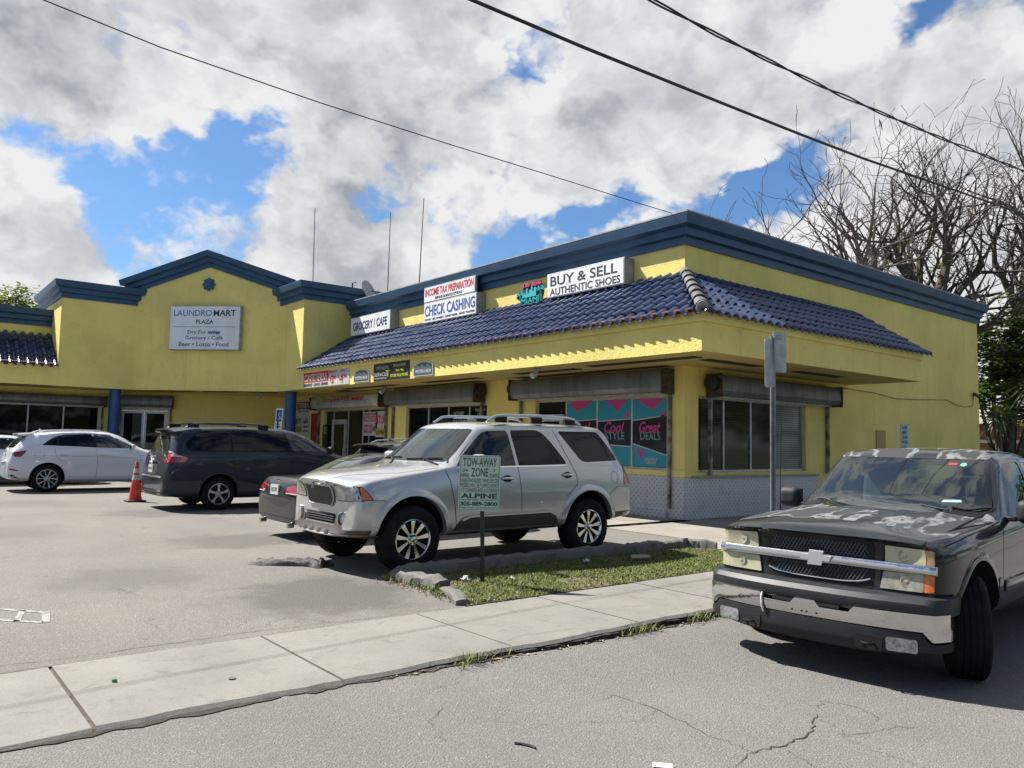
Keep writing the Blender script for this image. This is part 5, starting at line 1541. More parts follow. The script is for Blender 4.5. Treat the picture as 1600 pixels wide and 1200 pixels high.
def add_wheel(car, x, y, r, w, rim, side, style, m_rim=None, steer=0.0, grooves=4, name='wheel'):
    """side +1: outer face towards +y"""
    c, sn = math.cos(steer), math.sin(steer)
    fw = Vector((c, sn, 0)); out = Vector((-sn, c, 0)) * side
    F = Frame((x, y, r), fw, (0, 0, 1), out)          # W points outward; w=0 at the outer sidewall plane
    m_rim = m_rim or M_ALLOY
    g = MB(); g.lathe([(0.0, -w * .45), (rim * .92, -w * .45), (rim * .92, -w * .40), (rim * .30, -w * .38), (0.0, -w * .38)], F, 32, caps=False)
    wh = mbp(g, name, M_WELL, car)
    sh = (r - rim)
    prof = [(rim, -w), (rim + sh * .35, -w - 0.012), (r - sh * .25, -w - 0.006), (r - 0.012, -w + 0.016), (r, -w + 0.035)]
    tw = w - 0.07
    for i in range(grooves):
        a = -w + 0.035 + tw * (i + .75) / (grooves + .5)
        prof += [(r, a), (r - 0.010, a + 0.002), (r - 0.010, a + 0.009), (r, a + 0.011)]
    prof += [(r, -0.035), (r - 0.012, -0.016), (r - sh * .25, 0.004), (r - sh * .45, 0.010), (r - sh * .5, 0.006), (rim + sh * .3, 0.010), (rim + 0.012, 0.002), (rim, -0.006), (rim - 0.004, -w * .5)]
    g = MB(); g.lathe(prof, F, 90, caps=False)
    for i_, (rr_, w_) in enumerate(prof):
        if rr_ > r - 0.013 and abs(rr_ - (r - 0.010)) > 1e-6:
            for k in range(90):
                if (k + (i_ % 2)) % 3 == 0:
                    q = g.v[i_ * 90 + k]; c0 = F.O + F.W * (q - F.O).dot(F.W); g.v[i_ * 90 + k] = c0 + (q - c0) * (1 - 0.0075 / r)
    mbp(g, 'tyre', M_TYRE, wh, 30)
    g = MB()
    g.lathe([(rim + 0.004, -0.012), (rim + 0.003, 0.002), (rim - 0.010, 0.004), (rim - 0.022, -0.012), (rim - 0.03, -w * .35)], F, 48, caps=False)
    n, kind = style
    hub = rim * .30
    for i in range(n):
        a = 2 * math.pi * (i + 0.25) / n
        def P(rad, da, ww): return F(rad * math.cos(a + da), rad * math.sin(a + da), ww)
        if kind == 'wide':          # flat bladed spokes
            for o in ((0.125, 0.17),):
                e = o[0] * 9 / n; i_ = 0.30 * 9 / n
                q = [P(hub * .9, -i_ * .6, -0.022), P(hub * .9, i_ * .6, -0.022), P(rim - .014, e, -0.008), P(rim - .014, -e, -0.008)]
                q2 = [P(hub * .9, -i_ * .8, -0.06), P(hub * .9, i_ * .8, -0.06), P(rim - .014, e * 1.15, -0.05), P(rim - .014, -e * 1.15, -0.05)]
                g.add(q + q2, [(0, 1, 2, 3), (0, 4, 5, 1), (1, 5, 6, 2), (2, 6, 7, 3), (3, 7, 4, 0)])
        elif kind == 'five':        # five flared spokes
            q = [P(hub * .9, -.42, -0.015), P(hub * .9, .42, -0.015), P(rim * .65, .155, -0.020), P(rim - .014, .20, -0.008), P(rim - .014, -.20, -0.008), P(rim * .65, -.155, -0.020)]
            q2 = [p - F.W * 0.035 for p in q]
            g.add(q + q2, [tuple(range(6))] + [(k, k + 6, (k + 1) % 6 + 6, (k + 1) % 6) for k in range(6)])
        else:                       # forked blades with a twist
            for da0, da1, wd in ((-.10, -.36, .075), (.10, .30, .045)):
                q = [P(hub * .85, da0 - wd * 1.3, -0.018), P(hub * .85, da0 + wd * 1.3, -0.018), P(rim - .014, da1 + wd, -0.008), P(rim - .014, da1 - wd, -0.008)]
                q2 = [p - F.W * 0.03 for p in q]
                g.add(q + q2, [(0, 1, 2, 3), (0, 4, 5, 1), (1, 5, 6, 2), (2, 6, 7, 3), (3, 7, 4, 0)])
    g.lathe([(hub, -0.05), (hub, -0.020), (hub * .85, -0.012), (hub * .45, -0.010), (hub * .42, 0.004), (hub * .30, 0.010), (0.0, 0.012)], F, 24, caps=False)
    mbp(g, 'rim', m_rim, wh, 32)
    g = MB()
    for i in range(6):
        a = math.pi * i / 3; g.lathe([(0.009, -0.012), (0.009, -0.002), (0.0, -0.001)], Frame(F(hub * .68 * math.cos(a), hub * .68 * math.sin(a), 0), F.U, F.V, F.W), 6, caps=False)
    mbp(g, 'wheel_nuts', M_PLAS, wh, 40)
    return wh

def arch_lip(me_surf, x, z, r, a0, a1, view, w=0.05, out=0.012, n=28):
    """flat flare ring around a wheel opening lying on the body side"""
    mb = MB(); vs = []
    d = Vector(Surf.AX[view])
    for i in range(n + 1):
        a = a0 + (a1 - a0) * i / n
        for rr, o in ((r - 0.002, -0.06), (r - 0.002, out), (r + w * .6, out), (r + w, 0.001)):
            p = me_surf.pt((x + math.cos(a) * rr, z + math.sin(a) * rr), view, 0.0)
            vs.append(p + d * o)
    mb.add(vs, [(i * 4 + k, i * 4 + k + 1, (i + 1) * 4 + k + 1, (i + 1) * 4 + k) for i in range(n) for k in range(3)])
    return mb

def place(car, x, y, heading_deg, z=0.0, scale=1.0):
    car.location = (x, y, z); car.rotation_euler = (0, 0, R(heading_deg)); car.scale = (scale,) * 3

def cabin_volume(poly, y_of):
    """closed cavity from a side outline; y_of(z) half width"""
    mb = MB(); n = len(poly)
    a = [(x, y_of(z), z) for x, z in poly]; b = [(x, -y_of(z), z) for x, z in poly]
    mb.add(a + b, [tuple(range(n)), tuple(range(n, 2 * n))[::-1]] + [(i, (i + 1) % n, n + (i + 1) % n, n + i) for i in range(n)])
    return mb

def seat(car, x, y, z, m, w=0.50, hr=True, back=0.62, tilt=0.18):
    g = MB(); g.box(x - .05, x + .48, y - w / 2, y + w / 2, z, z + .18); s_ = mbp(g, 'seat', m, car, 60, 0.05, 3)
    F = Frame((x, y, z + .16), (0, 1, 0), (-tilt, 0, 1))
    g = MB(); g.box(-w / 2, w / 2, 0, back, -.07, .07, F); mbp(g, 'seat_back', m, s_, 60, 0.05, 3)
    if hr:
        g = MB(); g.box(-.14, .14, back + .03, back + .23, -.05, .06, F); mbp(g, 'headrest', m, s_, 60, 0.045, 3)

def mirror(car, x, y, z, side, m, w=0.20, h=0.17, d=0.12):
    g = MB(); g.box(x - d / 2, x + d / 2, y * side + (0 if side > 0 else -w), y * side + (w if side > 0 else 0), z, z + h)
    mr = mbp(g, 'wing_mirror', m, car, 60, min(w, h, d) * .47, 6)
    g = MB(); g.box(x - d * .3, x + d * .3, (y - .08) * side if side > 0 else y * side - .01, y * side + .01 if side > 0 else (y - .08) * side, z + .015, z + .06); mbp(g, 'mirror_arm', M_PLAS, mr, 60, 0.012)
    g = MB(); g.box(x - d / 2 - .004, x - d / 2 - .0005, y * side + (0.02 if side > 0 else -w + .02), y * side + (w - .02 if side > 0 else -.02), z + .02, z + h - .02); mbp(g, 'mirror_glass', M_TINT2, mr, 60)
    return mr
# ================================================================ PICKUP
def faded_paint(name):
    """dark green-grey paint whose clear coat has peeled in ragged pale-rimmed patches on upward faces"""
    m = mat(name, (0.018, 0.024, 0.026), 0.35, 0.0, coat=1.0, spec=0.08)
    N, b = nodes_of(m)
    b.inputs['Coat IOR'].default_value = 1.35
    tc = N.new('ShaderNodeTexCoord'); v = tc.outputs['Object']
    geo = N.new('ShaderNodeNewGeometry')
    tn = N.new('ShaderNodeVectorTransform', vector_type='NORMAL', convert_from='WORLD', convert_to='OBJECT')
    N.put(tn.inputs[0], geo.outputs['Normal'])
    nx, ny, nz = N.sep(tn.outputs[0])
    x, y, z = N.sep(v)
    up = N.ramp(nz, 0.62, 0.88)
    nearback = N.ramp(x, -0.28, -0.55)
    wob = N.vmath('ADD', v, N.vmath('SCALE', N.vmath('SUBTRACT', N.noise(v, 5.0, 4, 0.6, col=True), (0.5, 0.5, 0.5)), 0.16))
    f = N.noise(N.mapping(wob, (0.55, 2.0, 1.0), (4.15, 7.35, 2.0)), 1.55, 3.0, 0.5)
    gate = N.math('MULTIPLY', up, nearback)
    f = N.math('MULTIPLY', f, gate)
    inner = N.ramp(f, 0.498, 0.518)
    rim = N.math('MULTIPLY', N.ramp(f, 0.452, 0.494), N.math('SUBTRACT', 1.0, N.ramp(f, 0.496, 0.530)))
    rim = N.math('MULTIPLY', rim, N.ramp(N.noise(v, 18.0, 3, 0.6), 0.25, 0.55, 0.45, 1.0))
    base = N.mix(N.math('MULTIPLY', N.ramp(N.noise(v, 3.2, 5, 0.65), 0.4, 0.7), 0.3), N.mix(up, (0.012, 0.016, 0.018), (0.026, 0.030, 0.032)), (0.04, 0.04, 0.04))
    c = N.mix(inner, base, (0.052, 0.052, 0.053))
    c = N.mix(rim, c, (0.20, 0.205, 0.21))
    low = N.math('MULTIPLY', N.ramp(z, 0.75, 0.35), N.ramp(N.noise(v, 4, 5, 0.7), 0.35, 0.75))
    c = N.mix(N.math('MULTIPLY', low, 0.05), c, (0.09, 0.085, 0.07))
    dull = N.math('MAXIMUM', inner, rim)
    up2 = N.math('MULTIPLY', up, 0.30)
    N.put(b.inputs['Base Color'], c)
    N.put(b.inputs['Roughness'], N.math('ADD', 0.2, N.math('MULTIPLY', dull, 0.42)))
    N.put(b.inputs['Coat Weight'], N.math('SUBTRACT', 1.0, N.math('ADD', N.math('MULTIPLY', dull, 0.9), up2), clamp=True))
    return m
M_PICK = faded_paint("peeling_dark_paint")
M_HAZE = mat("yellowed_lens", (0.47, 0.44, 0.29), 0.18, coat=0.8, var=0.28, vscale=7, col2=(0.34, 0.32, 0.21), lo=.3, hi=.6)
M_HAZE2 = mat("hazy_grey_lens", (0.30, 0.29, 0.22), 0.18, coat=0.7, var=0.5, vscale=9, col2=(0.15, 0.15, 0.12))
M_BOWL = mat("reflector_bowl_hazed", (0.40, 0.38, 0.28), 0.14, 0.2, coat=0.8, var=0.4, vscale=26, col2=(0.24, 0.23, 0.17))
M_AMB2 = mat("faded_amber_lens", (0.40, 0.25, 0.12), 0.3, coat=0.5)
M_DENTC = mat("worn_chrome", (0.60, 0.60, 0.60), 0.10, 1.0, bump=0.10, bscale=3.5, bdist=0.05)
M_PAD = mat("faded_black_bumper_pad", (0.026, 0.028, 0.031), 0.5, spec=0.35, var=0.3, vscale=4)

def build_pickup():
    car = thing("pickup_truck", "dark pickup truck with peeling bonnet paint parked in the road at the right edge", "pickup", (0, 0, 0))
    T = 0.0
    st = [
     (-0.17, [(0, .55), (.78, .55, -.03), (.84, .60, -.06), (.875, .80, -.085), (.87, 1.00, -.095), (.83, 1.060, -.07), (.60, 1.085, -.02), (.36, 1.088, -.005), (0, 1.09)]),
     (-0.25, [(0, .50), (.82, .50, -.03), (.905, .58, -.08), (.935, .80, -.11), (.925, 1.00, -.12), (.86, 1.082, -.09), (.63, 1.122, -.03), (.38, 1.138, -.01), (0, 1.150)]),
     (-0.60, [(0, .45), (.84, .45), (.955, .56), (.972, .82), (.955, 1.02), (.885, 1.115), (.68, 1.152), (.47, 1.190), (0, 1.203)]),
     (-0.93, [(0, .42), (.84, .42), (.970, .54), (.985, .84), (.962, 1.045), (.895, 1.135), (.70, 1.168), (.50, 1.212), (0, 1.226)]),
     (-1.42, [(0, .40), (.84, .40), (.968, .50), (.980, .82), (.962, 1.06), (.905, 1.155), (.74, 1.188), (.52, 1.232), (0, 1.252, .06)]),
     (-1.66, [(0, .38), (.84, .38), (.955, .46), (.978, .80), (.962, 1.075), (.905, 1.160), (.855, 1.192, -.05), (.52, 1.236, .06), (0, 1.262, .13)]),
     (-1.72, [(0, .38), (.84, .38), (.950, .45), (.978, .80), (.962, 1.080), (.905, 1.165), (.845, 1.208, -.05), (.52, 1.258, .06), (0, 1.286, .13)]),
     (-2.28, [(0, .38), (.84, .38), (.950, .45), (.980, .80), (.965, 1.095), (.925, 1.175), (.725, 1.700, -.02), (.48, 1.742, .04), (0, 1.756, .08)]),
     (-2.42, [(0, .38), (.84, .38), (.950, .45), (.980, .80), (.965, 1.098), (.925, 1.178), (.732, 1.732), (.49, 1.772), (0, 1.788)]),
     (-3.00, [(0, .38), (.84, .38), (.950, .45), (.980, .80), (.965, 1.10), (.925, 1.18), (.742, 1.750), (.50, 1.790), (0, 1.806)]),
     (-3.72, [(0, .38), (.84, .38), (.950, .45), (.980, .80), (.965, 1.10), (.922, 1.18), (.735, 1.730), (.49, 1.773), (0, 1.788)]),
     (-3.84, [(0, .38), (.84, .38), (.950, .45), (.980, .80), (.965, 1.10), (.918, 1.18), (.745, 1.61), (.49, 1.68), (0, 1.69)]),
     (-3.98, [(0, .38), (.84, .38), (.950, .45), (.980, .80), (.965, 1.10), (.918, 1.15), (.80, 1.16), (.46, 1.16), (0, 1.16)]),
     (-4.04, [(0, .38), (.84, .38), (.950, .45), (.980, .80), (.965, 1.10), (.930, 1.14), (.85, 1.142), (.46, 1.142), (0, 1.142)]),
     (-5.60, [(0, .45), (.84, .45), (.950, .52), (.980, .80), (.965, 1.10), (.930, 1.14), (.85, 1.142), (.46, 1.142), (0, 1.142)]),
     (-5.68, [(0, .55), (.80, .55), (.930, .58), (.965, .80), (.950, 1.08), (.92, 1.11), (.84, 1.115), (.46, 1.115), (0, 1.115)])]
    me0 = body_mesh(st, crease_rows=[(5, 0, 6, .35), (4, 0, 14, .30), (7, 1, 5, .55), (6, 6, 10, .35), (2, 1, 14, .3), (5, 7, 12, .6)],
                    crease_st=[(6, 6, 8, .75), (5, 6, 8, .4), (13, 5, 8, .6), (12, 5, 8, .5), (1, 5, 8, .35), (0, 1, 8, .75)], level=3)
    S = Surf(me0)
    me = me0.copy()
    AX1, AX2, RT_ = -0.98, -4.62, 0.395
    g = MB()
    for s in (1, -1):
        for ax in (AX1, AX2):
            y0, y1 = (0.60, 1.3) if s > 0 else (-1.3, -0.60)
            arch_cyl(g, ax, 0.44, 0.475, y0, y1)
    me = boolean(me, g)
    cav = cabin_volume([(-1.62, .62), (-1.70, 1.16), (-1.80, 1.225), (-2.38, 1.70), (-3.66, 1.72), (-3.86, 1.20), (-3.86, .62)], lambda z: 0.88 if z < 1.15 else 0.88 - (z - 1.15) * 0.36)
    me = boolean(me, cav)
    # window openings
    side1 = rpoly([(-1.93, 1.20), (-2.46, 1.655), (-2.98, 1.675), (-2.98, 1.195)], [.05, .09, .05, .04])
    side2 = rpoly([(-3.07, 1.195), (-3.07, 1.672), (-3.52, 1.66), (-3.60, 1.215)], .05)
    for poly in (side1, side2):
        g = MB(); g.prism(poly, Frame((0, 0, 0), (1, 0, 0), (0, 0, 1), (0, -1, 0)), -1.5, 1.5); me = boolean(me, g)
    wind = rpoly([(-.79, 1.232), (.79, 1.232), (.672, 1.690), (-.672, 1.690)], .05)
    g = MB(); g.prism(wind, Frame((0, 0, 0), (0, 1, 0), (0, 0, 1), (1, 0, 0)), -2.75, -1.0); me = boolean(me, g)
    rear = rpoly([(-.60, 1.24), (.60, 1.24), (.55, 1.60), (-.55, 1.60)], .05)
    g = MB(); g.prism(rear, Frame((0, 0, 0), (0, 1, 0), (0, 0, 1), (1, 0, 0)), -4.5, -3.4); me = boolean(me, g)
    body = link_mesh('body', me, None, car, 35)
    if len(me.materials) < 1: me.materials.append(M_PICK)
    me.materials[0] = M_PICK
    car_part('windscreen', S.patch(wind, 'F', -0.004, 0.0), M_WIND, car)
    car_part('rear_window', S.patch(rear, 'B', -0.004, 0.0), M_SIDEG, car)
    for s, vw in ((1, 'L'), (-1, 'R')):
        car_part('side_window', S.patch(side1, vw, -0.006, 0.0), M_SIDEG, car)
        car_part('side_window', S.patch(side2, vw, -0.006, 0.0), M_TINT2, car)
        # door, sill and trim lines
        g = MB()
        S.seam(g, [(-1.80, 1.16), (-1.66, 1.05), (-1.585, .80), (-1.57, .47)], vw, 0.008)
        S.seam(g, [(-3.03, 1.17), (-3.03, .47)], vw, 0.008); S.seam(g, [(-1.57, .465), (-3.9, .465)], vw, 0.008)
        S.seam(g, [(-3.03, 1.17), (-3.04, 1.70)], vw, 0.010)
        S.seam(g, [(-.42, 1.055), (-.9, 1.105), (-1.4, 1.135), (-1.78, 1.165)], vw, 0.008)
        mbp(g, 'panel_gap', M_GAP, car, None)
        me_ = S.patch([(-1.62, .60), (-1.62, .69), (-2.99, .69), (-2.99, .60)], vw, 0.016, 0.03, 0.12); d_ = car_part('door_moulding', me_, M_PICK, car)
        me_ = S.patch([(-1.66, .635), (-1.66, .662), (-2.97, .662), (-2.97, .635)], vw, 0.020, 0.01, 0.12); car_part('chrome_strip', me_, M_CHROME, d_)
        me_ = S.patch([(-1.44, .56), (-1.44, .72), (-1.545, .72), (-1.545, .56)], vw, 0.012, 0.02); car_part('fender_moulding', me_, M_PICK, car)
        me_ = S.patch(rpoly([(-2.72, 1.00), (-2.72, 1.06), (-2.90, 1.06), (-2.90, 1.00)], .02), vw, 0.02, 0.03); car_part('door_handle', me_, M_PLAS, car)
        g = arch_lip(S, AX1, .44, .474, -0.12 if 1 else 0, math.pi + .12, vw, 0.06, 0.010); mbp(g, 'wheel_arch_lip', M_PICK, car, 50)
        g = arch_lip(S, AX2, .44, .474, -.1, math.pi + .1, vw, 0.06, 0.010); mbp(g, 'wheel_arch_lip', M_PICK, car, 50)
        mirror(car, -1.98, .985, 1.145, s, M_PLASG, 0.235, 0.21, 0.15)
        # lamps: upper and lower lens with amber corner, split by the chrome bar
        for nm, poly, amb, mm in (('headlamp', [(.525, .915), (.530, 1.040), (.815, 1.032), (.815, .912)], [(.817, .912), (.817, 1.032), (.868, 1.022), (.872, .915)], M_HAZE),
                              ('indicator_lamp', [(.490, .715), (.515, .845), (.80, .850), (.80, .722)], [(.802, .722), (.802, .850), (.872, .850), (.868, .728)], M_HAZE2)):
            if s < 0: mm = M_HAZE
            pl = rpoly([(u * s, v) for u, v in poly], .012); am = rpoly([(u * s, v) for u, v in amb], .012)
            l_ = car_part(nm, S.patch(pl, 'F', 0.012, 0.04, 0.05), mm, car, 30)
            car_part('amber_corner', S.patch(am, 'F', 0.010, 0.04, 0.05), (M_HAZE if s < 0 else (M_AMB2 if nm == 'headlamp' else M_AMB)), l_, 30)
            g = MB()
            for k, (cy, cz, rr) in enumerate((((.67, .975, .046),) if nm == 'headlamp' else ((.685, .784, .048),))):
                p = S.pt((cy * s, cz), 'F', .0135); Fb = Frame(p, (-.12 * s, 1, 0), (0, 0, 1), (1, .12 * s, 0))
                g = MB(); g.lathe([(rr, .0), (rr * .93, .003), (rr * .80, .001), (rr * .45, -.001), (rr * .3, .002), (0, .003)], Fb, 24, caps=False)
                mbp(g, 'reflector_bowl', M_BOWL, l_, 60)
        me_ = S.patch(rpoly([(u * s, v) for u, v in [(.475, .69), (.51, 1.055), (.88, 1.045), (.885, .69)]], .015), 'F', 0.002, 0.02, 0.06)
        car_part('lamp_surround', me_, M_PLAS, car, 30)
    # grille: dark opening, diamond mesh, chrome cross bar and cross-shaped emblem
    me_ = S.patch(rpoly([(-.43, .70), (.43, .70), (.445, .80), (.445, 1.04), (.38, 1.07), (-.38, 1.07), (-.445, 1.04), (-.445, .80)], .03), 'F', 0.004, 0.03, 0.06)
    gr = car_part('grille', me_, M_PLAS, car, 30)
    xg = -0.128
    def gx(y): return S.pt((y, .9), 'F', 0.012).x
    for a, b, ha, hb in ((.925, 1.055, .415, .385), (.735, .842, .36, .405)):
        g = MB(); n = 34
        for i in range(-n, n + 1):
            for sg in (1, -1):
                pts = []
                for k in range(5):
                    z = a + (b - a) * k / 4; yy = i * .030 + sg * (z - a) * 0.62
                    hw = ha + (hb - ha) * k / 4
                    if abs(yy) <= hw: pts.append((gx(yy) + 0.004 * sg, yy, z))
                if len(pts) >= 2: g.tube(pts, 0.0042, 4, caps=False)
        mbp(g, 'grille_mesh', mat("mesh_metal", (0.20, 0.20, 0.205), 0.35, 0.8), gr, 60)
    g = MB()
    for z, w_ in ((.738, .40),):
        g.tube([(gx(y) + .012, y, z - 0.012 + 0.045 * (abs(y) / .42) ** 4) for y in [i * .042 - .42 for i in range(21)]], 0.008, 6)
    mbp(g, 'grille_trim', M_CHROME, gr, 50)
    g = MB(); vs = []; ny = 44
    for i in range(ny + 1):
        y = -.885 + 1.77 * i / ny; x0 = S.pt((y, .88), 'F', 0).x
        h_ = 0.033 if abs(y) > .12 else 0.036
        for o, dz in ((0.0, -h_), (0.030, -h_ + .004), (0.042, -h_ * .35), (0.042, h_ * .4), (0.026, h_), (0.0, h_ + .002)):
            vs.append((x0 + o, y, .883 + dz))
    g.add(vs, [(i * 6 + k, i * 6 + (k + 1) % 6, (i + 1) * 6 + (k + 1) % 6, (i + 1) * 6 + k) for i in range(ny) for k in range(6)] + [tuple(range(6)), tuple(ny * 6 + k for k in range(6))])
    bar = mbp(g, 'chrome_bar', M_DENTC, gr, 40)
    bow = [(-.135, -.022), (-.060, -.022), (-.072, -.058), (.048, -.058), (.060, -.022), (.112, -.022), (.135, .028), (.060, .028), (.070, .062), (-.050, .062), (-.062, .028), (-.112, .028)]
    FBW = Frame((gx(0) + 0.034, 0, .885), (0, 1, 0), (0, 0, 1), (1, 0, 0))
    g = MB(); g.prism(bow, FBW, 0, 0.016); mbp(g, 'cross_emblem', mat("emblem_satin", (0.55, 0.56, 0.57), 0.35, 0.8), bar, None, 0.004)
    # bumper, lofted over its plan curve
    def bx(y): return -0.005 - 0.16 * (abs(y) / .97) ** 2.6 - (0.16 * max(0, (abs(y) - .90) / .08) ** 1.6 if abs(y) > .90 else 0)
    def loft(prof, hw, ny=48, name='', m=None, sm=35, yz=None, back=0.14):
        g = MB(); vs = []; n = len(prof)
        for i in range(ny + 1):
            q_ = -1 + 2 * i / ny; y = hw * (q_ if abs(q_) < .8 else math.copysign(.8 + .2 * (1 - (1 - (abs(q_) - .8) / .2) ** 2), q_))
            for k, (o, z) in enumerate(prof):
                zz = z
                if yz: zz = yz(y, z, k)
                vs.append((bx(y) + o, y, zz))
        g.add(vs, [(i * n + k, i * n + (k + 1) % n, (i + 1) * n + (k + 1) % n, (i + 1) * n + k) for i in range(ny) for k in range(n)] + [tuple(range(n)), tuple(ny * n + k for k in range(n))])
        return mbp(g, name, m, car, sm)
    def chrome_z(y, z, k):
        a = abs(y)
        top = .585 - 0.045 * min(1, max(0, (a - .09) / .02)) * min(1, max(0, (.37 - a) / .02))
        return top if z > .5 else z + .030 - 0.065 * min(1, max(0, (a - .845) / .03))
    bp = loft([(-.10, .43), (0.0, .43), (.012, .47), (.010, .52), (-.006, .585), (-.10, .585)], .965, 96, 'bumper', M_DENTC, 35, chrome_z)
    loft([(-.16, .565), (-.012, .565), (.006, .60), (.002, .655), (-.03, .69), (-.20, .695)], .972, 48, 'bumper_pad', M_PAD, 35)
    loft([(-.12, .265), (-.045, .262), (-.010, .30), (.004, .36), (.002, .452), (-.12, .452)], .955, 48, 'valance', M_PLASG, 35, lambda y, z, k: z + (0.05 if z < .3 else 0.02 if z < .33 else 0) * min(1, (abs(y) / .93) ** 3) - (0.075 * min(1, max(0, (abs(y) - .82) / .04)) if z > .44 else 0))
    for s in (1, -1):
        F_ = Frame((bx(.70) + .006, .70 * s, .352), (-.25 * s, 1, 0), (0, 0, 1), (1, .25 * s, 0))
        g = MB(); g.prism(rrect(-.105, .105, -.048, .048, .02), F_, -.02, .002); fl = mbp(g, 'fog_lamp', mat("fog_lens", (0.32, 0.33, 0.34), 0.15, 0.3, coat=1.0, var=0.6, vscale=28), car, 30)
        F_ = Frame((bx(.48) + .004, .48 * s, .345), (-.14 * s, 1, 0), (0, 0, 1), (1, .14 * s, 0))
        g = MB(); g.prism(rpoly([(-.10, -.05), (.09, -.05), (.10, .05), (-.09, .05)], .015), F_, -.02, .004); tw_ = mbp(g, 'tow_opening', M_GAP, car, None)
        g = MB(); g.tube([F_(-.05, -.01, .002), F_(-.04, -.01, .03), F_(.03, -.01, .03), F_(.04, -.01, .002)], 0.010, 6); mbp(g, 'tow_hook', M_PLAS, tw_, 60)
        g = MB(); g.box(-.006, .0, .16 * s - .11, .16 * s + .11, .548, .572)
        for v_ in g.v: v_.x += bx(v_.y) + .006
        mbp(g, 'bumper_slot', M_GAP, car, None)
        for yy in (.10, .02):
            g = MB(); g.lathe([(0.008, 0), (0.008, .003), (0, .003)], Frame((bx(yy) + .0115, yy * s, .49), (0, 1, 0), (0, 0, 1), (1, 0, 0)), 10, caps=False); mbp(g, 'plate_bolt', M_GAP, bp, None)
    # a strip of white tape hanging from the bumper slot
    g = MB(); g.tube([(bx(.36) + .012, -.36, .585), (bx(.36) + .022, -.365, .55), (bx(.36) + .020, -.36, .48), (bx(.36) + .016, -.35, .43)], [.008, .010, .012, .006], 6); mbp(g, 'hanging_tape', M_REFL, bp, 60)
    # bonnet shut lines, cowl, wipers, aerial
    g = MB()
    for s in (1, -1):
        S.seam(g, [(-.22, .80 * s), (-.6, .885 * s), (-1.2, .895 * s), (-1.62, .885 * s)], 'T', 0.008)
    mbp(g, 'panel_gap', M_GAP, car, None)
    me_ = S.patch(rpoly([(-1.60, -.80), (-1.50, -.50), (-1.435, 0.0), (-1.50, .50), (-1.60, .80), (-1.76, .80), (-1.66, .5), (-1.59, 0.0), (-1.66, -.5), (-1.76, -.80)], .01), 'T', 0.004, 0.01, 0.08)
    car_part('cowl_panel', me_, M_PLAS, car, 30)
    for (y0, y1, y2) in ((.42, .08, .76), (-.20, -.58, .10)):
        p0 = S.pt((y0, 1.25), 'F', 0.02); a = S.pt((y1 if y0 > 0 else -.62, 1.30), 'F', 0.03); b = S.pt((y2 if y0 > 0 else .02, 1.245), 'F', 0.03)
        g = MB(); n = 10
        g.tube([S.pt((y0 + (.50 if y0 < 0 else -.48) * (1 - t / n) * -1 - 0.0, 1.262 + 0.012 * math.sin(t)), 'F', 0.028) for t in range(n + 1)], 0.009, 5)
        wp = mbp(g, 'wiper_blade', M_PLAS, car, 60)
        g = MB(); q = Vector((-1.53, y0 - .26, 1.262)); g.tube([q + Vector((0.0, .42, -.012)), q + Vector((-.015, .2, .018)), S.pt((y0 - .16, 1.268), 'F', 0.045)], [0.012, 0.010, 0.006], 6); mbp(g, 'wiper_arm', M_PLAS, wp, 60)
    g = MB(); g.tube([(-1.36, -.90, 1.13), (-1.37, -.905, 1.22), (-1.42, -.915, 2.02)], [.014, .005, .0028], 6); mbp(g, 'aerial', M_PLAS, car, 60)
    # interior
    g = MB(); g.box(-1.84, -1.66, -.82, .82, .98, 1.16); g.box(-1.95, -1.80, -.80, .80, .85, 1.13); mbp(g, 'dashboard', mat("dash_grey", (0.16, 0.185, 0.175), 0.8), car, 60, 0.03)
    for y in (.40, -.40):
        seat(car, -2.75, y, .72, M_SEATG, 0.54)
    seat(car, -3.45, 0, .75, M_SEAT, 1.2, False, .5)
    g = MB(); g.tube([(-2.20 + .10 * math.cos(a), .40 + .185 * math.sin(a), 1.10 + .17 * math.cos(a)) for a in [i * math.pi / 10 for i in range(20)]], 0.017, 6, closed=True); g.tube([(-2.20, .40, 1.10), (-1.9, .40, .98)], .03, 8); mbp(g, 'steering_wheel', M_SEAT, car, 60)
    q = S.pt((0, 1.63), 'F', -0.05); g = MB(); g.box(q.x - .03, q.x, -.12, .12, 1.575, 1.64); mbp(g, 'rear_view_mirror', M_PLASG, car, 60, 0.015)
    pt_ = S.patch(rpoly([(.40, 1.635), (.40, 1.655), (.47, 1.655), (.47, 1.635)], .004), 'F', -0.002, 0.0); car_part('red_sticker', pt_, mat("sticker_red", (0.40, 0.03, 0.04), 0.6), car)
    pt_ = S.patch([(.52 + .026 * math.cos(a), 1.64 + .017 * math.sin(a)) for a in [i * math.pi / 8 for i in range(16)]], 'F', -0.002, 0.0); car_part('green_sticker', pt_, mat("sticker_green", (0.15, 0.40, 0.30), 0.6), car)
    pt_ = S.patch(rpoly([(.46, 1.305), (.47, 1.325), (.60, 1.330), (.61, 1.31)], .004), 'F', -0.002, 0.0); car_part('white_sticker', pt_, mat("sticker_white", (0.30, 0.50, 0.43), 0.6), car)
    for s in (1, -1):
        add_wheel(car, AX1, .985 * s, RT_, .26, .225, s, (6, 'wide'), steer=R(24), grooves=4)
        add_wheel(car, AX2, .965 * s, RT_, .26, .225, s, (6, 'wide'))
    return car
pk = build_pickup()
place(pk, -3.397, 5.744, -90 + 4.7, -0.165)
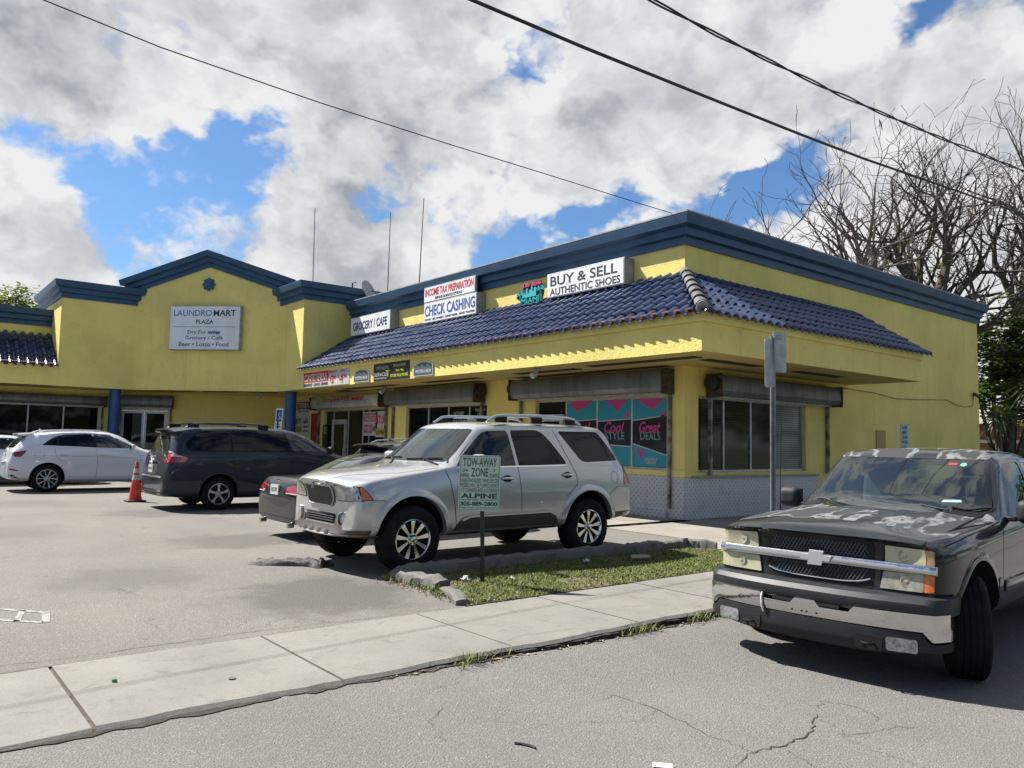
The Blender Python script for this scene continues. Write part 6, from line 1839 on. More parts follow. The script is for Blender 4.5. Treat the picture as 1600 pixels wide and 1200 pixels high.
# ================================================================ PARKED CARS
M_TINT3 = mat("clear_side_glass", (0.030, 0.040, 0.043), 0.03, spec=0.6, var=0.7, vscale=2.2, col2=(0.010, 0.012, 0.014))
def shell(car, st, creases, cst, arches, paint_m, cut=None, level=3):
    me0 = body_mesh(st, creases, cst, level)
    S = Surf(me0); me = me0.copy()
    g = MB()
    for (x, z, r, yin) in arches:
        arch_cyl(g, x, z, r, yin, 1.4); arch_cyl(g, x, z, r, -1.4, -yin)
    me = boolean(me, g)
    for c in (cut or []): me = boolean(me, c)
    b = link_mesh('body', me, None, car, 35)
    if len(me.materials) < 1: me.materials.append(paint_m)
    me.materials[0] = paint_m
    return S, b

def plate(car, S, view, z, y=0.0, m=None, txt="", w=.30, h=.15, off=.02):
    p = S.pt((y, z), view, off)
    s = 1 if view == 'F' else -1
    F = Frame(p, (0, s, 0), (0, 0, 1), (s, 0, 0))
    g = MB(); g.prism(rrect(-w / 2, w / 2, -h / 2, h / 2, .012), F, -.02, .004); pl = mbp(g, 'number_plate', M_PLATE, car, None)
    if txt: lettering(pl, txt, F, 0, 0, w * .74, h * .42, mat("plate_ink", (0.05, 0.10, 0.08), 0.6), bold=.02, lift=.005, ext=.001, local=True)
    return pl

# ---------------------------------------------------------------- silver SUV with the long roof
def build_silver_suv():
    car = thing("silver_suv", "large silver SUV parked nose-out behind the tow-away sign by the grass strip", "car", (0, 0, 0))
    P = paint("silver_beige_paint", (0.46, 0.46, 0.445), 0.45, 0.24, dust=0.05)
    BR = mat("taupe_cladding", (0.10, 0.080, 0.070), 0.5, 0.2, var=0.25, vscale=3)
    DK = mat("dark_cladding", (0.030, 0.027, 0.025), 0.5)
    st = [
     (-.02, [(0, .46), (.66, .46, -.09), (.80, .52, -.15), (.855, .74, -.17), (.83, .90, -.17), (.77, 1.02, -.13), (.48, 1.075, -.05), (.28, 1.10, -.015), (0, 1.108)]),
     (-.09, [(0, .42), (.80, .42, -.15), (.93, .52, -.24), (.965, .76, -.26), (.94, .95, -.26), (.85, 1.075, -.18), (.54, 1.130, -.06), (.31, 1.158, -.02), (0, 1.165)]),
     (-.45, [(0, .40), (.85, .40), (.965, .52, -.05), (.998, .80, -.05), (.972, 1.0, -.05), (.895, 1.130), (.60, 1.190), (.40, 1.215), (0, 1.225)]),
     (-.92, [(0, .38), (.86, .38), (.975, .48), (1.008, .82), (.985, 1.05), (.925, 1.195), (.68, 1.238), (.45, 1.260), (0, 1.27)]),
     (-1.36, [(0, .38), (.86, .38), (.975, .48), (1.005, .82), (.985, 1.07), (.935, 1.255), (.78, 1.285), (.48, 1.305, .05), (0, 1.315, .12)]),
     (-1.46, [(0, .38), (.86, .38), (.975, .48), (1.005, .82), (.985, 1.08), (.938, 1.270), (.83, 1.310, -.05), (.50, 1.345, .08), (0, 1.36, .15)]),
     (-2.03, [(0, .38), (.86, .38), (.975, .48), (1.005, .82), (.985, 1.09), (.945, 1.290), (.755, 1.775), (.50, 1.835, .05), (0, 1.855, .09)]),
     (-2.18, [(0, .38), (.86, .38), (.975, .48), (1.005, .82), (.985, 1.09), (.945, 1.290), (.765, 1.825), (.53, 1.872), (0, 1.89)]),
     (-3.10, [(0, .38), (.86, .38), (.975, .48), (1.005, .82), (.985, 1.10), (.945, 1.300), (.775, 1.850), (.54, 1.895), (0, 1.912)]),
     (-4.20, [(0, .40), (.86, .40), (.975, .50), (1.003, .82), (.982, 1.10), (.940, 1.305), (.765, 1.845), (.53, 1.890), (0, 1.905)]),
     (-4.42, [(0, .44), (.86, .44), (.970, .52), (.998, .82), (.975, 1.10), (.932, 1.305), (.750, 1.810), (.52, 1.865), (0, 1.88)]),
     (-4.52, [(0, .46), (.85, .46), (.965, .53), (.992, .82), (.968, 1.10), (.922, 1.300), (.745, 1.720), (.50, 1.775), (0, 1.79)]),
     (-4.78, [(0, .48), (.83, .48), (.950, .55), (.975, .82), (.950, 1.08), (.905, 1.200), (.82, 1.290, .02), (.50, 1.29, -.03), (0, 1.29, -.05)]),
     (-4.86, [(0, .50), (.80, .50), (.93, .57), (.955, .80), (.930, .94), (.88, 1.00), (.78, 1.02, -.02), (.50, 1.02, -.05), (0, 1.02, -.06)]),
     (-4.93, [(0, .53), (.70, .53), (.82, .60), (.84, .78), (.82, .90), (.78, .94), (.68, .955, -.02), (.40, .96, -.04), (0, .96, -.05)])]
    A1, A2, Rw = -.93, -3.91, .405
    side_f = rpoly([(-1.58, 1.285), (-1.70, 1.40), (-2.10, 1.745), (-2.50, 1.765), (-2.55, 1.285)], [.03, .05, .09, .05, .03])
    side_r = rpoly([(-2.60, 1.285), (-2.55, 1.768), (-3.08, 1.785), (-3.26, 1.62), (-3.50, 1.31)], [.03, .05, .12, .1, .05])
    side_q = rpoly([(-3.43, 1.775), (-4.25, 1.785), (-4.60, 1.36), (-3.87, 1.335), (-3.78, 1.36)], [.05, .06, .07, .08, .04])
    wind = rpoly([(-.80, 1.335), (.80, 1.335), (.68, 1.775), (-.68, 1.775)], .05)
    pr = lambda q: (lambda g: (g.prism(q, Frame((0, 0, 0), (1, 0, 0), (0, 0, 1), (0, -1, 0)), -1.5, 1.5), g)[1])(MB())
    wc = MB(); wc.prism(wind, Frame((0, 0, 0), (0, 1, 0), (0, 0, 1), (1, 0, 0)), -2.6, -.5)
    cav = cabin_volume([(-1.38, .62), (-1.44, 1.22), (-1.58, 1.32), (-2.10, 1.79), (-4.30, 1.83), (-4.45, 1.70), (-4.70, 1.2), (-4.70, .62)], lambda z: .89 if z < 1.25 else .89 - (z - 1.25) * .34)
    S, b = shell(car, st, [(5, 1, 12, .45), (6, 6, 11, .35), (7, 1, 5, .35), (2, 1, 13, .4), (4, 12, 14, .3)], [(5, 6, 8, .7), (6, 6, 8, .3), (11, 5, 8, .3), (12, 5, 8, .4), (0, 1, 8, .35)],
                 [(A1, .45, .485, .60), (A2, .45, .485, .60)], P, [cav, pr(side_f), pr(side_r), pr(side_q), wc])
    car_part('windscreen', S.patch(wind, 'F', -.004, 0), M_WIND, car)
    rear = rpoly([(-.74, 1.33), (.74, 1.33), (.68, 1.74), (-.68, 1.74)], .06)
    car_part('rear_window', S.patch(rear, 'B', .003, .01), M_TINT, car)
    for s, vw in ((1, 'L'), (-1, 'R')):
        car_part('side_window', S.patch(side_f, vw, -.005, 0), M_SIDEG, car); car_part('side_window', S.patch(side_r, vw, -.005, 0), M_TINT, car); car_part('side_window', S.patch(side_q, vw, -.005, 0), M_TINT, car)
        g = MB()
        S.seam(g, [(-1.40, 1.24), (-1.46, 1.10), (-1.53, .78), (-1.57, .50)], vw, .009)
        S.seam(g, [(-2.58, 1.27), (-2.62, .9), (-2.64, .50)], vw, .009)
        S.seam(g, [(-3.34, 1.80), (-3.55, 1.36), (-3.66, 1.16), (-3.66, 1.02), (-3.46, .86)], vw, .009)
        S.seam(g, [(-.40, .885), (-.52, .885), (-.62, .80)], vw, .008); S.seam(g, [(-4.28, .78), (-4.36, .90), (-4.50, .975), (-4.86, .975)], vw, .008)
        S.seam(g, [(-2.03, 1.79), (-1.60, 1.42), (-1.50, 1.32)], vw, .012)
        S.seam(g, [(-4.45 + .075 * math.cos(a), 1.11 + .085 * math.sin(a)) for a in [i * math.pi / 10 for i in range(21)]], vw, .006)
        mbp(g, 'panel_gap', M_GAP, car, None)
        car_part('beltline_strip', S.patch([(-1.60, 1.258), (-1.60, 1.276), (-3.50, 1.302), (-3.50, 1.285)], vw, .006, .01, .15), M_CHROME, car)
        c_ = car_part('cladding', S.patch(rpoly([(-1.44, .39), (-1.62, .60), (-1.75, .645), (-3.14, .655), (-3.24, .61), (-3.37, .39)], .03), vw, .014, .03, .1), DK, car)
        car_part('cladding_trim', S.patch([(-1.63, .61), (-1.76, .660), (-3.14, .672), (-3.25, .62), (-3.22, .60), (-3.13, .645), (-1.77, .635), (-1.655, .59)], vw, .024, .012, .1), P, c_)
        car_part('running_board', S.patch([(-1.46, .36), (-1.46, .42), (-3.36, .42), (-3.36, .36)], vw, .05, .09, .2), DK, c_)
        car_part('bumper_cladding', S.patch([(-4.33, .45), (-4.33, .60), (-4.90, .61), (-4.86, .50)], vw, .01, .02, .1), BR, car)
        for hx, hz in ((-2.38, 1.12), (-3.48, 1.155)):
            car_part('handle_cup', S.patch([(hx + .085 * math.cos(a), hz + .045 * math.sin(a)) for a in [i * math.pi / 8 for i in range(16)]], vw, .003, 0), M_GAP, car)
            p = S.pt((hx, hz), vw, .02); g = MB(); g.tube([p + Vector((-.085, -s * .012, 0)), p + Vector((-.05, s * .018, .004)), p + Vector((.05, s * .018, .004)), p + Vector((.085, -s * .012, 0))], .019, 8); mbp(g, 'door_handle', M_CHROME, car, 60)
        for ax in (A1, A2):
            mbp(arch_lip(S, ax, .45, .484, -.05, math.pi + .05, vw, .085, .022), 'fender_flare', P, car, 50)
        tl = car_part('tail_lamp', S.patch(rpoly([(-4.655, 1.005), (-4.70, 1.285), (-4.86, 1.285), (-4.90, 1.00)], .02), vw, .008, .03, .05), M_RLAMP, car)
        mirror(car, -1.80, .99, 1.275, s, P, .24, .17, .13)
        # head lamp
        hl = car_part('headlamp', S.patch(rpoly([(u * s, v) for u, v in [(.44, .865), (.47, 1.045), (.83, 1.03), (.90, .88)]], .03), 'F', .006, .03, .05), mat("clear_lens", (0.38, 0.41, 0.40), .08, .25, coat=1.0, var=.6, vscale=11, col2=(.14, .16, .16)), car, 30)
        car_part('lamp_indicator', S.patch(rpoly([(-.265, .89), (-.27, 1.035), (-.30, 1.025), (-.38, .895)], .015), vw, .010, .03, .04), M_AMB, hl, 30)
        car_part('lamp_surround', S.patch(rpoly([(u * s, v) for u, v in [(.42, .855), (.455, 1.06), (.84, 1.045), (.915, .87)]], .03), 'F', .001, .02, .05), M_GAP, hl, 30)
        car_part('lamp_surround', S.patch(rpoly([(-.20, .88), (-.21, 1.05), (-.295, 1.045), (-.40, .885)], .015), vw, .002, .02, .04), M_GAP, hl, 30)
        p = S.pt((.60 * s, .645), 'F', .004); Fo = Frame(p, (-.35 * s, 1, 0), (0, 0, 1), (1, .35 * s, 0))
        g = MB(); g.lathe([(.098, -.02), (.098, .004), (.085, .008), (.078, -.03), (0, -.03)], Fo, 24, caps=False); fl = mbp(g, 'fog_surround', P, car, 40)
        g = MB(); g.lathe([(.062, -.035), (.055, -.006), (.03, .002), (0, .003)], Fo, 20, caps=False); mbp(g, 'fog_lamp', M_ALLOY, fl, 40)
        # roof rail on feet
        g = MB(); yr = .655 * s
        g.tube([(-2.25, yr, 1.875), (-2.40, yr, 1.955), (-2.55, yr, 1.972), (-3.2, yr, 1.985), (-3.75, yr, 1.975), (-3.88, yr, 1.955), (-4.02, yr, 1.885)], [.016, .024, .026, .026, .026, .024, .016], 8); rr_ = mbp(g, 'roof_rail', mat("satin_rail", (.45, .48, .52), .28, .85), car, 60)
        g = MB()
        for xx in (-2.50, -3.15, -3.80): g = MB(); g.box(xx - .10, xx + .10, yr - .02, yr + .02, 1.875, 1.968); mbp(g, 'rail_foot', M_PLAS, rr_, None, .01)
        for ax in (A1, A2): add_wheel(car, ax, .985 * s, Rw, .27, .245, s, (9, 'wide'), M_CHROME)
        seat(car, -2.55, .42 * s, .80, M_SEATG, .54); seat(car, -3.45, .42 * s, .82, M_SEATG, .54)
    g = MB(); g.box(-1.62, -1.42, -.84, .84, 1.05, 1.30); mbp(g, 'dashboard', mat("dash_tan", (.16, .18, .17), .7), car, 60, .03)
    # sunlit sunshade-like dash glare comes from the windscreen itself; wipers
    for y0, y1 in ((.70, .12), (-.05, -.62)):
        g = MB(); g.tube([S.pt((y0 + (y1 - y0) * t / 8, 1.385 - .02 * t / 8), 'F', .02) for t in range(9)], .009, 5); wp = mbp(g, 'wiper_blade', M_PLAS, car, 60)
        g = MB(); g.tube([S.pt((y0 + .08, 1.30), 'F', .02), S.pt((y0 - .05, 1.33), 'F', .05), S.pt((y0 - .25, 1.378), 'F', .035)], .010, 5); mbp(g, 'wiper_arm', M_PLAS, wp, 60)
    # grille with chrome header
    gp = rpoly([(-.315, .79), (.315, .79), (.365, .88), (.37, 1.03), (-.37, 1.03), (-.365, .88)], .04)
    gr = car_part('grille', S.patch(gp, 'F', .006, .03, .05), M_PLAS, car, 30)
    g = MB(); g.tube([S.pt((u, v), 'F', .016) for u, v in gp], .011, 6, closed=True); mbp(g, 'grille_ring', P, gr, 60)
    g = MB()
    for i in range(-13, 14):
        y = i * .0265; a = .80 + (.05 if abs(y) > .30 else 0)
        g.tube([S.pt((y, a), 'F', .014), S.pt((y, .92), 'F', .018), S.pt((y, 1.025), 'F', .014)], .0042, 5)
    mbp(g, 'grille_bars', mat("smoked_chrome", (.20, .20, .20), .2, .95), gr, 60)
    hd = rpoly([(-.39, 1.028), (.39, 1.028), (.36, 1.085), (.20, 1.108), (-.20, 1.108), (-.36, 1.085)], .02)
    car_part('grille_header', S.patch(hd, 'F', .018, .04, .04), M_CHROME, gr, 40)
    p = S.pt((0, 1.055), 'F', .03); Fe = Frame(p, (0, 1, 0), (-.15, 0, 1), (1, 0, .15))
    g = MB(); g.prism([(-.035, -.055), (.035, -.055), (.035, .055), (-.035, .055)], Fe, -.01, .006); g.prism([(-.006, -.07), (.006, -.07), (.006, .07), (-.006, .07)], Fe, .006, .014); mbp(g, 'grille_emblem', M_CHROME, gr, None, .004)
    lg = car_part('lower_grille', S.patch(rpoly([(-.42, .585), (.42, .585), (.40, .695), (-.40, .695)], .02), 'F', .004, .02, .06), M_GAP, car, 30)
    g = MB()
    for z in (.61, .637, .664): g.tube([S.pt((y, z), 'F', .012) for y in [-.38 + .076 * i for i in range(11)]], .006, 5)
    mbp(g, 'lower_grille_bars', M_PLASG, lg, 60)
    car_part('skid_panel', S.patch(rpoly([(-.86, .43), (.86, .43), (.88, .535), (.62, .535), (.50, .655), (.43, .66), (.42, .565), (-.42, .565), (-.43, .66), (-.50, .655), (-.62, .535), (-.88, .535)], .015), 'F', .012, .05, .05), BR, car, 30)
    for y in (-.30, -.10, .10, .30):
        car_part('skid_slot', S.patch(rrect(y - .045, y + .045, .465, .51, .012), 'F', .016, 0), M_GAP, car)
    for s, vw in ((1, 'L'), (-1, 'R')):
        car_part('bumper_cladding', S.patch([(-.22, .43), (-.22, .53), (-.44, .53), (-.46, .40)], vw, .012, .03, .06), BR, car)
    g = MB()
    for s in (1, -1): S.seam(g, [(-.10, .40 * s), (-.35, .53 * s), (-.8, .80 * s), (-1.35, .88 * s)], 'T', .008)
    mbp(g, 'panel_gap', M_GAP, car, None)
    plate(car, S, 'B', .98)
    return car
nav = build_silver_suv()
place(nav, -9.16, 4.19, -90)

# ---------------------------------------------------------------- grey minivan, tail towards the street
def build_van():
    car = thing("grey_minivan", "dark grey minivan with roof rails parked tail-out beside the traffic cone", "car", (0, 0, 0))
    P = paint("dark_grey_paint", (0.026, 0.031, 0.040), 0.0, 0.35, dust=0.03)
    L = 5.10
    st = [
     (-.03, [(0, .32), (.62, .32, -.12), (.72, .38, -.18), (.75, .58, -.20), (.72, .72, -.20), (.60, .82, -.14), (.42, .88, -.06), (.24, .90, -.02), (0, .91)]),
     (-.25, [(0, .24), (.80, .24, -.12), (.90, .34, -.16), (.94, .60, -.16), (.92, .80, -.12), (.82, .93, -.05), (.60, .99), (.35, 1.02), (0, 1.03)]),
     (-.97, [(0, .22), (.84, .22), (.95, .32), (.982, .64), (.965, .90), (.89, 1.06), (.70, 1.12), (.40, 1.17), (0, 1.19)]),
     (-1.30, [(0, .22), (.84, .22), (.95, .30), (.988, .64), (.972, .97), (.91, 1.13), (.80, 1.20, -.05), (.45, 1.27, .10), (0, 1.30, .20)]),
     (-2.15, [(0, .22), (.84, .22), (.95, .30), (.990, .66), (.975, 1.04), (.945, 1.22), (.735, 1.665), (.48, 1.725, .08), (0, 1.745, .14)]),
     (-2.55, [(0, .22), (.84, .22), (.95, .30), (.990, .66), (.975, 1.06), (.950, 1.24), (.745, 1.735), (.50, 1.780), (0, 1.795)]),
     (-3.70, [(0, .22), (.84, .22), (.95, .30), (.990, .66), (.975, 1.06), (.950, 1.24), (.750, 1.745), (.50, 1.785), (0, 1.80)]),
     (-4.50, [(0, .24), (.84, .24), (.95, .32), (.988, .66), (.972, 1.06), (.945, 1.24), (.745, 1.710), (.50, 1.760), (0, 1.775)]),
     (-4.76, [(0, .26), (.83, .26), (.94, .33), (.980, .66), (.965, 1.06), (.925, 1.235), (.72, 1.655), (.48, 1.720), (0, 1.735)]),
     (-4.88, [(0, .28), (.82, .28), (.93, .34), (.972, .66), (.955, 1.05), (.905, 1.220), (.71, 1.500), (.46, 1.55), (0, 1.57)]),
     (-5.00, [(0, .28), (.80, .28), (.92, .35), (.962, .64), (.945, .98), (.890, 1.120), (.78, 1.220, .02), (.45, 1.22, -.02), (0, 1.22, -.03)]),
     (-5.06, [(0, .29), (.78, .29), (.90, .36), (.945, .60), (.920, .80), (.86, .92), (.74, .97), (.42, .975, -.02), (0, .98, -.03)]),
     (-5.12, [(0, .31), (.70, .31), (.80, .38), (.84, .54), (.82, .65), (.78, .695), (.68, .71, -.01), (.40, .715, -.03), (0, .715, -.04)])]
    A1, A2, Rw = -.97, -4.0, .345
    S, b = shell(car, st, [(5, 3, 10, .5), (6, 5, 9, .35), (2, 1, 11, .4)], [(3, 6, 8, .5), (9, 5, 8, .25), (10, 5, 8, .3), (11, 4, 8, .5), (12, 1, 8, .4)], [(A1, .37, .405, .62), (A2, .37, .405, .62)], P)
    X = lambda p: [(u - L, v) for u, v in p]
    w_q = rpoly(X([(.40, 1.40), (.47, 1.265), (1.345, 1.262), (1.345, 1.70), (.70, 1.665)]), [.08, .08, .03, .03, .12])
    w_s = rpoly(X([(1.37, 1.262), (2.66, 1.262), (2.60, 1.715), (1.37, 1.702)]), .04)
    w_f = rpoly(X([(2.70, 1.262), (3.58, 1.262), (3.62, 1.31), (3.18, 1.575), (2.92, 1.69), (2.64, 1.715)]), [.03, .03, .03, .10, .10, .04])
    for s, vw in ((1, 'L'), (-1, 'R')):
        car_part('window_band', S.patch(rpoly(X([(.37, 1.40), (.46, 1.24), (3.64, 1.24), (3.68, 1.31), (3.10, 1.65), (2.66, 1.735), (1.36, 1.722), (.68, 1.685)]), [.08, .06, .04, .04, .2, .1, .02, .12]), vw, .0015, .01, .12), M_GAP, car, 30)
        for w_, m_ in ((w_q, M_TINT), (w_s, M_TINT), (w_f, M_TINT3)): car_part('side_window', S.patch(w_, vw, .004, .006, .1), m_, car, 30)
        g = MB()
        S.seam(g, X([(1.355, 1.25), (1.36, 1.20), (1.42, .87), (1.50, .62)]), vw, .009); S.seam(g, X([(2.68, 1.25), (2.70, .9), (2.66, .36)]), vw, .009)
        S.seam(g, X([(3.66, 1.25), (3.80, 1.0), (3.78, .7), (3.62, .36)]), vw, .009); S.seam(g, X([(.44, 1.11), (1.36, 1.125)]), vw, .007); S.seam(g, X([(1.355, 1.73), (1.355, 1.78)]), vw, .008)
        S.seam(g, X([(.12, .66), (.40, .68), (.62, .56)]), vw, .007)
        mbp(g, 'panel_gap', M_GAP, car, None)
        for hx in (2.50, 2.86):
            p = S.pt((hx - L, 1.115), vw, .02); g = MB(); g.tube([p + Vector((-.11, -s * .014, 0)), p + Vector((-.07, s * .016, 0)), p + Vector((.07, s * .016, 0)), p + Vector((.11, -s * .014, 0))], .018, 8); mbp(g, 'door_handle', P, car, 60)
        mbp(arch_lip(S, A2, .37, .404, -.1, math.pi + .1, vw, .03, .006), 'wheel_arch_lip', P, car, 50); mbp(arch_lip(S, A1, .37, .404, -.1, math.pi + .1, vw, .03, .006), 'wheel_arch_lip', P, car, 50)
        t1 = car_part('tail_lamp', S.patch(rpoly(X([(.02, 1.00), (.36, 1.015), (.44, 1.085), (.42, 1.115), (.04, 1.125)]), .015), vw, .012, .03, .05), M_RLAMP, car, 30)
        car_part('lamp_clear', S.patch(rpoly(X([(.03, 1.13), (.40, 1.118), (.22, 1.17), (.13, 1.245), (.05, 1.25)]), .02), vw, .012, .03, .05), mat("clear_red_lens", (.60, .52, .52), .12, coat=1.0, var=.4, vscale=8), t1, 30)
        car_part('tail_lamp_inner', S.patch(rpoly([(u * s, v) for u, v in [(.70, 1.01), (.90, 1.0), (.90, 1.23), (.76, 1.20)]], .02), 'B', .010, .03, .05), M_RLAMP, t1, 30)
        car_part('reflector', S.patch(rpoly([(u * s, v) for u, v in [(.55, .40), (.75, .41), (.75, .445), (.55, .435)]], .01), 'B', .008, .01, .05), M_RLAMP, car, 30)
        g = MB(); yr = .66 * s
        g.tube([(-4.66, yr, 1.735), (-4.52, yr, 1.815), (-4.2, yr, 1.845), (-3.4, yr, 1.850), (-3.05, yr, 1.835), (-2.80, yr, 1.775)], [.014, .020, .021, .021, .02, .014], 8); rr_ = mbp(g, 'roof_rail', mat("dark_rail", (.10, .10, .11), .3, .7), car, 60)
        g = MB()
        for xx in (-4.5, -2.98): g = MB(); g.box(xx - .12, xx + .12, yr - .018, yr + .018, 1.74, 1.835); mbp(g, 'rail_foot', M_PLAS, rr_, None, .01)
        mirror(car, -1.52, .98, 1.20, s, M_PLASG, .20, .17, .12)
        for ax in (A1, A2): add_wheel(car, ax, .975 * s, Rw, .23, .222, s, (5, 'five'))
    car_part('rear_window', S.patch(rpoly([(-.72, 1.235), (.72, 1.235), (.64, 1.60), (-.64, 1.60)], [.10, .10, .08, .08]), 'B', .004, .01, .08), mat("rear_glass_olive", (.020, .022, .016), .04, spec=.5), car, 30)
    car_part('windscreen', S.patch(rpoly([(-.78, 1.24), (.78, 1.24), (.66, 1.68), (-.66, 1.68)], .05), 'F', .003, .008, .08), M_TINT3, car, 30)
    g = MB(); vs = []
    for i in range(13):
        y = -.70 + 1.40 * i / 12; c = (abs(y) / .70) ** 4
        vs += [(-4.62 + .05 * c, y, 1.755 - .06 * c), (-4.98 + .10 * c, y, 1.715 - .07 * c), (-4.985 + .10 * c, y, 1.685 - .06 * c), (-4.74, y, 1.655 - .05 * c)]
    g.add(vs, [(i * 4 + k, i * 4 + (k + 1) % 4, (i + 1) * 4 + (k + 1) % 4, (i + 1) * 4 + k) for i in range(12) for k in range(4)] + [(0, 1, 2, 3), (48, 49, 50, 51)])
    mbp(g, 'roof_spoiler', P, car, 40)
    p = S.pt((0, 1.085), 'B', .006); Fe = Frame(p, (0, -1, 0), (0, 0, 1), (-1, 0, 0))
    g = MB(); g.tube([Fe(.065 * math.cos(a), .045 * math.sin(a), .006) for a in [i * math.pi / 8 for i in range(16)]], .010, 6, closed=True); g.tube([Fe(.022 * math.cos(a), .04 * math.sin(a), .006) for a in [i * math.pi / 6 for i in range(12)]], .006, 5, closed=True); mbp(g, 'tailgate_emblem', M_CHROME, car, 60)
    car_part('tailgate_strip', S.patch(rpoly([(-.34, .975), (.34, .975), (.34, 1.005), (-.34, 1.005)], .01), 'B', .012, .02, .08), M_CHROME, car, 40)
    car_part('plate_recess', S.patch(rpoly([(-.40, .74), (.40, .74), (.34, .955), (-.34, .955)], .02), 'B', .003, .01, .08), M_PLASG, car, 30)
    plate(car, S, 'B', .86, 0, None, "L82 QTN", .31, .16, .022)
    car_part('bumper_top', S.patch(rpoly([(-.72, .682), (.72, .682), (.70, .715), (-.70, .715)], .01), 'B', .010, .02, .1), mat("bumper_step", (.40, .41, .42), .4), car, 30)
    car_part('bumper_lower', S.patch(rpoly([(-.70, .31), (.70, .31), (.78, .39), (-.78, .39)], .02), 'B', .008, .02, .1), M_PLASG, car, 30)
    g = MB(); S.seam(g, [(-.80, 1.22), (-.84, 1.02), (-.80, .74), (-.40, .70), (.40, .70), (.80, .74), (.84, 1.02), (.80, 1.22)], 'B', .009); mbp(g, 'panel_gap', M_GAP, car, None)
    return car
van = build_van()
place(van, -17.40 - .98 * 1.03, 5.89 - 1.10 * 1.03 + 5.10 * 1.03, 90, 0, 1.03)

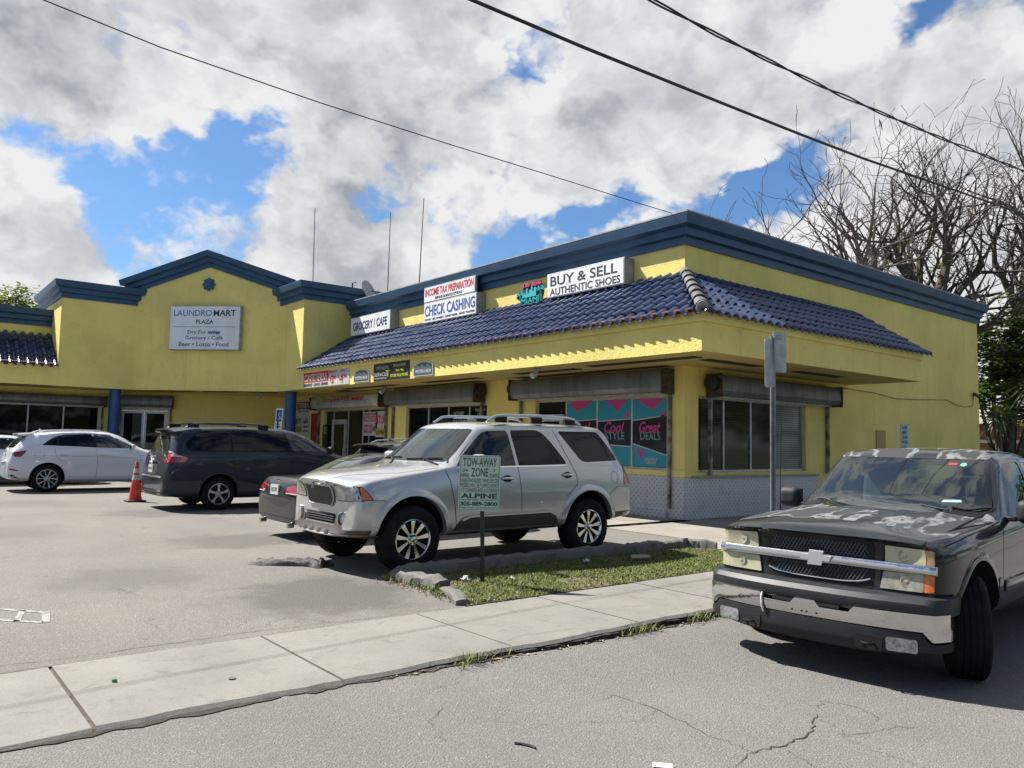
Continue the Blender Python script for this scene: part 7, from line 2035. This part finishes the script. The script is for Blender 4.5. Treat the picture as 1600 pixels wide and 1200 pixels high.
# ---------------------------------------------------------------- white crossover (and its dark sister hidden behind the coupe)
def build_crossover(label, P, tint_f, two_box=1.0, name="white_crossover"):
    car = thing(name, label, "car", (0, 0, 0))
    L = 4.68; k = two_box
    st = [
     (-.03, [(0, .34), (.60, .34, -.10), (.70, .40, -.16), (.74, .62, -.18), (.72, .80, -.18), (.62, .90, -.12), (.42, .95, -.05), (.24, .97, -.02), (0, .98)]),
     (-.22, [(0, .26), (.78, .26, -.12), (.88, .36, -.18), (.92, .62, -.18), (.90, .84, -.12), (.82, .96, -.05), (.60, 1.01), (.35, 1.035), (0, 1.045)]),
     (-.90, [(0, .24), (.80, .24), (.91, .34), (.948, .66), (.925, .92), (.86, 1.04), (.68, 1.09), (.40, 1.12), (0, 1.13)]),
     (-1.28, [(0, .24), (.80, .24), (.905, .33), (.945, .66), (.928, 1.00), (.88, 1.14), (.78, 1.17, -.05), (.45, 1.21, .08), (0, 1.23, .15)]),
     (-2.02, [(0, .24), (.80, .24), (.905, .33), (.940, .66), (.928, 1.06), (.895, 1.22), (.68, 1.60), (.44, 1.64, .06), (0, 1.655, .10)]),
     (-2.40, [(0, .24), (.80, .24), (.905, .33), (.940, .66), (.930, 1.08), (.898, 1.24), (.68, 1.665), (.46, 1.695), (0, 1.705)]),
     (-3.20, [(0, .24), (.80, .24), (.905, .33), (.942, .66), (.932, 1.10), (.895, 1.26), (.67, 1.655), (.46, 1.69), (0, 1.70)]),
     (-3.80, [(0, .26), (.80, .26), (.910, .35), (.948, .68), (.930, 1.10), (.875, 1.28), (.65, 1.61), (.44, 1.645), (0, 1.655)]),
     (-4.22, [(0, .30), (.79, .30), (.90, .38), (.938, .70), (.915, 1.08), (.84, 1.25), (.62, 1.55), (.42, 1.59), (0, 1.60)]),
     (-4.40, [(0, .32), (.77, .32), (.885, .40), (.925, .72), (.90, 1.06), (.82, 1.20), (.62, 1.40, .0), (.42, 1.42, -.02), (0, 1.43, -.02)]),
     (-4.60, [(0, .34), (.74, .34), (.86, .42), (.90, .72), (.875, 1.02), (.80, 1.12), (.68, 1.15, -.01), (.42, 1.16, -.03), (0, 1.16, -.04)]),
     (-4.66, [(0, .36), (.72, .36), (.83, .44), (.87, .68), (.85, .82), (.79, .88), (.66, .90, -.01), (.40, .90, -.03), (0, .90, -.04)]),
     (-4.71, [(0, .38), (.64, .38), (.74, .46), (.78, .62), (.76, .72), (.72, .76), (.60, .775, -.01), (.38, .78, -.03), (0, .78, -.04)])]
    A1, A2, Rw = -.92, -3.76, .365
    S, b = shell(car, st, [(5, 3, 9, .45), (6, 5, 8, .3), (2, 1, 11, .4), (4, 7, 11, .3)], [(3, 6, 8, .5), (8, 5, 8, .45), (10, 4, 8, .4), (9, 5, 8, .2)], [(A1, .385, .43, .58), (A2, .385, .43, .58)], P)
    X = lambda p: [(u - L, v) for u, v in p]
    band = rpoly(X([(.76, 1.285), (1.02, 1.50), (1.30, 1.585), (2.03, 1.63), (2.46, 1.59), (3.05, 1.30), (3.14, 1.215), (2.10, 1.235)]), [.04, .15, .15, .2, .2, .1, .03, .05])
    w_r = rpoly(X([(1.16, 1.295), (1.20, 1.54), (1.34, 1.575), (1.98, 1.612), (2.06, 1.255)]), .03)
    w_q = rpoly(X([(.82, 1.295), (1.05, 1.49), (1.15, 1.525), (1.11, 1.297)]), .03)
    w_f = rpoly(X([(2.12, 1.255), (2.04, 1.612), (2.40, 1.588), (2.98, 1.315), (3.06, 1.235)]), [.03, .04, .1, .06, .03])
    for s, vw in ((1, 'L'), (-1, 'R')):
        car_part('window_band', S.patch(band, vw, .0015, .01, .1), M_GAP, car, 30)
        for w_, m_ in ((w_q, M_TINT), (w_r, M_TINT), (w_f, tint_f)): car_part('side_window', S.patch(w_, vw, .004, .006, .1), m_, car, 30)
        g = MB()
        S.seam(g, X([(2.10, 1.24), (2.14, .8), (2.12, .36)]), vw, .008); S.seam(g, X([(1.06, 1.26), (1.10, 1.0), (1.22, .86)]), vw, .008); S.seam(g, X([(3.16, 1.20), (3.28, .95), (3.20, .40)]), vw, .008)
        S.seam(g, X([(1.42, .42), (3.2, .40)]), vw, .008); S.seam(g, X([(.30, .98), (.80, 1.0), (2.1, .97), (3.2, .955)]), vw, .005)
        S.seam(g, X([(.60, 1.06), (.60, .94), (.82, .94), (.82, 1.08), (.60, 1.06)]), vw, .005)
        mbp(g, 'panel_gap', mat("seam_grey", (.10, .10, .11), .8), car, None)
        for hx in (1.30, 2.30):
            p = S.pt((hx - L, 1.03), vw, .014); g = MB(); g.tube([p + Vector((-.10, -s * .012, 0)), p + Vector((-.06, s * .014, 0)), p + Vector((.06, s * .014, 0)), p + Vector((.10, -s * .012, 0))], .014, 8); mbp(g, 'door_handle', P, car, 60)
        for ax in (A1, A2): mbp(arch_lip(S, ax, .385, .429, -.1, math.pi + .1, vw, .05, .010), 'wheel_arch_lip', P, car, 50)
        car_part('tail_lamp', S.patch(rpoly(X([(-.02, 1.075), (.40, 1.135), (.36, 1.06), (.27, .955), (.14, .965), (.10, 1.02)]), .015), vw, .010, .03, .05), M_RLAMP, car, 30)
        car_part('reflector', S.patch(rpoly(X([(.0, .675), (.24, .60), (.22, .57), (.0, .62)]), .01), vw, .008, .01, .05), M_RLAMP, car, 30)
        car_part('bumper_lower', S.patch(rpoly(X([(-.02, .50), (.12, .48), (.36, .30), (.0, .34)]), .02), vw, .006, .02, .05), M_PLASG, car, 30)
        car_part('sill', S.patch(X([(1.42, .26), (1.42, .335), (3.22, .335), (3.22, .26)]), vw, .012, .02, .15), M_PLAS, car, 30)
        g = MB(); yr = .60 * s
        g.tube([(-4.02, yr, 1.615), (-3.85, yr, 1.675), (-3.1, yr, 1.722), (-2.5, yr, 1.715), (-2.2, yr, 1.655)], [.010, .016, .016, .016, .010], 8); mbp(g, 'roof_rail', mat("rail_alu", (.55, .56, .57), .3, .7), car, 60)
        mirror(car, -1.66, .93, 1.20, s, P, .20, .14, .12)
        for ax in (A1, A2): add_wheel(car, ax, .93 * s, Rw, .23, .255, s, (5, 'fork'))
    car_part('rear_window', S.patch(rpoly([(-.66, 1.20), (.66, 1.20), (.56, 1.52), (-.56, 1.52)], .05), 'B', .004, .01, .08), M_TINT2, car, 30)
    car_part('windscreen', S.patch(rpoly([(-.72, 1.19), (.72, 1.19), (.60, 1.60), (-.60, 1.60)], .05), 'F', .003, .008, .08), M_TINT3, car, 30)
    for s, vw in ((1, 'L'), (-1, 'R')):
        car_part('d_pillar_trim', S.patch(rpoly(X([(.26, 1.555), (.47, 1.56), (.24, 1.25), (.14, 1.22)]), .02), vw, .003, .01, .06), M_GAP, car, 30)
    g = MB(); vs = []
    for i in range(9):
        y = -.60 + 1.2 * i / 8
        vs += [(-4.10, y, 1.632 - .03 * (y / .6) ** 2), (-4.46, y, 1.600 - .04 * (y / .6) ** 4), (-4.46, y, 1.575 - .04 * (y / .6) ** 4), (-4.20, y, 1.56 - .03 * (y / .6) ** 2)]
    g.add(vs, [(i * 4 + q, i * 4 + (q + 1) % 4, (i + 1) * 4 + (q + 1) % 4, (i + 1) * 4 + q) for i in range(8) for q in range(4)] + [(0, 1, 2, 3), (32, 33, 34, 35)])
    mbp(g, 'roof_spoiler', P, car, 40)
    g = MB(); g.prism([(-.10, 0), (.06, 0), (-.08, .075)], Frame((-3.82, 0, 1.66), (1, 0, 0), (0, 0, 1), (0, -1, 0)), -.015, .015); mbp(g, 'roof_fin', P, car, None)
    plate(car, S, 'B', .98, 0, None, "", .31, .15, .012)
    return car
white = build_crossover("white crossover parked beyond the traffic cone at the left of the lot", paint("white_paint", (0.62, 0.64, 0.68), 0.0, 0.25, dust=0.05), M_TINT3)
place(white, -24.70 - .935, 3.69 + 3.76, 90)
dark = build_crossover("silver grey hatchback whose roof shows behind the dark coupe", paint("pewter_paint", (0.11, 0.108, 0.106), 0.4, 0.3, dust=0.2), M_TINT3, 1.0, "grey_hatchback")
place(dark, -14.40, 12.05, 90, 0, 0.95)

# ---------------------------------------------------------------- dark coupe with its tail to the street, and the white saloon
def build_saloon(name, label, P, emblem=True):
    car = thing(name, label, "car", (0, 0, 0))
    L = 4.58
    st = [
     (-.03, [(0, .26), (.58, .26, -.10), (.68, .32, -.16), (.71, .48, -.18), (.69, .60, -.18), (.60, .68, -.12), (.42, .72, -.05), (.24, .735, -.02), (0, .74)]),
     (-.25, [(0, .20), (.74, .20, -.12), (.82, .28, -.16), (.86, .50, -.16), (.84, .68, -.12), (.78, .77, -.05), (.58, .81), (.34, .835), (0, .845)]),
     (-.80, [(0, .20), (.76, .20), (.86, .28), (.892, .54), (.87, .76), (.82, .85), (.66, .88), (.40, .905), (0, .915)]),
     (-1.35, [(0, .20), (.76, .20), (.86, .27), (.892, .55), (.875, .80), (.84, .90), (.74, .93, -.05), (.42, .965, .08), (0, .98, .14)]),
     (-2.05, [(0, .20), (.76, .20), (.86, .27), (.890, .55), (.878, .83), (.85, .93), (.60, 1.27), (.40, 1.315, .05), (0, 1.33, .08)]),
     (-2.40, [(0, .20), (.76, .20), (.86, .27), (.890, .55), (.880, .84), (.85, .945), (.59, 1.335), (.41, 1.37), (0, 1.385)]),
     (-2.95, [(0, .20), (.76, .20), (.86, .27), (.892, .55), (.882, .85), (.845, .955), (.58, 1.325), (.41, 1.365), (0, 1.38)]),
     (-3.20, [(0, .20), (.76, .20), (.86, .27), (.894, .56), (.884, .86), (.84, .96), (.57, 1.275), (.40, 1.315), (0, 1.33)]),
     (-3.82, [(0, .22), (.76, .22), (.86, .28), (.896, .57), (.88, .86), (.81, .965), (.66, .985), (.42, 1.005, -.05), (0, 1.015, -.08)]),
     (-3.95, [(0, .22), (.75, .22), (.855, .29), (.892, .58), (.872, .86), (.80, .965), (.64, .980), (.40, .990), (0, .995)]),
     (-4.40, [(0, .24), (.72, .24), (.83, .30), (.868, .58), (.845, .85), (.78, .945), (.62, .965, -.03), (.38, .975, -.06), (0, .978, -.07)]),
     (-4.50, [(0, .26), (.68, .26), (.80, .32), (.84, .58), (.815, .80), (.76, .865, -.01), (.60, .88, -.03), (.38, .885, -.06), (0, .885, -.07)]),
     (-4.56, [(0, .28), (.62, .28), (.74, .34), (.785, .50), (.77, .60), (.72, .64), (.58, .655, -.02), (.36, .66, -.05), (0, .66, -.06)])]
    A1, A2, Rw = -.80, -3.55, .325
    S, b = shell(car, st, [(5, 3, 11, .45), (6, 5, 7, .3), (2, 1, 11, .4), (4, 8, 12, .4)], [(3, 6, 8, .5), (8, 5, 8, .55), (10, 4, 8, .65), (7, 6, 8, .25), (12, 1, 8, .4)], [(A1, .34, .372, .56), (A2, .34, .372, .56)], P)
    X = lambda p: [(u - L, v) for u, v in p]
    for s, vw in ((1, 'L'), (-1, 'R')):
        car_part('window_band', S.patch(rpoly(X([(.92, 1.00), (1.20, 1.20), (1.50, 1.285), (2.2, 1.305), (2.50, 1.25), (3.06, .965), (1.6, .975)]), [.04, .15, .15, .15, .15, .03, .02]), vw, .0015, .01, .1), M_GAP, car, 30)
        car_part('side_window', S.patch(rpoly(X([(1.0, 1.01), (1.24, 1.19), (1.52, 1.268), (1.75, 1.278), (1.77, .99)]), .04), vw, .004, .006, .1), M_TINT, car, 30)
        car_part('side_window', S.patch(rpoly(X([(1.81, .99), (1.79, 1.28), (2.2, 1.288), (2.48, 1.235), (2.96, .98)]), .04), vw, .004, .006, .1), M_TINT2, car, 30)
        car_part('window_trim', S.patch(X([(.93, .985), (.93, 1.0), (3.04, .968), (3.04, .955)]), vw, .005, .01, .15), M_CHROME, car, 30)
        g = MB(); S.seam(g, X([(1.70, .98), (1.66, .6), (1.80, .28)]), vw, .008); S.seam(g, X([(3.08, .95), (3.14, .6), (3.05, .28)]), vw, .008); mbp(g, 'panel_gap', M_GAP, car, None)
        tl = car_part('tail_lamp', S.patch(rpoly([(u * s, v) for u, v in [(.40, .735), (.42, .845), (.80, .87), (.86, .80), (.80, .72)]], .025), 'B', .010, .03, .05), M_RLAMP, car, 30)
        car_part('tail_lamp_wrap', S.patch(rpoly(X([(.04, .73), (.04, .865), (.22, .855), (.26, .80), (.14, .735)]), .02), vw, .010, .03, .05), M_RLAMP, tl, 30)
        car_part('lamp_strip', S.patch(rpoly([(u * s, v) for u, v in [(.43, .735), (.44, .752), (.78, .748), (.78, .728)]], .006), 'B', .016, .008, .05), mat("lamp_pale", (.5, .34, .34), .2), tl, 30)
        g = MB(); g.tube([(-4.50, .55 * s, .255), (-4.60, .55 * s, .25)], .038, 12); mbp(g, 'exhaust_tip', M_ALLOY, car, 40)
        mirror(car, -1.62, .90, .94, s, P, .18, .12, .10)
        for ax in (A1, A2): add_wheel(car, ax, .885 * s, Rw, .22, .225, s, (5, 'five'))
    car_part('rear_window', S.patch(rpoly([(-.60, 1.015), (.60, 1.015), (.49, 1.275), (-.49, 1.275)], .06), 'B', .004, .01, .06), M_WIND2, car, 30)
    car_part('windscreen', S.patch(rpoly([(-.68, .95), (.68, .95), (.54, 1.29), (-.54, 1.29)], .05), 'F', .003, .008, .08), M_TINT3, car, 30)
    g = MB(); S.seam(g, [(-.72, .93), (-.62, .70), (.62, .70), (.72, .93)], 'B', .008); mbp(g, 'panel_gap', M_GAP, car, None)
    car_part('bumper_strip', S.patch(rpoly([(-.74, .36), (.74, .36), (.74, .375), (-.74, .375)], .004), 'B', .008, .01, .1), M_PLASG, car, 30)
    g = MB(); g.prism([(-.13, 0), (.05, 0), (-.04, .05), (-.11, .06)], Frame((-3.0, 0, 1.375), (1, 0, 0), (0, 0, 1), (0, -1, 0)), -.035, .035); mbp(g, 'roof_fin', M_PLAS, car, 40, .01)
    plate(car, S, 'B', .78, 0, None, "BKS 70T", .31, .16, .016)
    if emblem:
        p = S.pt((0, .925), 'B', .004); Fe = Frame(p, (0, -1, 0), (0, 0, 1), (-1, 0, 0)); g = MB(); g.lathe([(.038, 0), (.038, .006), (.028, .010), (0, .010)], Fe, 18, caps=False); mbp(g, 'boot_emblem', M_CHROME, car, 40)
    return car
M_WIND2 = mat("green_tinted_rear_glass", (0.085, 0.105, 0.095), 0.03, spec=0.8, var=0.5, vscale=1.8, col2=(0.035, 0.045, 0.042))
bm_ = build_saloon("dark_coupe", "dark grey coupe with red tail lamps between the silver SUV and the minivan", paint("graphite_paint", (0.022, 0.023, 0.025), 0.0, 0.35, dust=0.03))
place(bm_, -12.18, 5.0 + 4.60, 90)
ws = build_saloon("white_saloon", "white car cut by the left edge of the photo behind the crossover", paint("white_paint_plain", (0.6, 0.61, 0.63), 0.0, 0.3, dust=0.05), False)
place(ws, -29.3, 5.9, 90, 0, 1.12)
# ================================================================ TREES
M_BARK = mat("grey_bark", (0.125, 0.108, 0.093), 0.95, var=0.45, vscale=5, bump=0.6, bscale=14)
M_TWIG = mat("twig_bark", (0.075, 0.063, 0.054), 0.95)
def leafm(name, c1, c2):
    m = mat(name, c1, 0.55); N, b = nodes_of(m)
    v = N.new('ShaderNodeTexCoord').outputs['Object']
    c = N.mix(N.ramp(N.noise(v, 0.9, 3), 0.35, 0.65), c1, c2)
    c = N.mix(N.math('MULTIPLY', N.ramp(N.noise(v, 9.0, 2), 0.4, 0.7), 0.6), c, tuple(x * 1.6 for x in c2))
    N.put(b.inputs['Base Color'], c)
    tr = N.new('ShaderNodeBsdfTranslucent', ins={'Color': N.mix(0.5, c, (0.25, 0.35, 0.04))})
    mx = N.new('ShaderNodeMixShader', ins={0: 0.28})
    out = [n for n in N.n if n.type == 'OUTPUT_MATERIAL'][0]
    N.l.new(b.outputs[0], mx.inputs[1]); N.l.new(tr.outputs[0], mx.inputs[2]); N.l.new(mx.outputs[0], out.inputs[0])
    return m
M_LEAF = leafm("dark_leaf", (0.045, 0.075, 0.016), (0.065, 0.115, 0.022))
M_LEAF2 = leafm("vine_leaf", (0.09, 0.15, 0.03), (0.13, 0.19, 0.04))
M_FROND = leafm("frond", (0.05, 0.075, 0.035), (0.085, 0.11, 0.05))

class Bare:
    def __init__(s, seed):
        s.r = random.Random(seed); s.wood = MB(); s.twig = MB(); s.tips = []; s.nodes = []
    def branch(s, p, d, L, r0, lev, maxlev):
        r = s.r
        n = 5 if lev <= 1 else (4 if lev < 4 else 3)
        pts = [Vector(p)]; rad = [r0]; d = Vector(d).normalized()
        kids = []
        bend = Vector((r.uniform(-1, 1), r.uniform(-1, 1), r.uniform(-0.3, 0.7))) * (0.20 if lev < 2 else 0.24)
        for i in range(n):
            d = (d + bend * (1.0 / n) * 2 + Vector((r.gauss(0, 1), r.gauss(0, 1), r.gauss(0, 1))) * (0.13 + 0.02 * lev)).normalized()
            if lev >= 2: d = (d + Vector((0, 0, 0.06))).normalized()
            pts.append(pts[-1] + d * (L / n))
            rad.append(max(0.010, r0 * (1 - 0.50 * (i + 1) / n)))
            kids.append((pts[-1].copy(), d.copy(), rad[-1]))
        (s.wood if lev <= 2 else s.twig).tube(pts, rad, 7 if lev <= 1 else (5 if lev == 2 else 3), caps=(lev <= 2))
        if lev <= 3: s.nodes += [(q, rad[k]) for k, q in enumerate(pts[1:])]
        if lev >= maxlev:
            s.tips.append(pts[-1]); return
        for k, (q, dd, rr) in enumerate(kids):
            m = (1 if k < n - 1 else 3) if lev > 0 else (1 if k in (2, 3) else (3 if k == n - 1 else 0))
            if lev >= 2 and k == n - 1: m = 2
            for _ in range(m):
                if lev >= 1 and r.random() < (0.14 if lev < 3 else 0.42): continue
                ax = Vector((r.gauss(0, 1), r.gauss(0, 1), r.gauss(0, 0.55)))
                nd = (dd * 1.0 + ax.normalized() * r.uniform(0.6, 1.15)).normalized()
                s.branch(q, nd, L * r.uniform(0.52, 0.78), max(0.010, rr * r.uniform(0.58, 0.85)), lev + 1, maxlev)

def leaves(mb, pts, n, spread, size, r, flat=0.5):
    for _ in range(n):
        c = r.choice(pts); p = Vector(c) + Vector((r.gauss(0, 1), r.gauss(0, 1), r.gauss(0, 0.8))) * spread
        a = r.uniform(0, 6.283); s = size * r.uniform(0.6, 1.3)
        u = Vector((math.cos(a), math.sin(a), r.uniform(-.6, .3))).normalized(); w = u.cross(Vector((r.gauss(0, .5), r.gauss(0, .5), 1))).normalized()
        mb.add([p - u * s, p + w * s * flat, p + u * s, p - w * s * flat], [(0, 1, 2, 3)])

def bare_tree(name, label, base, limbs, seed, maxlev, lean=(0, 0, 1), trunk_h=4.0, r0=0.42):
    t = thing(name, label, "tree", base, group="bare trees behind the plaza")
    b = Bare(seed); B = Vector(base); r = b.r
    top = B + Vector(lean) * trunk_h
    b.wood.tube([B + Vector((0, 0, -0.3)), B.lerp(top, 0.35) + Vector((.06, .04, 0)), B.lerp(top, 0.7), top], [r0 * 1.25, r0, r0 * .88, r0 * .75], 12)
    for d, L, rr, off in limbs:
        p = B.lerp(top, off)
        b.branch(p, d, L, rr, 1, maxlev)
    b.wood.build("trunk", M_BARK, t, smooth=50, fixn=False)
    b.twig.build("twigs", M_TWIG, t, fixn=False)
    return t, b
# camera side directions: right of picture = (0.63, 0.78), left = (-0.63, -0.78)
RT = Vector((0.63, 0.78, 0)); FW = Vector((-0.78, 0.63, 0))
def dv(a, f, z): return RT * a + FW * f + Vector((0, 0, z))
t1, b1 = bare_tree("bare_tree", "large leafless wide-crowned tree with several limbs rising behind the side wall cornice", (-14.7, 33.2, 0),
    [(dv(-0.80, -0.1, 0.70), 5.79, 0.25, 0.85), (dv(-0.40, 0.2, 1.0), 5.48, 0.28, 0.95), (dv(0.10, -0.2, 1.0), 4.80, 0.32, 1.0), (dv(0.34, 0.15, 1.0), 4.45, 0.26, 1.0),
     (dv(-1.0, 0.3, 0.34), 5.57, 0.17, 0.9), (dv(0.62, -0.3, 0.75), 3.48, 0.20, 0.9), (dv(0.0, 0.7, 0.8), 3.87, 0.2, 0.95), (dv(-0.55, -0.55, 0.75), 5.36, 0.18, 0.95)], 12, 5, (0.03, 0.02, 1), 5.3, 0.45)
t2, b2 = bare_tree("bare_tree", "leafless tree cut by the right edge of the photo with vines on its pale trunk", (-13.0, 37.2, 0),
    [(dv(0.15, 0.1, 1.0), 3.56, 0.22, 1.0), (dv(-0.35, -0.2, 0.9), 3.96, 0.16, 0.95), (dv(0.6, 0, 0.9), 3.21, 0.22, 0.9), (dv(0.9, -0.3, 0.6), 2.92, 0.18, 0.9)], 5, 5, (0.10, 0.08, 1), 8.0, 0.30)
# seed pods and a few late leaves in the bare crowns
for t, b, n in ((t1, b1, 16), (t2, b2, 6)):
    g = MB(); r = random.Random(n)
    for _ in range(n):
        p = Vector(r.choice(b.tips)); dx = r.uniform(-.12, .12)
        g.tube([p, p + Vector((dx, .03, -.18)), p + Vector((dx * 1.6, .05, -.42))], [0.012, 0.032, 0.01], 5)
    g.build("seed_pods", M_TWIG, t, fixn=False)
    g = MB(); leaves(g, [r.choice(b.tips) for _ in range(8)], 170, 0.20, 0.07, r, 0.25); g.build("sparse_leaves", M_LEAF2, t, fixn=False)
    low = [q for q, rr_ in b.nodes if 5.5 < q.z < 9.0 and rr_ > 0.07] or [Vector(t.location) + Vector((0, 0, 7))]
    g = MB(); leaves(g, [r.choice(low) for _ in range(14)], 900, 0.28, 0.085, r, 0.6); g.build("vine", M_LEAF2, t, fixn=False)

def leafy_tree(name, label, base, blobs, seed, n, size, group=None, trunk=0.18, m=None):
    t = thing(name, label, "tree", base, group=group)
    r = random.Random(seed); B = Vector(base); g = MB(); pts = []
    for (a, f, z, rad) in blobs:
        c = B + dv(a, f, z)
        g.tube([B + Vector((0, 0, 0)), B.lerp(c, .5) + Vector((r.uniform(-.3, .3), r.uniform(-.3, .3), 0)), c], [trunk, trunk * .5, trunk * .18], 6)
        for _ in range(int(26 * rad)):
            q = Vector((r.gauss(0, 1), r.gauss(0, 1), r.gauss(0, 1))).normalized() * rad * r.uniform(0.35, 1.0) ** 0.7
            q.z *= 0.8; pts.append(c + q)
            if r.random() < 0.3: g.tube([c, c + q * .5 + Vector((0, 0, .1)), c + q], [trunk * .18, trunk * .12, .008], 4)
    g.build("trunk", M_BARK, t, smooth=60, fixn=False)
    g = MB(); leaves(g, pts, n, 0.20, size, r, 0.5); g.build("crown", m or M_LEAF, t, fixn=False)
    return t
leafy_tree("green_tree", "dense dark green tree against the far end of the side wall", (-12.3, 36.4, 0), [(-0.5, 0, 5.6, 1.4), (0.4, .3, 6.6, 1.3), (1.2, 0, 5.6, 1.6), (0.2, -.3, 4.0, 1.5), (1.6, .4, 3.6, 1.6), (-0.9, .5, 4.2, 1.1), (2.6, 0, 5.0, 1.7), (2.3, 0, 7.0, 1.2)], 4, 15000, 0.13)
leafy_tree("green_tree", "tall leafy tree at the right edge beside the vine-grown trunk", (-9.8, 39.5, 0), [(0.4, 0, 6.0, 1.8), (1.8, 0, 7.2, 1.8), (1.6, 0, 4.4, 2.2), (3.4, 0, 6, 2.2), (4.2, 1, 8, 2)], 9, 8000, 0.15)
leafy_tree("roofline_tree", "leafy tree crown showing above the left wing's blue cornice", (-58.5, 6.3, 0), [(-1.2, 0, 9.8, 1.3), (0.1, 0, 10.1, 1.4), (1.3, 0, 9.2, 1.1), (-2.6, 0, 9.2, 1.4), (0.6, 0, 8.2, 1.2), (-1.5, 0, 8.0, 1.6)], 8, 4200, 0.15, m=M_LEAF2)
# spiky palm-like plant in front of the dark green tree
def spiky(base, hgt, n, L, seed, label):
    t = thing("spiky_plant", label, "plant", base); r = random.Random(seed); B = Vector(base)
    g = MB(); g.tube([B, B + Vector((.05, 0, hgt * .5)), B + Vector((0, .05, hgt))], [.10, .08, .07], 8); g.build("trunk", M_BARK, t, smooth=60)
    g = MB(); c = B + Vector((0, 0.05, hgt))
    for _ in range(n):
        a = r.uniform(0, 6.283); e = r.uniform(-0.7, 1.2); d = Vector((math.cos(a) * math.cos(e), math.sin(a) * math.cos(e), math.sin(e))); l = L * r.uniform(.7, 1.1)
        s = Vector((-d.y, d.x, 0)).normalized() * 0.028
        m_ = c + d * l * .55; e_ = c + d * l + Vector((0, 0, -l * .32))
        g.add([c - s * .6, c + s * .6, m_ + s, m_ - s, e_], [(0, 1, 2, 3), (3, 2, 4)])
    g.build("fronds", M_FROND, t, fixn=False)
spiky((-10.6, 34.2, 0), 4.0, 150, 1.25, 3, "spiky palm with pale fronds in front of the dark green tree")
spiky((-11.3, 32.6, 0), 2.9, 130, 1.0, 5, "lower spiky palm close to the end of the yellow wall")
# small pink house behind
t = thing("pink_house", "low pink house glimpsed between the side wall and the palms", "house", (-12, 44, 0))
g = MB(); g.box(-18, -4, 44, 50, 0, 3.0); g.build("wall", mat("pink_render", (0.42, 0.19, 0.14), 0.9, var=0.2), t)
g = MB(); g.box(-18.2, -3.8, 43.85, 43.99, 2.05, 2.2); g.build("sill_band", M_SIGNW, t)
g = MB(); g.prism([(43.5, 3.02), (50.5, 3.02), (47, 4.3)], Frame((-18.4, 0, 0), (0, 1, 0), (0, 0, 1), (1, 0, 0)), 0, 14.8); g.build("roof", mat("pale_roof", (0.33, 0.29, 0.26), 0.8, var=.3), t)
g = MB(); g.box(-16, -9, 41.0, 41.06, 0.0, 1.55)
for i in range(8): g.box(-16 + i, -15.94 + i, 40.94, 41.0, 0, 1.62)
tag(g.build("board_fence", mat("dark_fence", (0.05, 0.045, 0.04), 0.9, var=.4)), "low dark board fence in front of the pink house", "fence")

# the far side of the street, seen only as reflections in the pickup's flank and glass
g = MB(); r = random.Random(77)
pts = []
for k in range(46):
    c = Vector((r.uniform(15, 19), -18 + k * 1.4, r.uniform(2.2, 5.5))); q = r.uniform(1.5, 2.6)
    for _ in range(16): pts.append(c + Vector((r.gauss(0, 1), r.gauss(0, 1), r.gauss(0, .8))).normalized() * q * r.uniform(.4, 1))
for k in range(18):
    c = Vector((20 - k * 1.35, 47 + k * 0.9, r.uniform(2.5, 6.5))); q = r.uniform(1.8, 2.8)
    for _ in range(18): pts.append(c + Vector((r.gauss(0, 1), r.gauss(0, 1), r.gauss(0, .8))).normalized() * q * r.uniform(.4, 1))
leaves(g, pts, 14000, 0.35, 0.42, r, 0.55)
tag(g.build("far_treeline", M_LEAF, fixn=False), kind="stuff")
